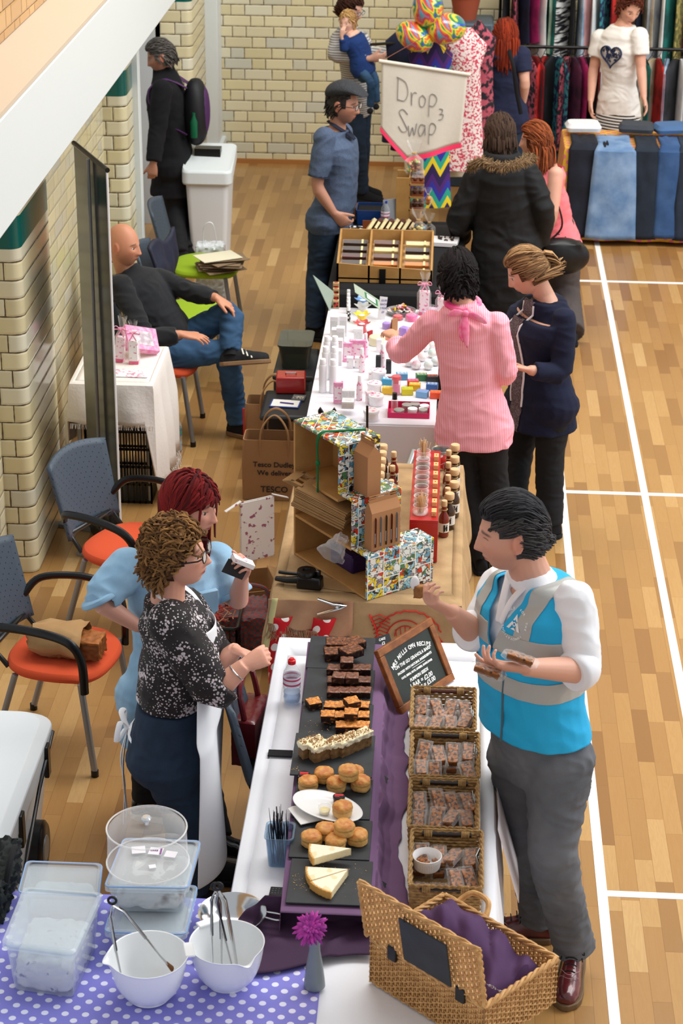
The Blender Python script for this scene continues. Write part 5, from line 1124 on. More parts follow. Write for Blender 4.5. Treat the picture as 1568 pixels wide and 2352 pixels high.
def barset(seed,skip=()):
 rs=random.Random(seed);L=[]
 for j,fy in enumerate((-.27,.2)):
  for i in range(4):L.append(((i-1.5)*.235+rs.uniform(-.01,.01),fy,.0,rs.uniform(-6,6),rs.uniform(-3,6)))
 for j,fy in enumerate((-.16,.22)):
  for i in range(4):
   if(j,i)in skip:continue
   L.append(((i-1.5)*.235+rs.uniform(-.03,.03),fy+rs.uniform(-.05,.05),.034+rs.uniform(0,.008),rs.uniform(-22,22),rs.uniform(-8,22)))
 return L
basket('seagrass basket of granola bars next to the framed chalkboard',(948,1092),(943,1088),1580,1672,barset(1),0,words='furthest');basket('seagrass basket of granola bars, second from the chalkboard',(946,1098),(943,1098),1682,1783,barset(2,((0,2),)),1,words='second')
basket('seagrass basket of granola bars, second from the wicker hamper',(942,1096),(940,1096),1790,1900,barset(3),2,words='third');tb,W4,D4=basket('seagrass basket with the white ramekin, nearest the wicker hamper',(946,1108),(941,1102),1908,2036,barset(4,((0,0),(0,1))),3,words='nearest')
c=at(980,1985,z=TZ+.075);t=thing('ramekin','white fluted ramekin of samples in the nearest basket','ramekin',(c.x,c.y,TZ+.062));m=MB();rr=[]
for z,r,fl in((0,.038,0),(.002,.041,0),(.006,.0425,1),(.032,.046,1),(.036,.0475,0),(.048,.049,0),(.049,.047,0),(.040,.044,0),(.008,.040,0),(.007,0.001,0)):rr.append([V(((r+.0012*fl*math.cos(k*48*2*math.pi/192))*math.cos(k*2*math.pi/192),(r+.0012*fl*math.cos(k*48*2*math.pi/192))*math.sin(k*2*math.pi/192),z))for k in range(192)])
part('dish',m.loft(rr),wch,t);m=MB()
for k in range(26):a=rnd(0,6.28);r=rnd(0,.036);m.box((r*math.cos(a),r*math.sin(a),.012+rnd(0,.008)),(.008,.007,.006),rotz(a))
tag(part('sample_crumbs',m,mat('granola_pieces','#a8642c',r=.7),t),None,None,None,'stuff')
for k,(u,v,z,rz)in enumerate(((1086,1640,.12,70),(1094,1728,.12,70),(1090,1835,.11,74),(1101,1968,.10,55))):
 c=at(u,v,z=TZ+z);R=rotz(math.radians(rz+20))@Matrix.Rotation(math.radians(68),3,'X');t=thing('basket_label','small white-backed label clipped to the right edge of the %s basket'%('furthest','second','third','nearest')[k],'label',c,0,'basket labels');part('card',MB().box((0,0,0),(.05,.04,.001),R),mat('label_card','#e9eae6',r=.7),t);part('card_face',MB().box(R@V((0,0,.001)),(.044,.034,.0008),R),cboard,t);part('chalk_lettering',text('OATS',.014,R@V((0,.004,.0018)),R,bold=.0004),chalkp,t)
 # bottle of water with a red cap
def pet(label,u,v,z,H,r,capc,tint,group=None,lab='#e8e6f2',lab2='#c84a6a'):
 c=at(u,v,z=z);t=thing('water_bottle',label,'bottle',(c.x,c.y,z));pr=[(0,.004),(r*.6,0),(r*.92,.006),(r,.02)]+[(r*(1-.05*(k%2)),.03+k*(H*.22)/5)for k in range(6)]+[(r,H*.36),(r,H*.62),(r*.92,H*.70),(r*.62,H*.80),(r*.40,H*.87),(r*.38,H*.91)]
 part('bottle_body',MB().lathe(pr,n=32),film('bottle_pet_'+tint[1:],tint=tint,a=.12,r=.05),t);part('water',MB().lathe([(0,.006)]+[(q[0]*.93,q[1]+.002)for q in pr[2:7]],n=28),film('still_water',tint='#bcd4ee',a=.25,tr='#dbe8f6'),t)
 part('bottle_label',MB().tube([(0,0,H*.42),(0,0,H*.62)],r*1.012,32,cap=False),mat('bottle_label_'+lab[1:],lab,r=.4,fn=lambda nt,N,L,co,src:(lambda s:(L.new(co,s.inputs[0]),mixc(N,L,mth(N,L,'LESS_THAN',mth(N,L,'FRACT',mth(N,L,'MULTIPLY',s.outputs[2],1/(H*.11))),.35),lab,lab2))[1])(nd(N,'ShaderNodeSeparateXYZ'))),t)
 part('cap',MB().lathe([(r*.44,H*.88),(r*.46,H*.90),(r*.44,H*.96),(r*.3,H*.975),(r*.26,H),(0,H)],n=24),mat('cap_'+capc[1:],capc,r=.35),t);return t
pet('small water bottle with a red sports cap beside the plain brownies',670,1612,TZ+.012,.19,.034,'#d8202a','#eef4fa')
m=MB();c0=at(628,1731,z=TZ+.014);c1=at(672,1731,z=TZ+.014);m.box(((c0.x+c1.x)/2-.01,c0.y,TZ+.016),(.09,.045,.006));solo('black_strap',m,black,'flat black strap lying on the cloth left of the carrot cake slate','strap',bev=.002)
# cutlery caddy
c=at(643,1975,z=TZ+.012);t=thing('cutlery_caddy','clear plastic tub of black plastic cutlery left of the scones','cutlery tub',(c.x+.0,c.y+.0,TZ+.012));m=MB()
def rrect(w_,d,r,z,n=6):
 o=[]
 for cx_,cy_,a0 in((w_/2-r,d/2-r,0),(-w_/2+r,d/2-r,90),(-w_/2+r,-d/2+r,180),(w_/2-r,-d/2+r,270)):
  for k in range(n+1):a=math.radians(a0+90*k/n);o.append(V((cx_+r*math.cos(a),cy_+r*math.sin(a),z)))
 return o
part('tub',MB().loft([rrect(.075,.085,.015,0),rrect(.09,.105,.018,.11),rrect(.1,.115,.02,.113),rrect(.1,.115,.02,.117),rrect(.086,.10,.016,.114),rrect(.072,.08,.014,.004)]),film('frosted_blue_plastic',tint='#c2d6e6',a=.15,r=.2,tr='#cfe0ee'),t)
m=MB();bp=mat('black_plastic','#08080a',r=.3)
for k in range(30):
 x,y=rnd(-.028,.028),rnd(-.032,.032);tx,ty=rnd(-.02,.02),rnd(-.02,.03);h=rnd(.15,.185);m.tube([(x,y,.006),(x+tx*.6,y+ty*.6,h*.62),(x+tx,y+ty,h)],[.004,.0045,.0065 if k%2 else .002],5,flat=.35)
tag(part('black_cutlery',m,bp,t),None,None,None,'stuff')
c=at(640,2056,z=TZ+.016);t=thing('card_reader','small black gadget with a dotted keypad beside the nearest slate','gadget',(c.x,c.y,TZ+.02),-.05);part('case',MB().box((0,0,.006),(.06,.05,.012)),bp,t,bev=.003);m=MB()
for i in range(5):
 for j in range(3):m.ell((-.02+i*.01,-.012+j*.012,.0125),(.0022,.0022,.001),None,8,4)
part('keypad',m,mat('grey_keys','#777b80',r=.5),t)
# vase with magenta gerbera
c=at(722,2268,z=TZ+.013);t=thing('bud_vase','slim grey bud vase standing on the polka-dot cloth edge','vase',(c.x,c.y,TZ+.018));part('vase_body',MB().lathe([(0,0),(.030,0),(.033,.004),(.031,.03),(.024,.09),(.0175,.13),(.0165,.15),(.021,.178),(.0235,.185),(.021,.1845),(.015,.155),(.02,.09),(0,.01)],n=40),mat('grey_glazed_ceramic','#7e888e',r=.35),t);part('foot_ring',MB().lathe([(0,-.001),(.028,-.001),(.028,.001),(0,.001)],n=30),mat('grey_glazed_ceramic','#7e888e',r=.35),t)
fz=TZ+.21;F0=V((c.x-.012,c.y-.005,fz+.025));t=thing('gerbera','magenta gerbera flower with spiky petals standing in the grey vase','flower',F0);m=MB();A_=Matrix.Rotation(math.radians(38),3,'X')@Matrix.Rotation(math.radians(-12),3,'Y')
cA,cB=np.array(s2l('#c437a8')),np.array(s2l('#8a1f86'))
for ly,(n_,L_,el)in enumerate(((26,.056,-.12),(24,.050,.15),(20,.040,.45),(16,.028,.8),(12,.018,1.1))):
 for k in range(n_):
  a=2*math.pi*(k+.5*ly)/n_+rnd(-.1,.1);e=el+rnd(-.15,.2);L2=L_*rnd(.85,1.1);d=V((math.cos(a)*math.cos(e),math.sin(a)*math.cos(e),math.sin(e)));n2=V((-math.cos(a)*math.sin(e),-math.sin(a)*math.sin(e),math.cos(e)));kv=len(m.v)
  m.tube([A_@(d*.004),A_@(d*L2*.5+n2*.003),A_@(d*L2*.85),A_@(d*L2-n2*.004)],[.002,.0052,.0045,.0012],6,flat=.25,up=A_@n2);q=rnd(0,1);m.c+=[tuple(cA*q+cB*(1-q))]*(len(m.v)-kv)
tag(part('petals',m,mat('gerbera_petals',vc=True,r=.55),t),None,None,None,'stuff');part('flower_eye',MB().ell(A_@V((0,0,.006)),(.008,.008,.004),A_,12,6),mat('flower_eye','#3a1c22',r=.8),t);part('stem',MB().tube([V((0,0,-.004)),V((.004,.002,-.04)),V((.012,.005,-.09)),V((.013,.005,-.15))],.0028,8),mat('green_stem','#4c7a32',r=.6),t)
# mixing bowls and tongs
wpl=mat('white_melamine','#f0f3f5',r=.28,coat=.3)
def bowl(label,cx_,cy_,Rr,H,rz):
 t=thing('mixing_bowl',label,'bowl',(cx_,cy_,TZ+.02),rz,'white mixing bowls');rings=[]
 for z,r in((0,.52),(.012,.53),(.02,.55),(.035,.50),(.06,.64),(.3,.84),(.6,.94),(.9,.995),(.97,1.0),(1.0,1.03),(1.0,.985),(.9,.965),(.6,.91),(.3,.80),(.08,.55),(.07,.0)):
  rr=[]
  for k in range(64):
   a=2*math.pi*k/64;f=1
   if z>=.95 and r>.9:f+=.16*math.exp(-((a-math.pi)/.20)**2)+.05*math.exp(-((min(a,2*math.pi-a))/.3)**2)
   rr.append(V((Rr*r*f*math.cos(a),Rr*r*f*math.sin(a),H*z-(.10*H*math.exp(-((a-math.pi)/.16)**2)if z>.95 else 0))))
  rings.append(rr)
 part('bowl_body',MB().loft(rings,cap=False),wpl,t,sub=1);part('rim_grip',MB().box((Rr*1.05,0,H*.985),(.03,.07,.008)),wpl,t,bev=.003)
 m=MB()
 for k in range(3):a=math.radians(90+120*k);m.lathe([(0,-.002),(.014,-.002),(.014,.004),(0,.004)],(Rr*.44*math.cos(a),Rr*.44*math.sin(a),0),12)
 part('base_ring',MB().lathe([(Rr*.42,-.002),(Rr*.54,-.002),(Rr*.54,.004),(Rr*.42,.004)],n=40),wpl,t);return t
b1=at(340,2200,z=TZ+.155);b2=at(521,2170,z=TZ+.155);bowl('white mixing bowl with one pair of tongs, bottom left beside the plastic tubs',b1.x,b1.y,.118,.15,.25);bowl('white mixing bowl with two pairs of tongs, nearest the flower vase',b2.x,b2.y,.113,.148,2.2)
chrome=mat('polished_steel','#c8cacc',r=.15,m=1)
def tongs(label,ph,p1,p2,tipb=None):
 """hinge point and two tip points"""
 t=thing('tongs',label,'tongs',ph,0,'kitchen tongs');o=V(ph);sd=(V(p1)-V(p2)).normalized()
 for p in(p1,p2):
  q=[V((0,0,0)),(V(p)-o)*.12+sd*.012*(1 if p is p1 else-1),(V(p)-o)*.55+sd*.006*(1 if p is p1 else-1),(V(p)-o)*.8,V(p)-o];a=part('arm',MB().tube(q,[.006,.010,.0095,.007,.009],10,flat=.35),chrome,t);g=[V((0,0,0)).lerp(w_,1)+(CAMP-o).normalized()*-.002 for w_ in(q[1]*.6,q[1],q[2]*.95)];part('grip',MB().tube(g,.0085,8,flat=.55),mat('black_rubber','#141416',r=.6),a)
  part('gripping_tip',MB().tube([V(p)-o-(V(p)-o).normalized()*.03,V(p)-o],[.007,.014],10,flat=.5),tipb or chrome,a)
 u_=V((0,0,1));part('hanging_loop',MB().tube([V((.012*math.cos(a),0,.015+.012*math.sin(a)))for a in[k*.5236 for k in range(12)]],.0042,8,close=True),MATS['black_rubber'],t);return t
zh=TZ+.27
tongs('steel tongs with black ring spread wide in the left mixing bowl',at(258,2078,y=b1.y-.015),V((b1.x-.075,b1.y-.035,TZ+.06)),at(395,2225,z=TZ+.10),mat('crumbed_tip','#6e4526',r=.9,b=(120,.6,.004)))
hp_=at(502,2045,y=b2.y-.01);tongs('steel tongs leaning in the right mixing bowl, rear pair',hp_+V((-.012,.02,-.015)),V((b2.x-.045,b2.y-.02,TZ+.05)),V((b2.x-.01,b2.y-.03,TZ+.045)));tongs('steel tongs leaning in the right mixing bowl, front pair',hp_,V((b2.x+.03,b2.y-.05,TZ+.045)),V((b2.x+.048,b2.y-.05,TZ+.05)))
c=at(532,2118,z=TZ+.05);t=thing('steel_colander','shiny steel bowl with a looped handle behind the right mixing bowl','bowl',(c.x,c.y+.02,TZ+.014));part('bowl_body',MB().lathe([(0,.002),(.05,.002),(.085,.025),(.10,.055),(.108,.06),(.109,.062),(.098,.058),(.082,.028),(.048,.006),(0,.006)],n=48),chrome,t);part('handle',MB().tube(bez([(.105,-.02,.06),(.15,-.03,.058),(.155,.0,.058),(.105,.01,.06)],6),.003,8),chrome,t)
# plastic tubs
pp=film('frosted_tub_plastic',tint='#f4f8fa',a=.16,r=.2,tr='#f2f7fa');ppb=mat('blue_seal','#8fb0de',r=.4)
def tub(label,cs,H,z,band=None,content=None,lidband=False,inset=.0):
 """cs: lid corners FL, FR, BR, BL in plan"""
 C=sum((V(c)for c in cs),V((0,0,0)))/4;t=thing('storage_tub',label,'tub',(C.x,C.y,z));P=[V((c[0]-C.x,c[1]-C.y,0))for c in cs]
 def rr(s,zz,r=.02):
  o=[]
  for i in range(4):
   p=P[i]*s;a=(P[i-1]*s-p).normalized();b_=(P[(i+1)%4]*s-p).normalized()
   for k in range(6):f=k/5;o.append(p+a*r*(1-f)**2+b_*r*f**2+V((0,0,zz)))
  return o
 part('tub_body',MB().loft([rr(.80,0),rr(.82,.003),rr(.93,H-.02),rr(.93,H-.018)],cap=True),pp,t)
 lid=part('tub_lid',MB().loft([rr(1.0,H-.022),rr(1.0,H-.004),rr(.96,H),rr(.90,H),rr(.88,H-.006),rr(.5,H-.006)]),pp,t)
 if band:part('seal_band',MB().tube(rr(.985,H-.003),.0028,6,close=True),ppb,t)
 if content:
  m=MB().loft([rr(.76,.004,.03),rr(.80,H*content[1]*.5,.03),rr(.74,H*content[1]*.9,.03),rr(.45,H*content[1],.03)]);me=remesh(m,.008,3);wrinkle(me,.012,22,3);part('contents',me,content[0],t)
 return t,rr
wp=mat('crumpled_baking_paper','#e4e0da',r=.8,c2='#c9cede',vs=14,lo=.5,hi=.75,b=(40,.3,.006))
wp2=mat('blue_flecked_paper','#e6e3e0',r=.8,c2='#39407a',vs=45,lo=.62,hi=.72,b=(40,.3,.006));bread=mat('paper_and_cake','#e8e2da',r=.8,c2='#6b4a36',vs=9,lo=.58,hi=.66,b=(40,.3,.006))
f4=lambda a,z:[at(u,v,z=z)for u,v in a]
zT=TZ+.014
tub('frosted plastic tub holding blue-flecked paper at the bottom left corner',f4(((2,2168),(172,2192),(237,2050),(55,2036)),TZ+.20),.19,zT,None,(wp2,.62))
tub('blue-edged plastic tub behind the bottom left one',f4(((40,2052),(228,2060),(236,1985),(60,1978)),TZ+.12),.11,zT,1,(wp,.5))
tub('blue-edged plastic tub with stickers, lower of two stacked',f4(((238,2142),(428,2148),(455,2035),(270,2030)),TZ+.11),.10,zT,1,(wp,.6));c4=f4(((238,2036),(432,2040),(462,1930),(283,1924)),TZ+.225)
t,rr=tub('blue-edged plastic tub of cake, upper of two stacked under the cake dome',c4,.11,TZ+.116,1,(bread,.8));C4=sum((V(c)for c in c4),V((0,0,0)))/4
m=MB();
for u,v,s,r in((318,1952,.04,.2),(358,1955,.04,-.1),(392,1962,.034,-.15),(350,1990,.02,.3)):p=at(u,v,z=TZ+.228)-t.location;m.box((p.x,p.y,p.z),(s*1.1,s,.001),rotz(r))
part('lid_sticker',m,mat('white_sticker','#f2eef4',r=.6),t);m=MB()
for u,v in((358,1955),):p=at(u,v,z=TZ+.2295)-t.location;m.box((p.x+.016,p.y,p.z),(.006,.034,.0006));m.join(text('CAKE',.010,p+V((-.006,.004,0)),I))
part('sticker_print',m,mat('purple_print','#8a4a90',r=.6),t)
dm=thing('cake_dome','clear domed cake cover with a knob, standing on the upper stacked tub','cake dome',(C4.x-.02,C4.y+.0,TZ+.228));part('dome_shell',MB().lathe([(.128,.0),(.130,.004),(.128,.02),(.126,.10),(.122,.125),(.112,.135),(.05,.139),(.02,.140),(0,.140)],n=64),film('clear_acrylic',a=.02,r=.04),dm);part('knob',MB().lathe([(.006,.139),(.006,.150),(.014,.156),(.016,.162),(.012,.168),(0,.169)],n=24),mat('clear_knob','#dfe3e6',r=.05,m=.6),dm);part('dome_rim',MB().tube([V((.126*math.cos(a),.126*math.sin(a),.128))for a in[k*math.pi/24 for k in range(48)]],.0028,6,close=True),film('acrylic_edge',a=.35,r=.05),dm);part('base_rim',MB().tube([V((.13*math.cos(a),.13*math.sin(a),.003))for a in[k*math.pi/24 for k in range(48)]],.0028,6,close=True),MATS['acrylic_edge'],dm)
# wicker hamper
wk=mat('buff_willow','#b98a52',r=.55,c2='#d6a86c',vs=40,b=(60,.3,.003));ZR=TZ+.175
L0=at(852,2155,z=ZR);C0=at(1112,2312,z=ZR);D0=at(1266,2195,z=ZR);exh=(C0-L0);LH=exh.length;exh.normalize();eyh=V((-exh.y,exh.x,0));DH=abs((D0-C0).dot(eyh));print('hamper',LH,DH)
hm=thing('wicker_hamper','open willow picnic hamper stuffed with purple cloth at the stall corner','hamper',(L0.x,L0.y,TZ+.014),math.atan2(exh.y,exh.x));H=ZR-TZ-.014
def weave(o,ux,uy,w_,h,ns,nr,m=None,R=.0045,tp=0):
 """woven panel: upright stakes with wands passing in front and behind"""
 m=m or MB();nrm_=ux.cross(uy).normalized()
 for i in range(ns+1):x=w_*i/ns;m.tube([o+ux*x,o+ux*x+uy*h],R*.8,6)
 for j in range(nr):
  y=h*(j+.5)/nr;q=[]
  for k in range(ns*3+1):q.append(o+ux*(w_*k/(ns*3))+uy*(y+.001*math.sin(k*.7))+nrm_*(R*1.25*math.cos(math.pi*(k/3+j))))
  m.tube(q,R*.62,5)
 return m
X_,Y_,Z_=V((1,0,0)),V((0,1,0)),V((0,0,1))
part('side_panel',weave(V((0,0,0)),X_,Z_,LH,H,26,17),wk,hm);part('side_panel',weave(V((0,DH,0)),X_,Z_,LH,H,26,17),wk,hm);part('end_panel',weave(V((LH,0,0)),Y_,Z_,DH,H,16,17),wk,hm);part('end_panel',weave(V((0,0,0)),Y_,Z_,DH,H,16,17),wk,hm);part('base',MB().box((LH/2,DH/2,.004),(LH,DH,.008)),wk,hm)
m=MB();cr=[V((0,0,H)),V((LH,0,H)),V((LH,DH,H)),V((0,DH,H))]
for i in range(4):
 a,b_=cr[i],cr[(i+1)%4];N=26
 for ph in(0,2.1,4.2):m.tube([a.lerp(b_,k/N)+Z_*(.006*math.sin(k*.9+ph))+V((0,1,0)if i%2==0 else(1,0,0))*(.006*math.cos(k*.9+ph))for k in range(N+1)],.0052,6)
part('plaited_rim',m,wk,hm)
LT=at(795,2008,y=L0.y+.02);lt=hm.matrix_basis.inverted()@LT;ly=(lt-V((-.03,0,H)));ly=V((0,ly.y if abs(ly.y)<.16 else-.05,ly.z));Lh2=ly.length;ly.normalize();print('lid',lt,Lh2)
lid=part('lid',weave(V((-.01,-.008,H+.01)),X_,ly,LH+.02,Lh2,26,18),wk,hm);m=MB();o_=V((-.01,-.008,H+.01));w2=LH+.02
for a,b_ in((o_+ly*Lh2,o_+ly*Lh2+X_*w2),(o_,o_+ly*Lh2),(o_+X_*w2,o_+X_*w2+ly*Lh2)):
 for ph in(0,3.1):m.tube([a.lerp(b_,k/24)+(ly.cross(X_))*(.005*math.sin(k*1.1+ph))+ly*(.003*math.cos(k*1.1+ph))for k in range(25)],.0055,6)
part('lid_border',m,wk,lid)
nz=-ly.cross(X_)*1.0
if(hm.matrix_basis.to_3x3()@nz).dot(CAMP-L0)<0:nz=-nz
for fx in(.22,.82):part('leather_hinge',MB().box(V((LH*fx,-.012,H+.004)),(.035,.012,.05)),mat('black_leather','#0e0d0e',r=.4),lid,bev=.003)
pn=thing('blank_chalkboard_panel','blank black slate board leaning against the open hamper lid','board',hm.matrix_basis@(o_+X_*LH*.60+ly*Lh2*.50+nz*.022));pn.rotation_euler=(hm.matrix_basis.to_3x3()@cols(X_,ly,X_.cross(ly))).to_euler();part('slate_face',MB().box((0,0,0),(.19,.165,.006)),slate,pn,bev=.002);part('tie',MB().tube([(-.07,.08,.004),(-.07,.1,0),(-.07,.08,-.01)],.002,6),bp,pn)
m=MB();
def clo(a,b_):
 x=.01+a*(LH-.02);y=.01+b_*(DH-.02);h=.045+.11*math.exp(-((a-.35)/.4)**2-((b_-.6)/.5)**2)+.03*noise.noise(V((a*4,b_*3,1)))+.028*abs(noise.noise(V((a*7+b_*5,b_*2,4))))+.012*math.sin(a*26+b_*12);e=min(a,1-a,b_,1-b_)*12;return V((x,y,min(1,e)*h+H*.45))
o2=part('cloth_bundle',MB().grid(60,46,clo),mat('violet_cotton','#482a52',r=.85,b=(14,.25,.01)),solid=.003);o2.parent=None;o2.matrix_basis=hm.matrix_basis.copy();tag(o2,'crumpled violet cloth filling the open wicker hamper','cloth')
m=MB()
for k in range(26):p=V((LH*.93,.02,H*.98)).lerp(V((LH*.55,DH*.3,H*1.25)),0)+V((0,0,0));q=V((LH+.0,DH*.25,H+.006)).lerp(V((LH*.55,.01,H+.06)),k/26);m.tube([q+V((.004*math.cos(a),.003*math.sin(a+k*1.57),.003*math.sin(a)))for a in[j*1.047 for j in range(6)]],.0011,5,close=True)
part('lid_chain',m,chrome,hm)
m=MB().tube(bez([V((LH*.1,DH+.01,H-.01)),V((LH*.16,DH+.05,H+.02)),V((LH*.3,DH+.05,H+.02)),V((LH*.36,DH+.01,H-.01))],8),.009,8);part('carry_handle',m,wk,hm)
# sauce stall under hessian
hes=mat('hessian','#a98a62',r=.95,c2='#bd9c72',vs=9,weave=120,b=(220,.4,.002));hes2=mat('reddish_hessian','#ad7f62',r=.95,c2='#b9926e',vs=7,weave=120,b=(220,.4,.002));redc=mat('red_stencil_paint','#c4281e',r=.9)
rdot=mat('red_polka_cotton',r=.85,fn=polka('#c81420','#f0e6e0',16,.27))
trestle('trestle table under the hessian sacking of the sauce stall',-1.37,-.60,.99,2.50,TZ)
solo('polka_dot_cloth',drape(-1.375,-.595,.985,2.5,TZ-.012,.32,.014,.3,5),rdot,'red cloth with white dots hanging below the hessian at the sauce stall','tablecloth',solid=.002)
sd=drape(-1.385,-.585,.975,2.505,TZ,lambda k:.47,.022,.42,8,n=12,lift=.008);hs_=solo('sack_cloth',sd,hes,'brown hessian sacking with red stencil covering the sauce stall','tablecloth',solid=.003)
sdt=MB().grid(20,26,lambda a,b_:V((-1.40+a*.36,.968-.008-.02*math.sin(a*14+b_*3)*b_-.03*b_,TZ+.012-b_*(.10+.06*a))));solo('fringed_hessian',sdt,hes2,'reddish fringed hessian runner hanging over the stall front, left of the steel clamp','cloth',solid=.003)
solo('red_dotted_panel',MB().grid(16,12,lambda a,b_:V((-1.395+a*.33,.94-.02*math.sin(a*11)-.02*b_,TZ-.06-b_*.26))),rdot,'corner of red cloth with white dots showing below the hessian fringe','cloth',solid=.002)
m=MB()
for k in range(150):x=-1.40+.36*k/150;q=V((x,.925,TZ-.085-.06*k/150));m.tube([q,q+V((rnd(-.012,.012),rnd(-.012,0),-.03)),q+V((rnd(-.03,.03),rnd(-.02,0),-.07))],.0012,4)
tag(part('hessian_fringe',m,hes2),'frayed hessian threads above the red polka-dot cloth','fringe',None,'stuff')
from mathutils.bvhtree import BVHTree
bv=BVHTree.FromPolygons([V(p)for p in sd.v],sd.f)
def onc(u,v):
 o=CAMP;d=(at(u,v,z=0)-CAMP).normalized();h=bv.ray_cast(o,d);return(h[0]-d*.006)if h[0]else at(u,v,y=.95)
m=MB()
def stroke(m,pts,r=.004):m.tube([onc(*p)for p in pts],r,5,flat=.5)
cir=lambda cx_,cy_,rx,ry,a0,a1,n=12,wob=0:[(cx_+rx*math.cos(math.radians(a0+(a1-a0)*k/n))*(1+wob*math.sin(k*2.6)),cy_+ry*math.sin(math.radians(a0+(a1-a0)*k/n))*(1+wob*math.sin(k*2.6)))for k in range(n+1)]
stroke(m,cir(938,1470,76,66,195,345,22,.03),.006);stroke(m,cir(930,1465,42,40,190,350),.005);stroke(m,cir(930,1462,24,24,180,360),.004)
for k in range(5):stroke(m,[(908+k*11,1440+abs(k-2)*3),(911+k*10,1462)],.003)
for k in range(6):stroke(m,[(850+k*2,1420+k*9),(872,1412+k*9),(896-k,1424+k*8)],.0035)
stroke(m,[(848,1412),(862,1440),(870,1470),(884,1484)],.006);
for k in range(5):stroke(m,[(1006+k*8,1462+k*10),(1018+k*7,1482+k*11)],.0035)
stroke(m,[(1058,1500),(1061,1440),(1064,1410)],.008)
tag(part('stencil_print',m,redc),'red shell-shaped stencil lines printed on the hessian front','print')
m=MB();m.grid(2,16,lambda a,b_:onc(606+a*12-b_*18+30*(1-b_),1360+b_*150)if False else at(625-b_*28+a*14,1372+b_*150,y=.94-.01*b_)+V((0,-.01,0)));solo('lemon_ribbon',m,mat('lemon_crimped_cotton','#cfc68c',r=.9),'pale yellow crimped edging at the left corner of the sauce stall','ribbon',solid=.002)
# stepped comic-covered display
def comic_fn(nt,N,L,co,src):
 s=nd(N,'ShaderNodeSeparateXYZ');L.new(co,s.inputs[0]);X_,Y_,Z_=s.outputs[0],s.outputs[1],s.outputs[2];u=mth(N,L,'ADD',mth(N,L,'ADD',X_,Y_),5)
 cu=mth(N,L,'DIVIDE',u,.083);cz=mth(N,L,'DIVIDE',mth(N,L,'ADD',Z_,mth(N,L,'MULTIPLY',mth(N,L,'FLOOR',cu),.033)),.075);fu,fz=mth(N,L,'FRACT',cu),mth(N,L,'FRACT',mth(N,L,'ADD',cz,20))
 gut=mth(N,L,'MAXIMUM',mth(N,L,'LESS_THAN',fu,.05),mth(N,L,'LESS_THAN',fz,.06))
 v=nd(N,'ShaderNodeTexVoronoi');v.inputs['Scale'].default_value=48;nz=nd(N,'ShaderNodeTexNoise');nz.inputs['Scale'].default_value=30;L.new(co,nz.inputs[0]);mv=nd(N,'ShaderNodeVectorMath',operation='SCALE');mv.inputs[3].default_value=.06;L.new(nz.outputs['Color'],mv.inputs[0]);av=nd(N,'ShaderNodeVectorMath',operation='ADD');L.new(co,av.inputs[0]);L.new(mv.outputs[0],av.inputs[1]);L.new(av.outputs[0],v.inputs[0])
 sc=nd(N,'ShaderNodeSeparateColor');L.new(v.outputs['Color'],sc.inputs[0]);wn=nd(N,'ShaderNodeTexWhiteNoise',noise_dimensions='2D');cb=nd(N,'ShaderNodeCombineXYZ');L.new(mth(N,L,'FLOOR',cu),cb.inputs[0]);L.new(mth(N,L,'FLOOR',cz),cb.inputs[1]);L.new(cb.outputs[0],wn.inputs[0])
 t=mth(N,L,'FRACT',mth(N,L,'ADD',mth(N,L,'MULTIPLY',sc.outputs[0],.75),mth(N,L,'MULTIPLY',wn.outputs[0],.6)))
 rp=nd(N,'ShaderNodeValToRGB');rp.color_ramp.interpolation='CONSTANT';e=rp.color_ramp.elements;e[0].color=(*s2l('#dfe6e2'),1);e[1].position=.93;e[1].color=(*s2l('#c8301e'),1)
 for p_,c in((.26,'#8fc4d4'),(.40,'#e2c73a'),(.52,'#dcd9cf'),(.64,'#3f7a50'),(.70,'#5a97b4'),(.78,'#8d8490'),(.84,'#d9702c'),(.88,'#1a1c22')):k=rp.color_ramp.elements.new(p_);k.color=(*s2l(c),1)
 L.new(t,rp.inputs[0]);v2=nd(N,'ShaderNodeTexVoronoi',feature='DISTANCE_TO_EDGE');v2.inputs['Scale'].default_value=48;L.new(av.outputs[0],v2.inputs[0]);ink=mth(N,L,'LESS_THAN',v2.outputs[0],.06)
 c=mixc(N,L,mth(N,L,'MULTIPLY',ink,.85),rp.outputs[0],'#15161a');return mixc(N,L,gut,c,'#e8ebe4')
com=mat('comic_page_decoupage',r=.22,fn=comic_fn,coat=.6);ply=mat('bare_plywood','#b5854a',r=.7,c2='#c4965a',vs=8)
A3,B3,C3=at(674,1273,z=TZ+.01),at(842,1381,z=TZ+.01),at(978,1325,z=TZ+.01);e1=(B3-A3);L1=e1.length;e1.normalize();e2=V((-e1.y,e1.x,0));
if e2.dot(C3-B3)<0:e2=-e2
D3=(C3-B3).dot(e2);pl_=lambda u,v:onplane(u,v,A3,e2);z1,z2,z3=pl_(840,1277).z,pl_(806,1147).z,pl_(775,1020).z;s2_,s3_=(pl_(809,1260)-A3).dot(e1),(pl_(779,1133)-A3).dot(e1);print('comic',L1,D3,z1,z2,z3,s2_,s3_)
ck=thing('stepped_display','stepped open-backed display unit papered with colourful comic panels','display unit',(A3.x,A3.y,TZ+.012),math.atan2(e1.y,e1.x));b0=TZ+.012;th=.012
h1,h2,h3=z1-b0,z2-b0,z3-b0;dep=[D3,D3*.72,D3*.6]
def panel(n_,p0,p1,mt=com,bev=.002,par=ck):c=(V(p0)+V(p1))/2;return part(n_,MB().box(c,[abs(a-b_)for a,b_ in zip(p0,p1)]),mt,par,bev=bev)
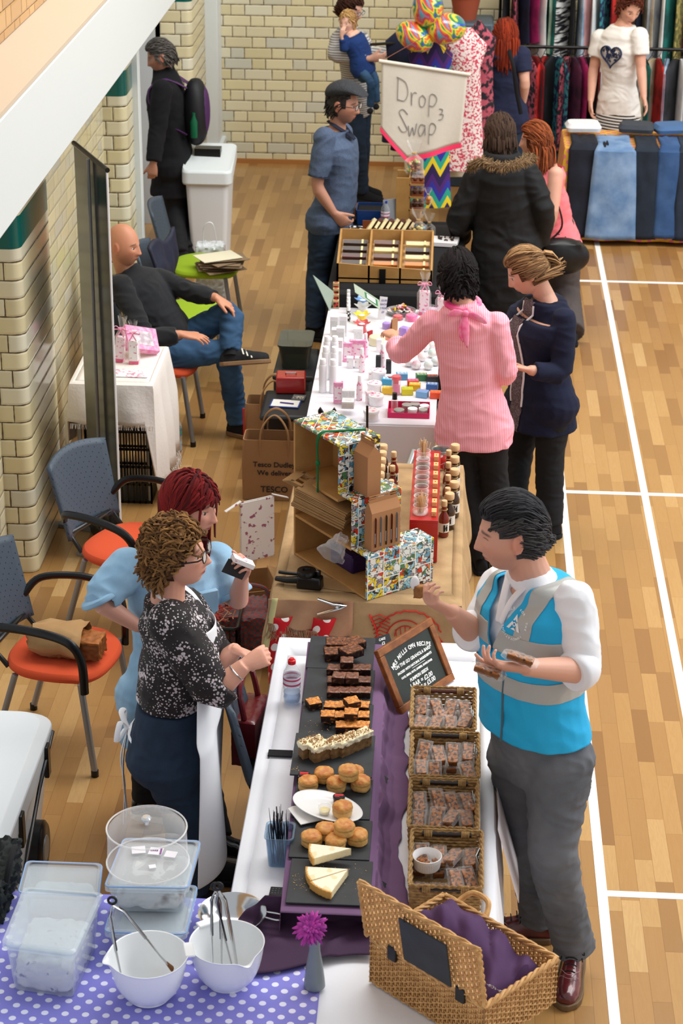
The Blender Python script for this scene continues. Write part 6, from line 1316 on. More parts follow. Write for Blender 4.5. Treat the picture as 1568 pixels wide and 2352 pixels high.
panel('front_panel',(L1-th,0,0),(L1,dep[0],h1));panel('step_top',(s2_-th,0,h1-th),(L1-th,dep[0],h1));panel('front_panel',(s2_-th,0,h1),(s2_,dep[1],h2));panel('step_top',(s3_-th,0,h2-th),(s2_-th,dep[1],h2));panel('front_panel',(s3_-th,0,h2),(s3_,dep[2],h3));panel('top_panel',(0,0,h3-th),(s3_-th,dep[2],h3))
panel('outer_side',(0,0,0),(th,dep[2],h3-th),ply);panel('inner_side',(th,dep[2]-th,0),(s3_-th,dep[2],h3-th),ply);panel('inner_side',(s3_-th,dep[1]-th,0),(s2_-th,dep[1],h2-th),ply);panel('inner_side',(s2_-th,dep[0]-th,0),(L1-th,dep[0],h1-th),ply);panel('shelf',(th,0,h2-.05),(s3_-th,dep[2]-th,h2-.05+th),ply);panel('shelf',(th,0,h1-.02),(s2_-th,dep[1]-th,h1-.02+th),ply);panel('base_board',(th,0,0),(L1-th,dep[0]-th,.01),ply)
W3=lambda x,y,z:ck.matrix_basis@V((x,y,z))
bpy.context.view_layer.update()
m=MB();gx=.22;gp=[(gx+.05,dep[2]*.9,h3+.003),(gx,dep[2]*.4,h3+.004),(gx-.015,-.004,h3),(gx-.018,-.008,h3-.12),(gx-.015,-.01,h3-.22),(gx-.02,-.008,h3-.34)]
for k in range(4):m.tube(bez([V(p)+V((rnd(-.006,.006),0,0))for p in gp],5),.0035,6)
m.ell((gx-.018,-.01,h3-.13),(.012,.01,.012));o=part('green_cord',m,mat('green_wool','#0f6a3a',r=.9));o.matrix_basis=ck.matrix_basis.copy();tag(o,'dark green woollen cord tied over the top of the comic display','cord')
kraft=mat('kraft_paper','#b08a5c',r=.85,c2='#a37c4e',vs=9);kr2=mat('kraft_card','#a8764c',r=.75)
def bags(loc,rz,n,label):
 t=thing('paper_bags',label,'paper bags',loc,rz,'kraft bags');
 for k in range(n):
  m=MB().box((rnd(-.004,.004),rnd(-.004,.004),.004+k*.0062),(.26,.16,.0045),rotz(rnd(-.05,.05)));part('folded_bag',m,kraft,t)
 for k in range(4):
  m=MB();z=.004+n*.0062-.005*k;m.box((-.145-.01*k,-.05,z),(.06,.018,.003)).box((-.145-.01*k,.05,z),(.06,.018,.003)).box((-.17-.01*k,0,z),(.02,.12,.003));part('bag_handle',m,kraft,t)
 return t
p=W3(s2_*.46,dep[1]*.12,h1-.02+th+.045);t=bags(p,math.atan2(e1.y,e1.x)+.1,15,'stack of folded brown paper carrier bags poking out of the middle shelf');t.rotation_euler=(0,.25,math.atan2(e1.y,e1.x)+.45);t.location.z+=.03
p=W3(.12,dep[2]*.4,h2-.05-.09+.0);m=MB().box((0,0,.002),(.16,.1,.004),rotz(.3));
t=thing('envelopes','yellow and cream envelopes tucked behind the paper bags','envelopes',W3(.17,.05,h1-.02+th+.12),math.atan2(e1.y,e1.x));part('yellow_envelope',m,mat('yellow_card','#e8bc1c',r=.7),t);m=MB()
for k in range(5):m.box((.02+k*.004,-.03+k*.003,.006+k*.003),(.12,.08,.0015),rotz(.2+k*.05))
part('cream_envelopes',m,mat('cream_paper','#e3dcc0',r=.8),t);t.rotation_euler.x=-.25
def crum(a,b_):r=.02+.035*b_+.012*noise.noise(V((a*9,b_*5,2)));an=a*2*math.pi;return V((r*math.cos(an)*1.1,r*math.sin(an)*.7,-.13*b_+.01*noise.noise(V((a*12,b_*9,5)))))
o=part('plastic_wrap',MB().grid(40,14,crum),film('crinkled_film',a=.25,r=.15));o.location=W3(s2_*.86,.0,h1+.03);o.rotation_euler=(.3,.5,0);tag(o,'crinkled clear plastic sleeve hanging from the stack of brown bags','plastic sleeve')
p=W3(L1*.45,dep[0]*.4,.011);t=thing('storage_box','dark purple plastic box inside the bottom of the comic display','box',p,math.atan2(e1.y,e1.x));part('box_body',MB().box((0,0,.04),(.17,.12,.08)),mat('deep_purple_plastic','#2c1850',r=.4),t,bev=.008);part('box_lid',MB().box((0,0,.083),(.178,.128,.012)),MATS['deep_purple_plastic'],t,bev=.004)
def carton(label,p,rz,w_,d,h,win=0):
 t=thing('gift_carton',label,'gift box',p,rz,'brown gift cartons');part('carton_body',MB().box((0,0,h*.36),(w_,d,h*.72)),kr2,t,bev=.001)
 m=MB();hh=h*.72;m.loft([[V((x,y,hh))for x,y in((-w_/2,-d/2),(w_/2,-d/2),(w_/2,d/2),(-w_/2,d/2))],[V((x,y,hh+h*.16))for x,y in((-w_/2,-.003),(w_/2,-.003),(w_/2,.003),(-w_/2,.003))]]);part('roof',m,kr2,t)
 m=MB().box((0,0,h*.90),(w_*.96,.003,h*.12)).box((-w_*.36,0,h*.97),(w_*.24,.003,h*.06)).box((w_*.36,0,h*.97),(w_*.24,.003,h*.06)).box((0,0,h*.995),(w_*.96,.003,h*.03));part('carry_handle',m,kr2,t)
 for k in range(win):
  x=(k-(win-1)/2)*w_/(win+.4);m=MB().tube([(x,-d/2+.0,h*.10),(x,-d/2+.0,h*.6)],w_/(win+.4)*.33,10,flat=.3,rnd=True);part('window_bottle',m,mat('window_dark_%d'%(k%3),('#5a1c10','#7a7d80','#3a2a18')[k%3],r=.25),t);m=MB().box((x,-d/2-.0035,h*.24),(.008,.001,h*.2));part('bottle_print',m,mat('white_print','#f4f8fa'),t)
 return t
rz1=math.atan2(e2.y,e2.x)
p=W3((s2_+L1)/2+.0,dep[0]*.33,h1+.001);carton('brown gift carton with bottle windows standing on the lowest comic step',p,rz1,.15,.052,pl_(905,1262).z-b0 and .24,5)
p=W3((s3_+s2_)/2+.01,dep[1]*.40,h2+.001);carton('plain brown gift carton on the middle step of the comic display',p,rz1+1.57,.10,.07,.25,0)
# sauce bottles
cork=mat('pale_cork','#dcb688',r=.9,b=(200,.3,.002));ssm=mat('chilli_sauce','#7a1e0c',r=.12,coat=.5);ssm2=mat('dark_oil','#3c2410',r=.1,coat=.5);twine=mat('jute_twine','#b79a68',r=.9)
def sauce(label,x,y,group,wide=0,mt=ssm,z=TZ+.012,k=1,base=None):
 if base:return dup(base,(x,y,z),rnd(0,.6),label)
 t=thing('sauce_bottle',label,'bottle',(x,y,z),rnd(0,.6),group);r=.024 if not wide else .027
 part('glass',MB().lathe([(0,0),(r*.9,0),(r,.004),(r,.085),(r*.85,.10),(.0115,.118),(.011,.142),(.013,.144),(.013,.150),(0,.150)],n=24),mt,t);rc=.0135 if not wide else .022
 part('cork_stopper',MB().lathe([(0,.146),(rc*.92,.146),(rc,.150),(rc,.172),(rc*.9,.175),(0,.176)],n=20),cork,t);part('twine_tie',MB().tube([V((.0145*math.cos(a),.0145*math.sin(a),.132))for a in[j*.6 for j in range(11)]],.0026,5,close=True),twine,t)
 a=part('bottle_label',MB().tube([(0,0,.025),(0,0,.07)],r*1.02,24,cap=False),mat('white_label','#ded9d0',r=.6),t);m=MB()
 for j in range(7):m.box((-r*.3+r*.1*j,-r*1.03,.03+.005*j),(.003,.001,.006))
 m.box((-.006,-r*1.035,.048),(.009,.001,.03)).box((.006,-r*1.035,.044),(.006,.001,.022));part('label_print',m,bp,a);return t
b_a=sauce('red sauce bottle nearest the front of the right-hand row beside the red stand',-.668,1.655,'sauce bottles right of the red stand');b_b=sauce('oil bottle with a broad cork, second in the right-hand row',-.645,1.74,'sauce bottles right of the red stand',1,ssm2)
for i in range(8):y=1.80+i*.075;sauce('%s bottle in the right-hand row, %s from the front'%(('corked sauce','broad-corked oil')[i%2],ORD[i+2]),-.655+.03*(i%2),y,None,base=(b_a,b_b)[i%2])
b_c=sauce('broad-corked bottle nearest the front of the cluster behind the comic display',-.925,1.62,'sauce bottles behind the comic display',1,ssm2);k=0
for i in range(8):
 for j in range(2):
  if j and i%2:continue
  k+=1;sauce('corked bottle behind the comic display, row %s, %s column'%(ORD[i],('left','right')[j]),-.97+.055*j,1.70+i*.085,None,base=(b_c,b_a)[j],);bpy.context.collection.objects[-1]if False else None
for o in bpy.data.objects:
 if o.name.startswith('sauce_bottle')and 'behind the comic' in o.get('label',''):o['group']='sauce bottles behind the comic display'
 # red tasting stand
rs=thing('tasting_stand','long red tasting stand with glass jars and price blocks','stand',(-.755,1.77,TZ+.012));rm=mat('red_gloss_wood','#b01c20',r=.35,coat=.3)
part('stand_top',MB().box((0,0,.195),(.125,.80,.016)),rm,rs,bev=.002);part('stand_end',MB().box((0,-.39,.094),(.125,.02,.187)),rm,rs,bev=.002);part('stand_end',MB().box((0,.39,.094),(.125,.02,.187)),rm,rs,bev=.002)
gl=film('clear_glass',a=.12,r=.03)
zt_=TZ+.012+.204
for i in range(7):
 y=1.77-.33+i*.105;t=thing('tasting_jar','glass jar on the red stand, %s from the front%s'%(ORD[i],', full of wooden sticks' if i in(0,6)else ''),'jar',(-.772,y,zt_),0,'tasting jars');part('jar_glass',MB().lathe([(0,0),(.030,0),(.034,.004),(.035,.02),(.030,.03),(.033,.034),(.033,.040),(.029,.040),(.026,.03),(.031,.02),(.030,.005),(0,.004)],n=30),gl,t)
 if i not in(0,6):part('sauce',MB().lathe([(0,.005),(.028,.005),(.0285,.014),(0,.015)],n=20),(ssm,ssm2)[i%2],t)
 else:
  m=MB()
  for k in range(34):a=rnd(0,6.28);r=rnd(0,.022);tl=rnd(.4,1.3);m.tube([(r*.6*math.cos(a),r*.6*math.sin(a),.005),(r*tl*1.3*math.cos(a),r*tl*1.3*math.sin(a),rnd(.075,.10))],.0022,4,flat=.5)
  tag(part('wooden_sticks',m,mat('birch_sticks','#e2bf94',r=.8),t),None,None,None,'stuff')
 t=thing('price_block','small wooden price block on the red stand, %s from the front'%ORD[i],'price block',(-.712,y-.02+.012,zt_),0,'wooden price blocks');part('block',MB().box((0,0,.011),(.022,.045,.022)),mat('beech_block','#e3ae72',r=.7),t,bev=.001);part('stamp',text('5' if i else '',.016,(0,0,.0225),I)if i else MB().box((0,-.0232,.008),(.004,.001,.004)),mat('red_stamp','#cc5a40',r=.8),t)
def pail(label,u,v,z=TZ+.012,r=.045,h=.10):
 c=at(u,v,z=z);t=thing('tin_pail',label,'pail',(c.x,c.y,z),0,'tin pails');part('pail_body',MB().lathe([(r*.72,0),(r*.98,h*.94),(r*.94,h*.94),(r*.68,.004),(0,.004)],n=36),mat('galvanised_tin','#b5b8b8',r=.3,m=.9),t);part('rim_wire',MB().tube([V((r*math.cos(a),r*math.sin(a),h))for a in[j*.35 for j in range(18)]],.0025,6,close=True),mat('galvanised_tin'),t);part('paper_sleeve',MB().lathe([(r*.735,.006),(r*.975,h*.86)],n=36,cap=False),mat('red_white_sleeve',r=.6,fn=polka('#c8221e','#ece6de',22,.2)),t,solid=.001)
 part('handle',MB().tube([V((r*1.03,0,h*.9)),V((r*.8,-r*.9,h*.55)),V((0,-r*1.2,h*.4)),V((-r*.8,-r*.9,h*.55)),V((-r*1.03,0,h*.9))],.0014,5),mat('galvanised_tin'),t)
pail('small tin pail in front of the red stand',965,1275);pail('small tin pail behind the far end of the red stand',1012,1075)
# tape gun, clamp, leaflets
c=at(711,1335,z=TZ+.04);t=thing('price_gun','black price-label gun lying at the stall front left of the comic display','label gun',(c.x,c.y,TZ+.012),-.12);part('gun_body',MB().prism([(-.055,-.03),(.055,-.035),(.06,.02),(.03,.035),(-.05,.03)],lambda x,y:V((x,y,0)),lambda x,y:V((x*.95,y*.95,.055))),bp,t,bev=.008);part('tape_reel',MB().lathe([(.0,.052),(.040,.052),(.042,.056),(.042,.072),(.040,.076),(.018,.076),(.016,.070),(0,.070)],(-.015,.01,0),30),bp,t);part('handle',MB().tube([(-.05,0,.03),(-.1,.0,.025),(-.15,.012,.022)],[.02,.017,.013],12,flat=.8),bp,t);part('trigger',MB().tube([(-.05,.015,.05),(-.1,.02,.048),(-.14,.03,.045)],.008,8),bp,t);part('knob',MB().lathe([(.012,.05),(.012,.075),(.007,.078),(0,.08)],(.035,.01,0),14),bp,t)
c=at(770,1392,y=.93);t=thing('spring_clamp','steel spring clamp gripping the hessian edge','clamp',c)
for s in(1,-1):part('clamp_arm',MB().tube([V((.045,.01,0)),V((.02,0,.008*s)),V((-.01,-.01,.014*s)),V((-.075,-.01,.036*s))],[.007,.013,.012,.011],10,flat=.45),chrome,t)
part('pivot',MB().cyl((.008,-.012,0),(.008,.014,0),.006,n=12),chrome,t);part('spring_coil',MB().tube([V((.008+.009*math.cos(a),-.01+.0012*a,.009*math.sin(a)))for a in[j*.6 for j in range(32)]],.0016,5),chrome,t)
for n_,lb,u,v,s,c_,rz in(('leaflet','dark green leaflet with a white tag in front of the comic display',800,1320,(.17,.10),'#1a3a2c',-.5),('paper_bag','flat brown paper bag lying in front of the comic display',785,1345,(.2,.10),'#a8865c',-.25)):
 c=at(u,v,z=TZ+.013);t=thing(n_,lb,'paper',(c.x,c.y,TZ+.0125+(.003 if c_[1]=='1' else 0)),rz);part('sheet',MB().box((0,0,.001),(*s,.002)),mat(n_+'_sheet',c_,r=.5,c2='#3a5a3c' if c_[1]=='1' else None,vs=12),t)
 if c_[1]=='1':part('white_tag',MB().box((.04,-.01,.0025),(.06,.016,.0008)),mat('label_card'),t)
m=MB().tube([at(843,1075,y=2.56),at(843,932,y=2.56)],.006,8);solo('banner_pole',m,bp,'thin black pole standing between the sauce stall and the cosmetics table','pole')
m=MB().tube([at(938,1068,y=2.54),at(950,1035,y=2.60)],.016,12);solo('metal_tube',m,mat('galvanised_tin'),'grey metal tube leaning behind the red stand','tube')
# cosmetics table
trestle('white trestle table of cosmetics and soaps',-1.385,-.735,3.03,4.86,TZ)
wpp=mat('white_paper_cover','#e4e3ea',r=.6);m=MB().box((-1.06,3.945,TZ+.004),(.67,1.86,.008));m.box((-1.06,3.012,TZ-.17),(.67,.006,.34));solo('table_cover',m,wpp,'smooth white cover on the cosmetics table','table cover',bev=.001)
ZC=TZ+.0085;CO=lambda X_,Y_,z=ZC:(lambda p:V((p.x,p.y,z)))(at(700+X_/4.9,640+Y_/4.9,z=z));wcard=mat('white_card','#eceaec',r=.5);wbot=mat('white_bottle_plastic','#f2f2f4',r=.3);pinkp=mat('pink_rose_print','#f0dfe4',r=.5,c2='#e0679a',vs=55,lo=.56,hi=.62);pinkc=mat('pink_card','#e57aae',r=.5,c2='#f3b6cf',vs=40);dark=mat('dark_grey_card','#26282c',r=.5)
def lath(name,label,cat,p,parts_,group=None,rz=0):
 t=thing(name,label,cat,p,rz,group)
 for n_,pr,mt in parts_:part(n_,MB().lathe(pr,n=24),mt,t)
 return t
def cbox(label,X_,Y_,w_,d,h,mt,z=ZC,rz=0,group=None,top=None,name='carton'):
 t=thing(name,label,'box',CO(X_,Y_,z),rz,group);part('carton_body',MB().box((0,0,h/2),(w_,d,h)),mt,t,bev=.0015);part('front_label',MB().box((0,-d/2-.0006,h*.5),(w_*.82,.0012,h*.6)),top or pinkp,t);part('top_label',MB().box((0,0,h+.0006),(w_*.6,d*.5,.0012)),top or pinkp,t);return t
wb=lath('lotion_bottle','tall white lotion bottle, front row, left','bottle',CO(200,1275),(('bottle_body',[(0,0),(.019,0),(.0205,.003),(.0205,.15),(.019,.155),(0,.156)],wbot),('flip_cap',[(0,.155),(.0165,.155),(.0165,.185),(.0145,.188),(0,.188)],wbot)),'tall white lotion bottles')
for lb,X_,Y_ in(('front row, right',315,1280),('middle row, left',232,1130),('middle row, right',330,1135),('back row, left',250,1010),('back row, right',335,1010)):dup(wb,CO(X_,Y_),0,'tall white lotion bottle, '+lb)
for i in range(4):cbox('small white cream carton in the front stack, %s from the bottom'%ORD[i],485,1440,.062,.06,.036,wcard,ZC+i*.0365,0,'stacked white cream cartons',mat('grey_print','#cfcfce',r=.5,c2='#e6e6e4',vs=200))
for i in range(4):cbox('small white cream carton in the second stack, %s from the bottom'%ORD[i],455+(i%2)*70,1330,.034,.05,.044,wcard,ZC+(i//2)*.0445,0,'white cream cartons of the second stack',mat('grey_print'))
rp_=mat('rose_print','#f3f0ef',r=.5,c2='#d8487c',vs=48,lo=.60,hi=.64)
for i,(X_,Y_,w_)in enumerate(((508,1000,'front left'),(596,1000,'front right'),(508,870,'back left'),(596,870,'back right'))):cbox('white rose-printed carton, %s of four'%w_,X_,Y_,.036,.036,.062,wcard,ZC,0,'rose-printed cartons',rp_)
for i in range(3):cbox('white carton with a pink lid print in the left stack, %s from the front'%ORD[i],350-i*-8,960-i*120,.066,.05,.085,wcard,ZC,0,'cartons of the left stack',rp_)
for i,(X_,Y_,h)in enumerate(((330,640,.12),(430,635,.12),(400,760,.115))):cbox('plain tall white carton at the left back of the cosmetics table, %s'%('left','right','front')[i],X_,Y_,.046,.046,h,wcard,ZC,0,'plain tall white cartons',mat('grey_print'))
for i,(X_,Y_,w_,h)in enumerate(((375,1400,.05,.12),(590,900,.09,.11),(480,930,.05,.11))):cbox('pink flowered carton %s'%('beside the front stack','behind the rose cartons, right','behind the rose cartons, left')[i],X_,Y_,w_,.03,h,pinkc,ZC,0,'pink flowered cartons',pinkp)
cbox('white carton on top of the pink ones',600,700,.052,.05,.08,wcard,ZC,0,None,mat('grey_print'));cbox('small silver-fronted carton behind the round tubs',762,1140,.045,.035,.05,wcard,ZC,0,None,rp_);cbox('narrow pink-lidded carton between the round tubs',730,1400,.042,.03,.065,pinkp,ZC,.3,None,mat('grey_print'))
cbox('tall dark grey carton left of the reaching hand',824,1030,.028,.028,.085,dark,ZC,0,'dark grey cartons',dark);cbox('tall dark grey carton under the reaching arm',940,1060,.03,.03,.075,dark,ZC,0,'dark grey cartons',dark);cbox('small white carton left of the wrist',835,820,.032,.03,.075,wcard,ZC,0,None,rp_)
sp_=lambda lb,X_,Y_:lath('spray_bottle',lb,'bottle',CO(X_,Y_),(('bottle_body',[(0,0),(.0145,0),(.016,.003),(.016,.085),(.010,.105),(0,.106)],pinkp),('spray_cap',[(0,.103),(.0095,.103),(.0095,.135),(.008,.138),(0,.138)],wbot)),'slim spray bottles')
sp_('slim spray bottle right of the front stack',612,1365);sp_('slim spray bottle by the pink cartons',682,880);sp_('slim spray bottle left of the reaching wrist',868,1000);sp_('slim spray bottle behind the rose cartons',640,1050)
for lb,X_,Y_ in(('nearest the black pole',745,1590),('middle of three',800,1420),('furthest of three',780,1280),('behind the silver-fronted carton',830,1140)):lath('cream_tub','round white cream tub with a pink printed lid, '+lb,'tub',CO(X_,Y_),(('tub_body',[(0,0),(.034,0),(.037,.004),(.037,.042),(0,.043)],wbot),('tub_lid',[(0,.040),(.040,.040),(.041,.043),(.041,.054),(.039,.057),(0,.057)],wbot),('lid_print',[(0,.0572),(.03,.0572),(.03,.0580),(0,.0582)],pinkp)),'round cream tubs')
for i,(X_,Y_,c1,c2,rz)in enumerate(((1090,1130,'#5a9cc8','#e8e6e2',.1),(1310,1140,'#2f7a4a','#d8d2b8',.15),(990,1180,'#c8303c','#f0b8c0',0),(1215,1210,'#d8402c','#b48ad0',.1),(1430,1160,'#2a2c30','#c8503c',.1),(1235,1250,'#e6b01e','#f0d890',0),(930,1190,'#3c9cc8','#e8f0f4',-.1),(935,1290,'#e8c030','#f2e0a0',-.1),(1150,1300,'#d8d020','#8cb83c',.1),(1320,1330,'#7ab4e0','#9a7ad0',-.3),(1430,1250,'#3a6ab0','#d0dcf0',-.1),(1470,1340,'#f05a30','#f08a50',0))):
 t=thing('soap_box','boxed soap bar in %s, %s of the colourful soaps'%(('sky blue','dark green','crimson','red and lilac','black','mustard','turquoise','yellow','lime','blue and violet','navy','orange')[i],'one'),'soap',CO(X_,Y_),rz,'colourful soap boxes');part('box_body',MB().box((0,0,.018),(.062,.044,.036)),mat('soap_card_%d'%i,c1,r=.35),t,bev=.003);part('top_label',MB().box((0,0,.0365),(.05,.03,.001)),mat('soap_label_%d'%i,c2,r=.4,c2=c1,vs=60),t)
c=CO(1165,1560);t=thing('display_tray','magenta card tray of little jars at the right front of the cosmetics table','tray',(c.x,c.y+.05,ZC));mg=mat('magenta_card','#d01e5e',r=.5);part('tray_base',MB().box((0,0,.002),(.215,.13,.004)),mg,t)
for n_,c_,s in(('tray_front',(0,-.065,.014),(.215,.003,.028)),('tray_back',(0,.065,.022),(.215,.003,.044)),('tray_side',(-.107,0,.016),(.003,.13,.032)),('tray_side',(.107,0,.016),(.003,.13,.032))):part(n_,MB().box(c_,s),mg,t)
T0=t.location
for i,(x,y,r,h,mt)in enumerate(((-.05,-.035,.027,.032,film('clear_pot')),(.02,-.03,.025,.038,wbot),(.075,-.035,.022,.036,gl),(-.01,.03,.027,.036,gl),(.03,.045,.026,.036,gl),(.08,.03,.024,.034,gl),(.065,-.0,.014,.03,wbot))):lath('sample_jar','small lidded jar in the magenta tray, %s'%('front left','front centre','front right','back left','back centre','back right','tiny one between')[i],'jar',(T0.x+x,T0.y+y,ZC+.0045),(('jar_body',[(0,0),(r*.9,0),(r,.003),(r,h*.7),(0,h*.72)],mt),('jar_lid',[(0,h*.68),(r*1.03,h*.68),(r*1.03,h),(0,h+.001)],wbot if i in(1,5,6)else mat('brushed_aluminium','#b9bcbd',r=.4,m=.7))),'jars in the magenta tray')
lath('nail_varnish','clear bottle with a square black cap in the magenta tray','bottle',(T0.x-.075,T0.y+.01,ZC+.0045),(('bottle_body',[(0,0),(.018,0),(.019,.003),(.017,.07),(0,.072)],gl),('black_cap',[(0,.07),(.013,.07),(.013,.105),(0,.106)],bp)))
lath('pink_topped_bottle','clear bottle with a round coral lid behind the magenta tray','bottle',CO(1025,1300),(('bottle_body',[(0,0),(.023,0),(.024,.004),(.024,.075),(.02,.085),(0,.086)],gl),('pink_liquid',[(0,.004),(.02,.004),(.02,.05),(0,.052)],mat('pink_liquid','#e06a9c',r=.2)),('coral_lid',[(0,.084),(.025,.084),(.026,.090),(.024,.104),(0,.106)],mat('coral_lid','#e8646c',r=.3))))
for i,(X_,Y_,c_)in enumerate(((1320,870,'#f0b8bc'),(1255,960,'#c8508c'),(1390,965,'#a8d0cc'),(1435,830,'#8cc8c0'),(1175,930,'#a8d4e4'),(1470,920,'#b8dcec'),(1290,790,'#e8e4e4'),(1420,730,'#e4a8a0'),(1350,760,'#dfe6e8'))):
 q=CO(X_,Y_,ZC+.03);t=thing('bath_bomb','round bath bomb, %s, in the pile under the striped sleeve'%('pink and white','magenta','pale teal','mint','light blue','sky blue','off-white','salmon','white with a tag')[i],'bath bomb',(q.x,q.y,ZC+.026),0,'bath bombs');part('ball',MB().ell((0,0,0),.026,None,20,14),mat('bomb_'+c_[1:],c_,r=.7,c2='#f2eeea',vs=18),t);part('shrink_wrap',MB().ell((0,0,0),(.0275,.0275,.0275),None,20,14),film('shrink_film',a=.02),t)
for i,(X_,Y_,c_,w_)in enumerate(((650,330,'#6f9ed8','pale blue'),(650,400,'#f2f2f0','white'),(640,500,'#f0d428','yellow'),(640,600,'#c8484c','dusty red'))):
 t=thing('flower_dish','petal-shaped %s oil burner'%w_,'oil burner',CO(X_,Y_),0,'petal-shaped oil burners');rings=[]
 for z,r in((0,.028),(.004,.03),(.03,.024),(.045,.03),(.06,.046),(.057,.044),(.045,.027),(.044,.0)):rings.append([V((r*(1+.14*(z>.05)*math.cos(6*a))*math.cos(a),r*(1+.14*(z>.05)*math.cos(6*a))*math.sin(a),z+.004*(z>.05)*math.cos(6*a)))for a in[j*math.pi/24 for j in range(48)]])
 part('burner_body',MB().loft(rings),mat('glaze_'+c_[1:],c_,r=.15,coat=.5),t);part('tealight',MB().lathe([(0,.0455),(.017,.0455),(.018,.05),(0,.05)],n=18),wbot,t)
for i in range(5):X_,Y_=490-8*i*0,470-55*i;lath('serum_bottle','small white-capped bottle with a chequered label, %s from the front'%ORD[i],'bottle',CO(490,480-44*i),(('bottle_body',[(0,0),(.011,0),(.012,.003),(.012,.055),(.006,.068),(0,.069)],mat('chequered_label',r=.4,fn=polka('#0c0d10','#e8e8e6',60,.33))),('white_cap',[(0,.066),(.0105,.066),(.0105,.098),(.009,.1),(0,.1)],wbot)),'chequered serum bottles')
for i in range(4):cbox('wooden-looking matchbox with red and black motif, %s from the front'%ORD[i],350,330-75*i*.6,.036,.03,.05+.012*i,mat('pale_wood_card','#c8a878',r=.6),ZC,0,'motif matchboxes',mat('red_black_motif','#d02a20',r=.5,c2='#141414',vs=60,lo=.5,hi=.52))
def leafstand(label,P_,ht):
 t=thing('leaflet_holder',label,'leaflet holder',P_[0]);m=MB();q=[V(p)-V(P_[0])for p in P_];n_=(q[1]-q[0]).cross(q[3]-q[0]).normalized()
 if n_.dot(CAMP-V(P_[0]))<0:n_=-n_
 m.loft([[p for p in q],[p+n_*.003 for p in q]]);part('holder_back',m,mat('pale_green_leaflet','#a8b8a8',r=.3),t);g=lambda a,b_:q[0].lerp(q[1],a).lerp(q[3].lerp(q[2],a),b_);m=MB();m.loft([[g(*w_)+n_*.0035 for w_ in((.42,.18),(.92,.18),(.92,.82),(.42,.82))],[g(*w_)+n_*.0045 for w_ in((.42,.18),(.92,.18),(.92,.82),(.42,.82))]]);part('green_panel',m,mat('green_panel','#1f7a4c',r=.4),t)
 m=MB();m.loft([[g(*w_)+n_*.005 for w_ in((.5,.26),(.84,.26),(.84,.74),(.5,.74))],[g(*w_)+n_*.0055 for w_ in((.5,.26),(.84,.26),(.84,.74),(.5,.74))]]);part('white_panel',m,wcard,t)
pA,pB=CO(275,360),CO(320,260);leafstand('pale green leaflet holder leaning at the back left corner of the cosmetics table',(pA,pB,at(765,670,y=4.85),at(718,632,y=4.72)),0);pA,pB=CO(700,250),CO(850,340);leafstand('pale green leaflet holder leaning in the middle back of the cosmetics table',(at(815,672,y=4.80),at(873,712,y=4.55),at(870,690,y=4.7),at(812,652,y=4.95)),0)
t=thing('price_sign','white handwritten price sign standing behind the candles','sign',CO(870,460));part('card',MB().box((0,0,.07),(.045,.003,.14),Matrix.Rotation(.1,3,'Y')),wcard,t);m=MB();
for j,s in enumerate(('£3.50','EACH','3 FOR','£9')):m.join(text(s,.015,(.009-.002*j,-.003,.118-.024*j),cols(V((1,0,0)),V((0,0,1)),V((0,-1,0)))))
part('blue_writing',m,mat('blue_ink','#3a4aa0',r=.7),t)
for n_,lb,X_,Y_,w_,h,mt,rz in(('card','brown card propped among the candles',1010,590,.05,.075,kr2,.9),('card','small red card by the reaching wrist',735,700,.04,.06,mat('red_card','#b01e28',r=.5),.9)):t=thing(n_,lb,'card',CO(X_,Y_),rz);part('sheet',MB().box((0,0,h/2),(w_,.003,h)),mt,t);part('fold',MB().box((0,.012,h/2),(w_,.002,h),Matrix.Rotation(.2,3,'X')),mt,t)
for i,(X_,Y_,r,h,c_,w_)in enumerate(((810,740,.045,.05,'#e8dfb8','large cream candle in cellophane'),(1120,640,.034,.05,'#a884d8','square lilac candle by the brown card'),(920,560,.026,.035,'#b090dc','small lilac soap in cellophane'),(1200,470,.036,.035,'#e86a9c','pink soap in cellophane'),(960,680,.03,.02,'#f08a4a','orange soap under the reaching hand'),(1410,400,.055,.03,'#e8c4e0','wide pale pink dish of soaps'),(1045,460,.03,.025,'#c84850','red soap by the price sign'))):
 t=thing('wrapped_candle',w_,'candle',CO(X_,Y_),.3*i,'wrapped candles and soaps');part('wax',MB().lathe([(0,0),(r*.95,0),(r,.003),(r,h-.003),(r*.93,h),(0,h)],n=20 if i!=1 else 4),mat('wax_'+c_[1:],c_,r=.45),t)
 rr_=[[V(((r*q+.003*noise.noise(V((a*4,z*60,i))))*math.cos(a),(r*q+.003*noise.noise(V((a*4,z*60,i))))*math.sin(a),z))for a in[j*.2618 for j in range(24)]]for q,z in((1.05,.001),(1.06,h*.7),(.6,h*1.2),(.12,h*1.4),(.5,h*1.8))];part('cellophane',MB().loft(rr_,cap=False),film('cellophane',a=.04,r=.08),t)
c=CO(1080,400);t=thing('balm_basket','oval tray heaped with lip balms and tubes at the back','basket',c);part('tray',MB().lathe([(0,0),(.06,0),(.075,.03),(.072,.03),(.056,.004),(0,.004)],n=30,sx=1.2),mat('pewter_tray','#8a8c90',r=.4),t);m=MB();rc=[s2l(x)for x in('#d8c0b8','#b03038','#e8c83c','#f0a0b8','#26282c','#e8e4e0','#c87848')]
for k in range(40):a=rnd(0,6.28);r=rnd(0,.06);q=V((r*1.1*math.cos(a),r*math.sin(a),.012+.035*(1-r/.06)+rnd(0,.01)));d=V((rnd(-1,1),rnd(-1,1),rnd(-.3,.3))).normalized()*.02;m.col=rc[k%7];m.tube([q-d,q+d],.006,8,rnd=True)
tag(part('balms',m,mat('assorted_plastic',vc=True,r=.35),t),None,None,None,'stuff')
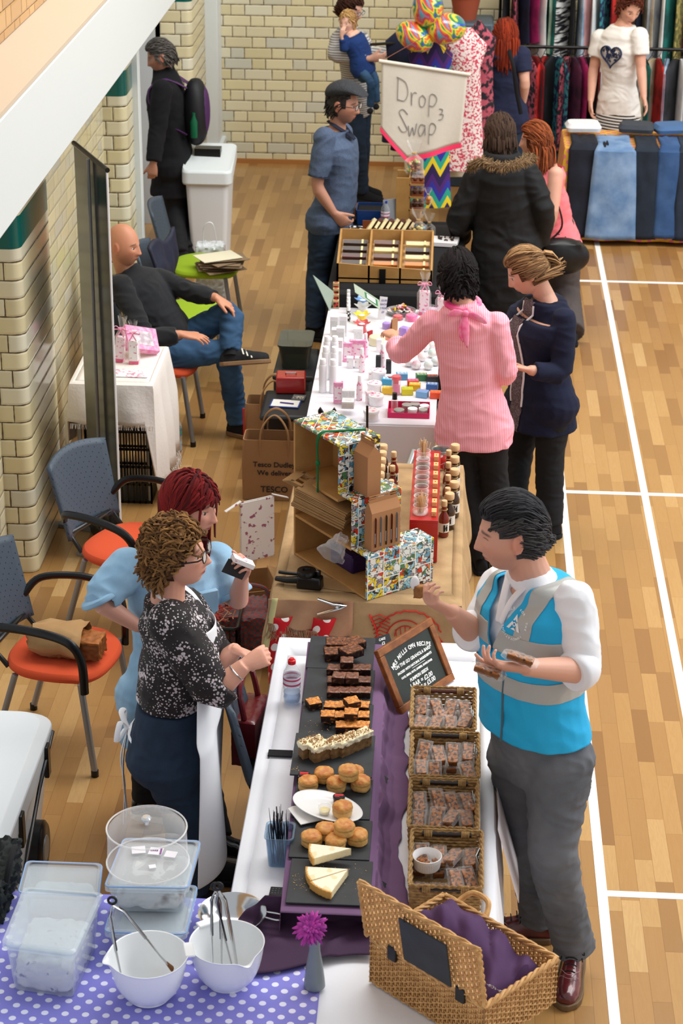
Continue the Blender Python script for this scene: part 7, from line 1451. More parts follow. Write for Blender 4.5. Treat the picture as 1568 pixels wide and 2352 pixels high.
def pouch(label,p,w_,h,mt=pinkp,bow='#f2a0c0',base='#e6447c',group='cellophane gift pouches',tilt=0):
 t=thing('gift_pouch',label,'gift pouch',p,0,group);t.rotation_euler=(0,tilt,0);part('gift_box',MB().box((0,0,h*.28),(w_*.8,w_*.6,h*.54)),mt,t,bev=.003);part('box_foot',MB().box((0,0,h*.04),(w_*.82,w_*.62,h*.08)),mat('hot_pink_card',base,r=.5),t);rr_=[]
 for z,q in((0,.95),(.02,1),(.5,.98),(.66,.55),(.72,.22),(.80,.42),(1.0,.75)):rr_.append([V((w_*.55*q*math.cos(a)*(1+.1*math.sin(a*5+z*9)),w_*.42*q*math.sin(a)*(1+.1*math.cos(a*4)),h*z+.006*math.sin(a*6)*(z>.9)))for a in[j*.2244 for j in range(28)]])
 part('cellophane',MB().loft(rr_,cap=False),film('cellophane'),t);z=h*.72;m=MB().tube([V((.018*math.cos(a),.014*math.sin(a),z))for a in[j*.7 for j in range(9)]],.004,6,close=True)
 for s in(-1,1):m.tube(bez([V((0,-.014,z)),V((s*.03,-.02,z+.02)),V((s*.04,-.02,z)),V((0,-.016,z)),V((s*.02,-.022,z-.04))],4),.0045,5,flat=.4)
 part('bow',m,mat('ribbon_'+bow[1:],bow,r=.4),t);return t
pouch('tall cellophane pouch with roses and a pink bow, left of the black-haired head',CO(1340,400),.075,.26);pouch('cellophane pouch half hidden behind the pink shirt shoulder',CO(1540,420),.07,.2)
t=thing('black_pouch','black open heart-shaped pouch at the front left of the cosmetics table','pouch',CO(250,1590));
for s in(-1,1):part('flap',MB().loft([[V((0,y,.002)),V((s*.006,y,.022)),V((s*.036,y*.9,.07)),V((s*.048,y,.05)),V((s*.04,y,.012)),V((s*.02,y*.8,.0))]for y in(-.012,.012)]),mat('black_leather'),t,bev=.003)
t=thing('acrylic_stand','clear acrylic riser around the white bottles','stand',CO(360,1480));part('acrylic_panel',MB().box((-.02,.0,.03),(.19,.003,.06)),film('clear_acrylic'),t);part('acrylic_panel',MB().box((-.02,.19,.03),(.19,.003,.06)),film('clear_acrylic'),t)
c=at(655,975,z=.42);t=thing('stool','low dark stool holding the cash box and clipboard','stool',(at(662,925,z=.42).x,at(662,925,z=.42).y,0));part('stool_top',MB().box((0,0,.40),(.30,.42,.04)),mat('dark_grey_plastic','#22252a',r=.5),t,bev=.02)
for sx in(-1,1):
 for sy in(-1,1):part('leg',MB().cyl((sx*.12,sy*.17,0),(sx*.12,sy*.17,.385),.014,n=10),MATS['dark_grey_plastic'],t)
c=at(668,895,z=.425);t=thing('cash_box','red metal cash box with a recessed handle','cash box',(c.x,c.y,.4225),.05);rd=mat('red_enamel','#a8201e',r=.3,coat=.4);part('box_body',MB().box((0,0,.05),(.17,.13,.10)),rd,t,bev=.008);part('lid_handle',MB().tube([V((-.03,0,.102)),V((-.03,-.01,.112)),V((.03,-.01,.112)),V((.03,0,.102))],.004,8),chrome,t)
c=at(655,928,z=.423);t=thing('clipboard','blue clipboard with white paper and a pen in front of the cash box','clipboard',(c.x,c.y,.4225),-.08);part('board',MB().box((0,0,.002),(.17,.12,.004)),mat('blue_clipboard','#1c3c8c',r=.5),t);part('paper',MB().box((0,.004,.0045),(.155,.105,.001)),mat('label_card'),t);part('pen',MB().tube([(-.03,0,.009),(.05,-.01,.009)],.004,8),mat('purple_pen','#4a2a8a',r=.3),t)
c=at(693,918,z=.43);t=thing('calculator','grey calculator beside the clipboard','calculator',(c.x-.02,c.y+.03,.4225),-.1);part('case',MB().box((0,0,.006),(.075,.08,.012)),mat('calc_grey','#5a5c60',r=.5),t,bev=.002);part('keys',MB().box((0,-.01,.013),(.06,.04,.002)),mat('calc_keys','#b8b0a0',r=.6,c2='#3a3c40',vs=90,lo=.5,hi=.52),t)
c=at(708,850,z=0);t=thing('wheeled_case','dark grey plastic case under the left edge of the cosmetics table','case',(-1.60,5.0,0));part('case_body',MB().box((0,0,.17),(.24,.5,.33)),mat('charcoal_plastic','#2e3133',r=.5),t,bev=.03);part('case_lid',MB().box((0,0,.345),(.25,.51,.03)),MATS['charcoal_plastic'],t,bev=.01)
c=at(715,780,z=.36);t=thing('storage_tub','smoky clear plastic tub standing on the dark grey case','tub',(-1.60,5.0,.361));part('tub_body',MB().loft([rrect(.16,.26,.03,0),rrect(.2,.3,.04,.14)]),film('smoky_plastic',tint='#7a8078',a=.2,r=.15,tr='#8a8f88'),t);part('tub_lid',MB().loft([rrect(.21,.31,.04,.14),rrect(.21,.31,.04,.152)]),film('smoky_plastic'),t)
# chocolate table
blk=mat('black_tablecloth','#0b0c10',r=.9);trestle('trestle table under the black chocolate stall cloth',-1.40,-.62,5.20,6.75,TZ);solo('tablecloth',drape(-1.42,-.60,5.15,6.78,TZ,.04,.02,.35,12),blk,'black cloth covering the chocolate stall table','tablecloth',solid=.003)
ZB=TZ+.012;pine=mat('pale_plywood','#b58a4e',r=.65,c2='#a87c42',vs=10);cx0,cx1=at(774,640,z=ZB).x,at(992,648,z=ZB).x;cy0=at(880,650,z=ZB).y;WB=cx1-cx0
t=thing('display_box','sloping three-compartment wooden box of wrapped chocolate bars','display box',(cx0,cy0,ZB));hf,hb,DB=.12,.23,.38
part('front_panel',MB().loft([[V((0,y,0)),V((WB,y,0)),V((WB,y,hf*.72)),V((0,y,hf))]for y in(0,.012)]),pine,t);part('back_panel',MB().box((WB/2,DB,hb/2),(WB,.012,hb)),pine,t);part('floor_panel',MB().loft([[V((x,0,.03)),V((x,DB,hb-.09)),V((x,DB,hb-.10)),V((x,0,.02))]for x in(.01,WB-.01)]),pine,t)
for k in range(4):x=(WB-.012)*k/3;part('divider',MB().loft([[V((x+d,0,0)),V((x+d,DB,0)),V((x+d,DB,hb)),V((x+d,0,hf-.03*k/3))]for d in(0,.012)]),pine,t)
part('black_clip',MB().box((WB*.48,-.004,.045),(.04,.006,.09)),bp,t);sl_=math.atan2(hb-.11,DB);cc=('#4a1418','#5c2c18','#2a1612','#5a3222','#e6d49a','#c87a28','#30201a')
proto={}
for col in range(3):
 for r in range(5):
  mi=((0,2,0,2,6),(5,5,3,4,3),(3,5,4,2,4))[col][r];x=WB*(col+.5)/3;y=.045+r*.072;z=ZB+.036+(hb-.11)*y/DB
  if mi not in proto:
   b_=thing('chocolate_bar','','chocolate bar',(0,0,0));part('bar_block',MB().box((0,0,.012),(.15,.042,.022)),mat('chocolate_%d'%mi,cc[mi],r=.35),b_,bev=.004);part('foil_wrap',MB().box((0,0,.0125),(.165,.05,.027)),film('clear_wrapper'),b_,bev=.006);part('gold_sticker',MB().box((.045,0,.0265),(.012,.045,.001)),mat('cream_sticker','#efe2a8',r=.4),b_);proto[mi]=b_;q=b_
  else:q=dup(proto[mi])
  q.location=(cx0+x,cy0+y,z);q.rotation_euler=(sl_,0,0);q['label']='wrapped chocolate bar in the %s compartment, %s from the front'%(('left','middle','right')[col],ORD[r]);q['group']='chocolate bars in the display box'
bx=thing('bar_rack','slanting rack of boxed chocolate bars behind the compartment box','rack',at(890,548,z=ZB)+V((0,.02,0)));part('rack_base',MB().box((0,0,.01),(.34,.1,.02)),mat('copper_wood','#7a3c1c',r=.5),bx);part('rack_back',MB().box((0,.05,.05),(.34,.008,.1)),MATS['copper_wood'],bx);Bp=bx.location
for k in range(8):
 q=thing('boxed_chocolate','boxed chocolate bar in the slanting rack, %s from the left'%ORD[k],'chocolate box',(Bp.x-.15+k*.038,Bp.y,Bp.z+.021),0,'boxed bars in the rack');q.rotation_euler=(-.5,.6,0);part('box_sleeve',MB().box((0,0,.06),(.022,.055,.12)),mat(('cream_sleeve','brown_sleeve')[k%2],('#e2d2a2','#5a2c1a')[k%2],r=.5),q,bev=.001);part('sleeve_label',MB().box((0,-.028,.07),(.018,.001,.05)),mat('cream_sticker'),q)
st=thing('wooden_stand','tall narrow wooden shelf stand with packs of truffles','stand',at(922,530,z=ZB)+V((0,.05,0)));hS=(at(922,408,y=st.location.y).z-ZB);print('stand h',hS);part('side_board',MB().box((0,0,hS/2),(.085,.014,hS)),pine,st,bev=.001);part('side_board',MB().box((.0,.20,hS/2),(.085,.014,hS)),pine,st,bev=.001);part('back_board',MB().box((.045,.1,hS/2),(.008,.2,hS)),pine,st)
for k in range(4):part('shelf',MB().box((.09,.1,.04+k*hS*.25),(.1,.2,.012)),pine,st)
for k in range(3):
 for j in range(2):q=thing('truffle_pack','clear pack of truffles on the wooden stand, %s shelf up, %s'%(ORD[k+1],('front','rear')[j]),'truffle pack',(st.location.x+.10,st.location.y+.05+.1*j,ZB+.04+(k+1)*hS*.25-.0+.007),0,'truffle packs');part('tray',MB().box((0,0,.004),(.085,.085,.008)),mat('copper_wood'),q);part('truffle',MB().ell((-.02,0,.022),.015,None,12,8).ell((.02,0,.022),.015,None,12,8),mat('milk_chocolate','#6a3c26',r=.4),q);part('clear_lid',MB().box((0,0,.024),(.083,.083,.034)),film('clear_wrapper'),q)
def bagballs(label,p,r,cols_,n=30,ht=.2,bow=None):
 t=thing('sweet_bag',label,'bag of sweets',p,0,'cellophane sweet bags');m=MB()
 for k in range(n):a=rnd(0,6.28);q=rnd(0,.75)*r;m.col=s2l(cols_[k%len(cols_)]);m.ell((q*math.cos(a),q*math.sin(a),.014+rnd(0,ht*.35)),.012,None,8,6)
 tag(part('sweets',m,mat('assorted_plastic'),t),None,None,None,'stuff');rr_=[[V((r*q*math.cos(a)*(1+.12*math.sin(a*4+z*30)),r*q*math.sin(a)*(1+.12*math.cos(a*5)),z*ht))for a in[j*.2618 for j in range(24)]]for q,z in((.8,0),(1,.08),(1,.42),(.3,.6),(.18,.64),(.7,.85),(.95,1))];part('cellophane',MB().loft(rr_,cap=False),film('cellophane'),t);part('tie',MB().tube([V((r*.22*math.cos(a),r*.22*math.sin(a),ht*.64))for a in[j*.7 for j in range(9)]],.004,6,close=True),mat('ribbon_gold','#c8a060',r=.4),t)
bagballs('cellophane bag of copper-wrapped chocolate balls on top of the wooden stand',V((st.location.x+.07,st.location.y+.1,ZB+hS+.002)),.06,('#b87850','#8a4a30','#e2b898','#9ab84a'),36,.22);bagballs('cellophane bag of coins and pale blue sweets by the wooden stand',at(960,548,z=ZB)+V((0,0,0)),.055,('#8ac4d4','#e8d890','#4a2a1c','#d8b868'),30,.2);bagballs('small cellophane bag of chocolates at the right of the stand',at(985,545,z=ZB),.04,('#4a2a1c','#e0c890'),20,.16);bagballs('little orange sweet bag hanging beside the truffle packs',V((st.location.x+.17,st.location.y+.05,ZB+.15)),.03,('#e8982c','#e07820'),14,.12)
def sampleplate(label,u,v,w_=.17,d=.15):
 c=at(u,v,z=ZB);t=thing('sample_tray',label,'tray',c,-.1,'chocolate sample trays');part('white_board',MB().box((0,0,.015),(w_,d,.03)),wcard,t,bev=.003);m=MB()
 for k in range(16):m.box((rnd(-.06,.06),rnd(-.05,.05),.035),(rnd(.008,.022),rnd(.006,.012),.008),rotz(rnd(0,3)))
 tag(part('chocolate_shards',m,mat('dark_chocolate','#2a1812',r=.4),t),None,None,None,'stuff')
sampleplate('white tray of dark chocolate shards in front of the parka',1022,560);sampleplate('white tray of chocolate pieces beside the cap man',822,535,.13,.13)
t=thing('price_cards','fan of small white price cards beside the shard tray','cards',at(990,560,z=ZB));
for k in range(4):part('card',MB().box((-.01*k,-.012*k,.022),(.05,.003,.04),rotz(.5)),wcard,t)
t=thing('blue_crate','blue box with a black interior behind the bar rack','box',at(853,515,z=ZB)+V((0,.08,0)));bl_=mat('royal_blue_plastic','#123a78',r=.4);part('box_body',MB().loft([rrect(.2,.2,.01,0),rrect(.21,.21,.01,.1),rrect(.2,.2,.01,.1),rrect(.19,.19,.01,.012)]),bl_,t);part('black_lining',MB().box((0,0,.05),(.188,.188,.07)),blk,t)
pet('small water bottle with a blue cap beside the wooden stand',884,525,ZB,.2,.03,'#1c3c9c','#eef4fa');t=thing('wire_notebook','grey spiral-bound notebook standing by the water bottle','notebook',at(895,528,z=ZB)+V((0,.03,0)),.5);part('cover',MB().box((0,0,.1),(.1,.012,.2),Matrix.Rotation(-.12,3,'X')),mat('grey_cover','#8a8e94',r=.5),t);m=MB()
for k in range(16):m.tube([V((-.05+.006*math.cos(a),-.012*math.sin(a)*.8,.02+k*.011))for a in[j*.9 for j in range(7)]],.0012,4,close=True)
part('spiral_binding',m,chrome,t)
# chairs and floor things on the left
gry=mat('blue_grey_shell',r=.5,fn=polka('#46525f','#1c2229',42,.10));org=mat('orange_wool','#d2502a',r=.95,b=(200,.3,.002));grn=mat('lime_wool','#97b521',r=.95,b=(200,.3,.002));slv=mat('silver_tube','#8e9194',r=.35,m=.6)
def chair(label,x,y,face,seat,arms=True):
 t=thing('conference_chair',label,'chair',(x,y,0),math.atan2(face[1],face[0])-math.pi/2,'conference chairs');rr_=[[V((.245*q*math.copysign(abs(math.cos(a))**.75,math.cos(a)),.235*q*math.copysign(abs(math.sin(a))**.75,math.sin(a))+.01,z-.012*(math.sin(a)>.5)*q))for a in[j*.2244 for j in range(28)]]for q,z in((.8,.415),(.97,.425),(1.0,.45),(.96,.47),(.8,.48),(.4,.478),(.05,.476))];part('seat',MB().loft(rr_),seat,t,sub=1)
 bk=lambda a,b_,o:V(((a-.5)*(.40+.05*b_),-.225-.09*b_-.05*(1-(2*a-1)**2)+o,.50+.40*b_-.03*b_*(2*a-1)**2));m=MB();m.grid(14,12,lambda a,b_:bk(a,b_,0));part('backrest',m,gry,t,solid=.018)
 part('back_support',MB().tube([V((-.17,-.18,.44)),V((-.17,-.25,.52)),V((.17,-.25,.52)),V((.17,-.18,.44))],.012,8),bp,t)
 for s in(-1,1):
  l_=part('leg',MB().tube([V((s*.215,.17,.43)),V((s*.235,.225,.015))],.0145,12),slv,t);part('foot_cap',MB().cyl((s*.235,.225,0),(s*.235,.225,.03),.017,n=10),bp,l_);l_=part('leg',MB().tube([V((s*.215,-.13,.43)),V((s*.225,-.26,.015))],.0145,12),slv,t);part('foot_cap',MB().cyl((s*.225,-.26,0),(s*.225,-.26,.03),.017,n=10),bp,l_)
  if arms:part('armrest',MB().tube(bez([V((s*.19,-.26,.60)),V((s*.25,-.2,.665)),V((s*.275,-.02,.685)),V((s*.27,.14,.655)),V((s*.245,.19,.56)),V((s*.235,.195,.40))],6),.015,10,flat=1.3),bp,t)
 return t
chair('orange-seated chair at far left holding a loaf in a paper bag',-2.30,1.0,(1,-.22),org);chair('blue-grey backed chair behind the red-haired woman',-2.16,2.10,(1,-.5),org);chair('orange-seated chair under the bald man',-2.40,4.70,(1,0),org,False)
chair('lime-seated chair nearest the bald man',-2.30,5.62,(1,0),grn,False);chair('lime-seated chair further back piled with card, beside the bin',-2.36,6.62,(1,0),grn,False);chair('dark chair pushed against the stall beside the white apron',-1.13,.04,(1,.1),mat('charcoal_wool','#2c3038',r=.95),False)
t=thing('loaf_bag','crumpled brown paper bag open around a brown loaf on the orange seat','bread bag',(-2.24,.93,.487),-.1);t.scale=(1.15,1.15,1.15);part('loaf',lumpy(.23,.11,.075,.006,4,'#9a5a24','#7c4418',vox=.006),cake,t);m=MB().loft([[V((x,(.075+.012*math.sin(x*60))*math.cos(a)*q,.055+(.055)*math.sin(a)*q+.004*math.sin(x*90+a*5)))for a in[j*.2618 for j in range(24)]]for x,q in((-.17,.35),(-.15,.9),(-.1,1.05),(-.03,1.1),(.02,1.15),(.05,1.1))],cap=False);me=mkmesh('b',m.v,m.f);wrinkle(me,.014,26,2,ridge=.8);part('paper_bag',me,kraft,t,solid=.0015)
m=MB().grid(16,20,lambda a,b_:V((-2.56+.06*math.sin(b_*3)+.10*a*(1-b_)+.02*noise.noise(V((a*5,b_*4,1))),5.45+a*.42,.92-.50*b_+.03*math.sin(a*7))));solo('jacket',m,mat('navy_nylon','#23263a',r=.6,b=(12,.4,.02)),'dark navy jacket hung over the back of the lime chair','jacket',solid=.02)
t=thing('card_pile','loose pile of brown card and papers on the further lime chair','pile of card',(-2.22,6.45,.483),.4)
for k in range(8):part('card_sheet',MB().box((rnd(-.03,.03),rnd(-.03,.03),.006+k*.011),(.28,.2,.004),rotz(rnd(-.4,.4))@Matrix.Rotation(rnd(-.05,.05),3,'X')),(mat('grey_brown_card','#8a7358',r=.8),mat('cream_paper'))[k==7],t)
t=thing('white_carrier','white plastic bag handle sticking up behind the further lime chair','bag',(-2.36,6.98,0));part('bag_body',lumpy(.2,.14,.5,.012,6,'#dfe3e6','#dfe3e6',vox=.012),mat('white_polythene','#e6eaec',r=.4),t);part('bag_handle',MB().tube(bez([V((-.05,0,.46)),V((-.04,0,.62)),V((.02,0,.64)),V((.05,0,.48))],6),.009,6,flat=.4),MATS['white_polythene'],t)
wt=thing('side_table','small table under the fringed off-white cloth','table',(-2.50,3.90,0));part('tabletop',MB().box((0,0,.70),(.44,.62,.02)),ttop,wt)
for sx in(-1,1):
 for sy in(-1,1):part('leg',MB().cyl((sx*.19,sy*.28,0),(sx*.19,sy*.28,.69),.012,n=8),slv,wt)
offw=mat('off_white_rag_cloth','#e9e1da',r=.9,b=(60,.4,.004));solo('fringed_cloth',drape(-2.725,-2.275,3.585,4.215,.712,lambda k:(.50,.10,.3,.3)[k],.035,.24,5),offw,'off-white fringed cloth draped over the small table by the wall','tablecloth',solid=.003)
m=MB()
for k in range(110):q=V((-2.215+rnd(-.02,.02),3.56+.62*k/110,.10));m.tube([q,q+V((rnd(-.02,.02),rnd(-.02,.02),-.045))],.0018,4)
for k in range(60):q=V((-2.72+.46*k/60,3.53,.50));m.tube([q,q+V((rnd(-.01,.01),0,-.03))],.0016,4)
tag(part('cloth_fringe',m,offw),'frayed off-white threads along the hem of the small table cloth','fringe',None,'stuff')
def crate(label,x,y,w_,d,h,mt):
 t=thing('plastic_crate',label,'crate',(x,y,0));m=MB()
 for s in(-1,1):
  for k in range(12):m.box((-w_/2+w_*k/11,s*d/2,h/2),(.008,.008,h))
  for k in range(12):m.box((s*w_/2,-d/2+d*k/11,h/2),(.008,.008,h))
  for j in range(5):m.box((0,s*d/2,h*(j+.1)/4.2),(w_,.008,.014)).box((s*w_/2,0,h*(j+.1)/4.2),(.008,d,.014))
 part('lattice',m,mt,t);part('base',MB().box((0,0,.006),(w_,d,.012)),mt,t);part('rim',MB().tube(rrect(w_+.01,d+.01,.02,h),.008,6,close=True),mt,t)
crate('black lattice crate under the small fringed table',-2.48,3.76,.36,.3,.44,bp);crate('black crate of red straw on the floor behind the sauce stall',-1.78,1.75,.34,.3,.28,bp)
m=MB();rc=[s2l(x)for x in('#b03028','#a87858','#8c6040')]
for k in range(160):q=V((-1.78+rnd(-.15,.15),1.75+rnd(-.12,.12),.27+rnd(0,.05)));m.col=rc[k%3];m.tube([q,q+V((rnd(-.05,.05),rnd(-.04,.04),rnd(-.01,.02)))],.003,4)
tag(part('packing_straw',m,mat('fur')),'brown and red packing straw heaped in the black crate','packing straw',None,'stuff')
for lb,u,v,h,tl,mt in(('cellophane gift pouch with a pink bow nearest the banner on the small table',272,830,.27,.12,None),('cellophane gift pouch with a straw tie in the middle of the small table',308,835,.25,.0,rp_)):p=at(u,v,z=.72);pouch(lb,p,.062,h,mt or pinkp,group='gift pouches on the small table',tilt=tl)
p=at(325,815,z=.735);t=thing('gift_box','pink flowered gift box with a window lying tilted on the small table','gift box',p+V((-.02,.05,.06)),.5);t.rotation_euler=(.75,.3,.6);part('box_body',MB().box((0,0,.02),(.2,.15,.045)),pinkc,t,bev=.003);part('window',MB().box((0,0,.0435),(.13,.09,.001)),mat('window_grey','#b8a8b0',r=.15,c2='#e8e0e4',vs=30),t);
p=at(292,858,z=.722);t=thing('flyer','pink and white flyer in a clear stand at the front of the small table','flyer',(p.x,p.y,.7215));part('sheet',MB().box((0,0,.003),(.24,.12,.003)),mat('flyer_print','#f4eef2',r=.3,c2='#d890a8',vs=40,lo=.55,hi=.6),t)
pet('water bottle with a blue cap and green label on the floor by the fringed cloth',405,1035,0,.24,.036,'#1a3cb0','#eef6f6',None,'#3a9a5c','#7a5aa8')
b1,b2=at(280,1288,z=0),at(210,1195,z=0);zt=at(235,392,y=b1.y).z;print('banner',b1,b2,zt);t=thing('roller_banner','tall dark grey roller banner standing edge-on against the tiled wall','banner',b1.lerp(b2,.5));o_=t.location;n_=(b2-b1).cross(V((0,0,-1))).normalized();q=lambda k,z,o=0:b1.lerp(b2,k)-o_+n_*o+V((0,0,z))
part('banner_panel',MB().loft([[q(0,.08,e),q(1,.08,e),q(1,zt,e),q(0,zt,e)]for e in(0,.004)]),mat('dark_banner_film','#24282b',r=.18),t);part('white_edge',MB().tube([q(-.005,.08),q(-.005,zt)],.006,6),wcard,t);part('base_case',MB().loft([[q(-.02,0,e),q(1.02,0,e),q(1.02,.08,e),q(-.02,.08,e)]for e in(-.05,.05)]),bp,t,bev=.01);part('top_rail',MB().tube([q(-.02,zt+.005),q(1.02,zt+.005)],.013,8),bp,t);part('support_pole',MB().tube([q(.45,.08,.03),q(.45,zt,.02)],.009,8),mat('silver_tube'),t)
for k in(.15,.85):part('foot_bar',MB().box(q(k,.012,.1),(.24,.04,.02),rotz(-.24)),slv,t)
t=thing('recycling_bin','white recycling bin with a sloping lid in the doorway corner','bin',(-2.52,8.34,0));t.scale=(.82,.85,.88);wb_=mat('white_moulded_plastic','#d9dcdd',r=.5);part('bin_body',MB().loft([rrect(.32,.42,.04,0),rrect(.40,.50,.05,.74)]),wb_,t,bev=.004);part('lid',MB().loft([[p+V((0,0,-.12*(p.y<0)-.0))for p in rrect(.46,.54,.07,z)]for z in(.80,.93)]),mat('white_gloss_paint'),t,bev=.02);part('dark_slot',MB().box((-.02,.06,.90),(.24,.12,.075)),bp,t);part('lid_mark',text('BIN',.05,(.1,-.12,.815),I),bp,t)
t=thing('cool_box','large white wheeled cool box with black latches at far left','cool box',(-2.57,-.13,0));cw=mat('white_cooler_plastic','#e2e6e8',r=.4,b=(9,.06,.01));part('box_body',MB().loft([rrect(.60,.86,.06,.05),rrect(.68,.96,.08,.40)]),cw,t,bev=.01);ld=part('lid',MB().loft([rrect(.71,1.0,.09,.41),rrect(.72,1.01,.1,.50),rrect(.64,.92,.1,.535)]),cw,t,bev=.006);part('lid_recess',MB().loft([rrect(.3,.5,.04,.5352),rrect(.29,.49,.04,.537)]),cw,ld)
for y in(-.22,.28):part('latch',MB().box((.362,y,.42),(.02,.05,.14)),bp,t,bev=.005)
part('tow_bar',MB().tube([V((.365,-.48,.12)),V((.365,.1,.40)),V((.36,.42,.47))],.008,8),bp,t);w_=part('wheel',MB().lathe([(0,-.03),(.10,-.03),(.112,-.02),(.112,.02),(.10,.03),(0,.03)],(.34,.12,.112),32,Matrix.Rotation(math.pi/2,3,'Y')),bp,t);part('hub',MB().lathe([(0,.031),(.055,.031),(.05,.036),(0,.036)],(.34,.12,.112),20,Matrix.Rotation(math.pi/2,3,'Y')),slv,w_)
c=at(5,2080,z=.80);t=thing('holdall','dark green-black bag edge at the bottom left beside the plastic tubs','bag',(c.x-.10,c.y+.1,TZ+.014));part('bag_body',lumpy(.22,.3,.13,.02,3,'#1a211d','#1a211d',vox=.01),mat('dark_canvas','#1b211e',r=.8),t);part('strap',MB().tube(bez([V((.1,-.12,.02)),V((.12,-.05,.16)),V((.11,.08,.14)),V((.08,.14,.02))],6),.01,8),blk,t)
jute=mat('jute_bag','#a07850',r=.9,b=(200,.3,.002));inkb=mat('dark_print','#2a2320',r=.8)
def tote(label,u,v,w_,d,h,lines,rz=0):
 c=at(u,v,z=0);t=thing('jute_bag',label,'shopping bag',(c.x,c.y+d/2,0),rz,'jute shopping bags');part('bag_body',MB().loft([rrect(w_,d,.01,.002),rrect(w_*1.02,d*1.05,.02,h*.6),rrect(w_*.98,d*.9,.02,h),rrect(w_*.95,d*.86,.02,h),rrect(w_*.95,d*.9,.02,.02)]),jute,t)
 for s in(-1,1):part('handle',MB().tube(bez([V((-w_*.22,s*d*.45,h*.7)),V((-w_*.2,s*d*.45,h+.06)),V((0,s*d*.3,h+.14)),V((w_*.2,s*d*.45,h+.06)),V((w_*.22,s*d*.45,h*.7))],6),.010,6,flat=.6),jute,t)
 m=MB()
 for s,sz,z in lines:m.join(text(s,sz,(0,-d*.53-.002,z),cols(V((1,0,0)),V((0,0,1)),V((0,-1,0))),bold=.0006))
 if lines:part('printed_lettering',m,inkb,t)
 else:m=MB().ell((.03,-d*.54,h*.62),(.06,.004,.08),None,16,10);part('dark_print',m,inkb,t)
 return t
tote('brown jute shopping bag printed with a delivery slogan, nearest the sauce stall',630,1150,.36,.18,.36,(('Tesco Dudley',.042,.22),('We deliver',.042,.17),('TESCO',.05,.07)));t=tote('brown jute shopping bag with red piping, behind the slogan bag',628,1055,.34,.18,.34,());part('red_piping',MB().tube([V((-.17,-.1,.02)),V((-.172,-.1,.32))],.006,6),redc,t);
def openbox(name,label,u,v,w_,d,h,mt,z=0,rz=0,cat='box'):
 c=at(u,v,z=z+h*.5);t=thing(name,label,cat,(c.x,c.y,z),rz);part('box_body',MB().loft([rrect(w_,d,.004,0),rrect(w_,d,.004,h),rrect(w_-.01,d-.01,.004,h),rrect(w_-.01,d-.01,.004,.008)]),mt,t)
 for s in(-1,1):part('flap',MB().box((s*(w_/2+.04),0,h-.01),(.1,d,.004),Matrix.Rotation(s*.4,3,'Y')),mt,t)
 return t
openbox('cardboard_box','open brown cardboard box on the floor beside the sauce stall',560,1385,.30,.26,.24,kraft,0,.3);openbox('folded_carton','white and plum patterned cardboard display standing open behind the crate',590,1215,.20,.02,.34,mat('plum_white_card','#e4e0dc',r=.7,c2='#9a5a72',vs=30,lo=.6,hi=.63),0,.6)
t=thing('woven_bag','red and grey patterned woven bag on the floor by the stall corner','bag',(at(570,1440,z=.15).x,at(570,1440,z=.15).y,0));part('bag_body',lumpy(.28,.24,.26,.014,9,'#7a6a66','#7a6a66',vox=.01),mat('patterned_weave',r=.9,fn=polka('#5f5a5c','#a83a34',50,.33)),t);part('handle',MB().tube(bez([V((-.1,0,.24)),V((-.08,0,.36)),V((.08,0,.36)),V((.1,0,.24))],6),.01,8),MATS['patterned_weave'],t)
c=at(606,1660,z=.62);hb=thing('red_handbag','dark red leather handbag on the chair beside the water bottle','handbag',(c.x-.05,c.y,.49),1.4);part('bag_body',lumpy(.24,.10,.20,.003,12,'#7c1a22','#7c1a22',vox=.012),mat('crimson_leather','#6c1219',r=.35,coat=.3,b=(14,.3,.02)),hb);part('handle',MB().tube(bez([V((-.1,0,.2)),V((-.09,.02,.33)),V((.06,.02,.34)),V((.1,0,.2))],6),.012,8),MATS['crimson_leather'],hb)
p=HV.J['RW']+V((-.115,-.05,.075));t=thing('granola_sample','piece of granola bar on white paper pinched in the hi-vis man\'s raised hand','food sample',p);part('granola_piece',lumpy(.03,.02,.045,.003,5,'#a8743c','#8d5c2e',vox=.003),granola,t);part('white_paper',MB().ell((-.012,.006,.05),(.016,.012,.026),None,12,8),wcard,t)
for k,(dx,dy,dz,lb)in enumerate(((-.02,-.03,.035,'on the hi-vis man\'s wrist'),(-.125,-.03,-.015,'under the hi-vis man\'s lower fingers'))):q=dup(bpy.data.objects['granola_bar'],HV.J['LW']+V((dx,dy,dz)),None,'wrapped granola bar held '+lb,'granola bars in the hand',rot=(.2,.1,1.3))
p=RW.J['LW']+V((.01,-.06,.09));t=thing('pink_packet','small pink and white packet in the red-haired woman\'s hand','packet',p,.3);part('packet',MB().box((0,0,0),(.09,.05,.02),Matrix.Rotation(.5,3,'Y')),rp_,t,bev=.002);part('dark_card',MB().box((-.03,.0,-.03),(.09,.004,.06),Matrix.Rotation(.5,3,'Y')),mat('dark_grey_card'),t)
c=at(1290,588,y=6.6);t=thing('shoulder_bag','large black leather shoulder bag against the coral-topped woman\'s hip','handbag',c);part('bag_body',lumpy(.32,.16,.24,.02,8,'#111','#111',vox=.012)if False else remesh(MB().ell((0,0,0),(.19,.09,.13),None,20,12).box((0,0,.04),(.26,.12,.12)),.012,4),mat('black_leather'),t);part('strap',MB().tube(bez([V((-.12,0,.08)),at(1290,520,y=6.62)-c,at(1276,450,y=6.64)-c,at(1268,395,y=6.72)-c],8),.012,6,flat=.5),mat('black_leather'),t)
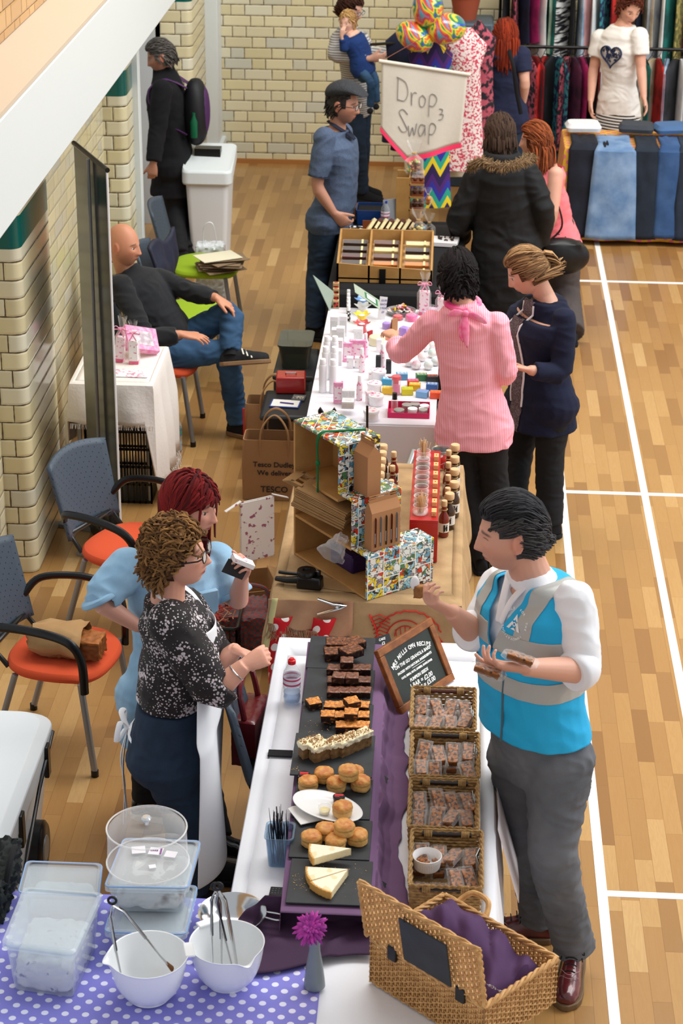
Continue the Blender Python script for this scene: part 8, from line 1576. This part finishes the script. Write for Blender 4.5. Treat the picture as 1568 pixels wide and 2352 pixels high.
# back of the hall: rails, banner, jeans table
def rail(label,x0,x1,y,z):
 t=thing('clothes_rail',label,'clothes rail',((x0+x1)/2,y,0));L_=(x1-x0)/2;part('top_bar',MB().tube([V((-L_,0,z)),V((L_,0,z))],.014,10),bp,t)
 for s in(-1,1):part('upright',MB().tube([V((s*L_,0,.03)),V((s*L_,0,z))],.013,10),bp,t);part('foot',MB().tube([V((s*L_,-.25,.03)),V((s*L_,.25,.03))],.014,8),bp,t)
rail('lower front clothes rail at the back right of the hall',-.33,1.40,10.25,1.26);rail('upper rear clothes rail against the back wall',-.33,1.45,10.85,1.78)
GC='black floral#1a1a22#b05060|sage green#8fa08a#6a7a66|navy#16203c#0e1428|white#e4e4e2#cfd4d6|crimson#a01c24#7c1218|grey marl#9a9ea2#7c8086|black#0e0e12#1c1c22|blush pink#d8a8a8#c08888|scarlet#c42a24#901818|pale blue#a8bccc#8098b0|plum#5a2444#3a1830|oatmeal#c8bca8#a89878|fuchsia#b02468#8a1850|olive print#6a6a3a#a89a5a|teal#1a6a62#0e4844|striped monochrome#d8d8d4#1a1a1e|cream#e0d8c4#c8bca0|rust#a8502a#7c3818|charcoal#34363c#222428|turquoise print#3a8a94#1c2a50'.split('|')
def hang(i,x,y,z,ln,rail_,ci,w_=.40):
 nme,c1,c2=GC[ci].split('#');t=thing('hanging_garment','%s garment hanging on the %s, %s'%(nme,rail_,i),'garment',(x,y,z),rnd(-.5,.5),'garments on the '+rail_);sd=rnd(0,50);wx=rnd(.012,.022)
 def ring(b_):
  hw=w_*(.5 if b_>.10 else .10+.40*(b_/.10)**.6)*(1-.22*max(0,math.sin(b_*3.1))*(rail_[0]=='u')*.6);zz=-.06-ln*b_;o=[]
  for j in range(20):a=j*math.pi/10;f=.5*noise.noise(V((math.sin(a)*2.5,b_*1.5,sd)));o.append(V(((wx+.012*b_)*math.cos(a)*(1+f)+.02*f*b_,hw*math.sin(a),zz-.02*math.cos(a*2)*(b_>.9))))
  return o
 part('cloth',MB().loft([ring(b_)for b_ in(0,.03,.10,.25,.45,.65,.85,1)]),mat('garment_%d'%ci,'#'+c1,r=.85,c2='#'+c2,vs=(26 if ci in(0,13,19)else 5),lo=.45,hi=.55,st=(1,1,8)if ci==15 else(1,1,1)),t);part('hanger',MB().tube(bez([V((0,0,.015)),V((.012,0,.0)),V((0,0,-.03)),V((0,w_*.35,-.08))],4),.003,5).tube([V((0,0,-.03)),V((0,-w_*.35,-.08))],.003,5),bp,t)
sq=[11,1,9,0,4,8,6,19,0,10,12,6,4,3,7,16,2,5,14,11,8,9,18,3,15,6]
for i in range(26):hang(['far left','second from the left','third from the left'][i]if i<3 else ORD[i-3 if i<15 else i-15]+(' after the third' if i<15 else ' after the middle'),-.28+i*.063,10.25,1.24,rnd(.5,.9),'lower rail',sq[i])
sq=[6,0,2,12,3,14,1,15,6,9,7,3,19,8,16,4,2,11,5,3,14,13,0,9]
for i in range(24):hang(['far left','second from the left','third from the left'][i]if i<3 else ORD[i-3 if i<15 else i-15]+(' after the third' if i<15 else ' after the middle'),-.28+i*.070,10.85,1.76,rnd(.5,.9),'upper rail',sq[i])
trestle('trestle table under the floral cloth of jeans',.20,1.75,8.95,9.50,TZ);flo=mat('orange_floral_cotton',r=.85,fn=polka('#e8b830','#e87a90',17,.33));nt=flo.node_tree
solo('floral_cloth',drape(.18,1.80,8.92,9.52,TZ,.03,.02,.3,7),flo,'yellow and orange floral cloth hanging from the jeans table','tablecloth',solid=.003)
for i,(u0,u1,vb,c1,c2,w_)in enumerate(((1300,1372,552,'#10141f','#1a2030','near-black pair at the left end'),(1376,1392,560,'#0c1018','#161c28','narrow black pair partly hidden'),(1358,1452,548,'#5c7ea8','#86a2c4','pale blue pair, washed out'),(1448,1510,560,'#16202e','#1e2a3a','dark indigo pair right of the pale one'),(1505,1560,545,'#2a4a78','#3a5c8c','mid blue pair'),(1550,1600,570,'#1c2838','#263448','dark pair at the right edge'))):
 x0,x1=at(u0,450,y=8.88).x,at(u1,450,y=8.88).x;zb_=max(.06,at(u0,vb,y=8.86).z);W_=x1-x0;yy=8.87-.006*i-(.03 if i==2 else 0)
 def lg(a,b_,o=0):
  s_=b_*1.2;n_=.012*noise.noise(V((a*4,b_*5,i)))
  if s_<.3:return V((x0+W_*(.1+.8*a),9.22-s_*1.05,TZ+.03+n_+o))
  q=(s_-.3)/.9;fl=1+.25*q*(i==2);return V(((x0+x1)/2+W_*(a-.5)*fl,yy-.02*math.sin(a*math.pi)-n_-o,(TZ+.02)*(1-q)+zb_*q))
 solo('folded_jeans',MB().grid(10,26,lg),mat('jeans_cloth_%d'%i,c1,r=.9,c2=c2,vs=6,b=(30,.3,.006)),'folded jeans hanging over the table front, '+w_,'jeans','jeans on the floral table',solid=.02)
for i,(x,c1,w_)in enumerate(((.33,'#e6e8ea','white folded top at the left of the jeans table'),(.75,'#3c424a','dark grey folded jeans behind the pale pair'),(1.02,'#4a6c98','blue folded denim on the table top'),(1.30,'#7c9ac0','light blue folded denim at the right'))):solo('folded_clothes',MB().loft([rrect(.26,.2,.03,0),rrect(.28,.22,.05,.03),rrect(.24,.18,.05,.06)]),mat('folded_%d'%i,c1,r=.9,b=(20,.4,.01)),w_,'folded clothes','folded clothes on the jeans table',loc=(x,9.32,TZ+.055),rz=rnd(-.3,.3))
t=thing('dress_stand','black dress stand hung with bright printed dresses behind the sewn sign','stand',(-.92,8.75,0));part('pole',MB().tube([V((0,0,0)),V((0,0,2.05))],.014,8),bp,t);part('cross_bar',MB().tube([V((-.42,0,1.55)),V((.42,0,1.62))],.011,8),bp,t)
for s in(-1,1):part('foot',MB().tube([V((-.3,s*.22,.02)),V((.3,-s*.22,.02))],.014,8),bp,t)
zig=lambda nt,N,L,co,src:(lambda s:(L.new(co,s.inputs[0]),(lambda t_:(lambda rp:(setattr(rp.color_ramp,'interpolation','CONSTANT'),[setattr(rp.color_ramp.elements.new(p),'color',(*s2l(c),1))for p,c in((.25,'#e2c81e'),(.42,'#1f9c86'),(.62,'#2c2f9c'),(.82,'#4a2070'))],setattr(rp.color_ramp.elements[0],'color',(*s2l('#281a50'),1)),L.new(t_,rp.inputs[0]),rp.outputs[0])[-1])(nd(N,'ShaderNodeValToRGB')))(mth(N,L,'FRACT',mth(N,L,'ADD',mth(N,L,'MULTIPLY',s.outputs[2],3.2),mth(N,L,'MULTIPLY',mth(N,L,'PINGPONG',s.outputs[0],.06),6)))))[1])(nd(N,'ShaderNodeSeparateXYZ'))
zm=mat('zigzag_printed_jersey',r=.8,fn=zig)
for i,(x,y,z0,z1_,w_,mt,lb)in enumerate(((-.88,8.62,1.55,.35,.17,zm,'zigzag blue, teal and yellow printed long dress'),(-1.08,8.8,1.6,.8,.15,'garment_2','navy knitted top at the left of the dress stand'),(-.62,8.72,1.6,.62,.16,mat('floral_pink_print','#e8dcd8',r=.8,c2='#c8405a',vs=60,lo=.5,hi=.54),'white and red floral dress'),(-.98,8.95,1.6,.7,.17,'garment_10','plum dress behind the balloons'),(-.52,8.9,1.62,.8,.14,'garment_0','black floral dress at the right of the stand'),(-.70,9.0,1.6,.5,.16,'garment_11','oatmeal printed dress'))):
 m=MB().loft([[V((x+w_*(q+.25*noise.noise(V((math.cos(a)*2,z*2,i))))*math.cos(a),y+.07*(q+.3*noise.noise(V((math.sin(a)*2,z*2,i+5))))*math.sin(a),z))for a in[j*.2618 for j in range(24)]]for z,q in((z0+.1,.12),(z0+.03,.55),(z0-.03,1),(z0-.2,.8),((z0+z1_)/2,.9),(z1_,1.1))]);solo('hanging_dress',m,MATS[mt]if isinstance(mt,str)else mt,lb+' on the balloon stand' if 'stand' not in lb else lb,'dress','dresses on the balloon stand')
bm_=mat('marbled_balloon',r=.12,coat=.8,fn=lambda nt,N,L,co,src:(lambda n,rp:(setattr(n.inputs['Scale'],'default_value',2.4),setattr(n.inputs['Distortion'],'default_value',3.5),L.new(co,n.inputs[0]),L.new(n.outputs[0],rp.inputs[0]),[setattr(rp.color_ramp.elements.new(p),'color',(*s2l(c),1))for p,c in((.38,'#2a4ab8'),(.45,'#1f8a4a'),(.5,'#e8d838'),(.55,'#e8742c'),(.60,'#c82a5c'),(.66,'#3ab0c8'))],rp.outputs[0])[-1])(nd(N,'ShaderNodeTexNoise'),nd(N,'ShaderNodeValToRGB')))
for lb,u,v,rx,rz,an in(('top',982,18,.115,.15,0),('left',952,84,.15,.105,.5),('right',1024,66,.15,.115,-.15)):c=at(u,v,y=8.45);t=thing('balloon','marbled rainbow balloon, %s one of three above the sewn sign'%lb,'balloon',c,0,'marbled balloons');part('balloon_skin',MB().ell((0,0,0),(rx,.12,rz),Matrix.Rotation(an,3,'Y'),28,20),bm_,t);q=at(987,58,y=8.47)-c;part('knot',MB().tube([q*.8,q],[.008,.016],8),bm_,t)
sg_=thing('sewn_banner','cream fabric pennant stitched with Drop and Swap and pink fringe','banner',at(972,200,y=7.95));o_=sg_.location;cT=[at(876,140,y=7.95)-o_,at(1074,172,y=7.95)-o_,at(1058,328,y=7.95)-o_,at(935,364,y=7.95)-o_,at(874,292,y=7.95)-o_]
def sgp(a,b_,o=0):tp=cT[0].lerp(cT[1],a);bt=cT[4].lerp(cT[3],a/.34)if a<.34 else cT[3].lerp(cT[2],(a-.34)/.66);return tp.lerp(bt,b_)+V((0,.014*math.sin(a*13+b_*3)*b_-o,0))
part('calico',MB().grid(30,24,sgp),mat('calico','#ded8ca',r=.9,b=(30,.2,.006)),sg_,solid=.003);part('hem_roll',MB().tube([cT[0]+V((-.02,0,0)),cT[1]+V((.02,0,0))],.014,10),MATS['calico'],sg_);m=MB()
for k in range(150):a=k/149;p=sgp(a,1);m.tube([p,p+V((0,-.004,-.035))],.0034,4)
tag(part('pink_fringe',m,mat('neon_pink_fringe','#ff4a7a',r=.8),sg_),None,None,None,'stuff');m=MB()
def let(ch,a0,b0,w_,h_):
 S={'D':[(0,0),(0,1),(.1,1),(.7,.9),(1,.5),(.7,.1),(-.15,0)],'r':[(0,.45),(.1,1),(.12,.6),(.5,.45),(.8,.5)],'o':[(.5,.45),(.1,.6),(.2,.95),(.7,.98),(.9,.65),(.5,.45)],'p':[(.1,1.5),(.1,.5),(.6,.4),(.95,.65),(.6,.98),(.1,.95)],'S':[(.9,.1),(.4,0),(.05,.25),(.5,.5),(.9,.75),(.4,1),(0,.9)],'w':[(0,.5),(.2,1),(.5,.6),(.75,1),(1,.45)],'a':[(.9,.5),(.3,.45),(.05,.75),(.4,1),(.85,.7),(.9,.5),(1,1)],'3':[(0,0),(.7,.1),(.5,.45),(.1,.5),(.9,.55),(.7,.95),(0,1)]}[ch]
 m.tube(bez([sgp(a0+x*w_,b0+y*h_,.006)for x,y in S],4),.0024,5)
for ch,a0,b0,w_,h_ in(('D',.20,.16,.12,.26),('r',.36,.16,.08,.26),('o',.45,.20,.09,.24),('p',.57,.20,.1,.24),('3',.70,.47,.06,.14),('S',.22,.5,.12,.26),('w',.34,.52,.1,.24),('a',.46,.54,.09,.24),('p',.59,.56,.09,.22)):let(ch,a0,b0,w_,h_)
part('stitched_lettering',m,mat('grey_thread','#8e8a8c',r=.9),sg_);part('pole',MB().tube([V((.0,.03,-o_.z)),V((.0,.03,.1))],.011,8),pine,sg_)
part('hanging_cord',MB().tube([cT[0],at(985,78,y=8.2)-o_,cT[1]],.003,5),MATS['copper_wood'],sg_)
c=at(1068,38,y=10.7);t=thing('flower_pot','terracotta flower pot on the grey block by the back wall','pot',(c.x,c.y,c.z-.02));part('pot_body',MB().lathe([(0,0),(.09,0),(.13,.2),(.145,.2),(.15,.26),(.135,.26),(.12,.21),(.08,.02),(0,.02)],n=30),mat('terracotta','#9c4a30',r=.8),t);part('soil',MB().lathe([(0,.22),(.125,.22),(0,.225)],n=20),mat('soil','#3a2a20',r=1),t)
t=thing('grey_block','blue-grey padded block standing by the back wall','block',(c.x+.03,10.72,0));part('block_body',MB().box((0,0,(c.z-.02)/2),(.42,.42,c.z-.021)),mat('blue_grey_vinyl','#4a5a64',r=.5),t,bev=.02);part('block_base',MB().box((0,-.01,.2),(.44,.44,.4)),mat('dark_blue_vinyl','#2e3c46',r=.5),t,bev=.01)
t=thing('vinyl_banner','white vinyl banner with a purple mark hung on the right side of the front stall','banner',(-.45,-.2,.45));part('vinyl',MB().grid(12,8,lambda a,b_:V((.0+.085*b_+.006*math.sin(a*9),.45-a*1.0,.31-.30*b_))),mat('white_vinyl','#ece4ea',r=.35),t,solid=.002);part('purple_mark',MB().box((.07,-.05,.10),(.004,.05,.02),Matrix.Rotation(-.28,3,'Y')),mat('purple_print','#8a4a90'),t);c=V((.062,.20,.17));part('eyelet',MB().tube([c+V((.004*math.sin(a)*.3+.006,.011*math.cos(a),.011*math.sin(a)))for a in[j*.524 for j in range(12)]],.003,6,close=True),mat('brass'),t)
bpy.context.view_layer.update()
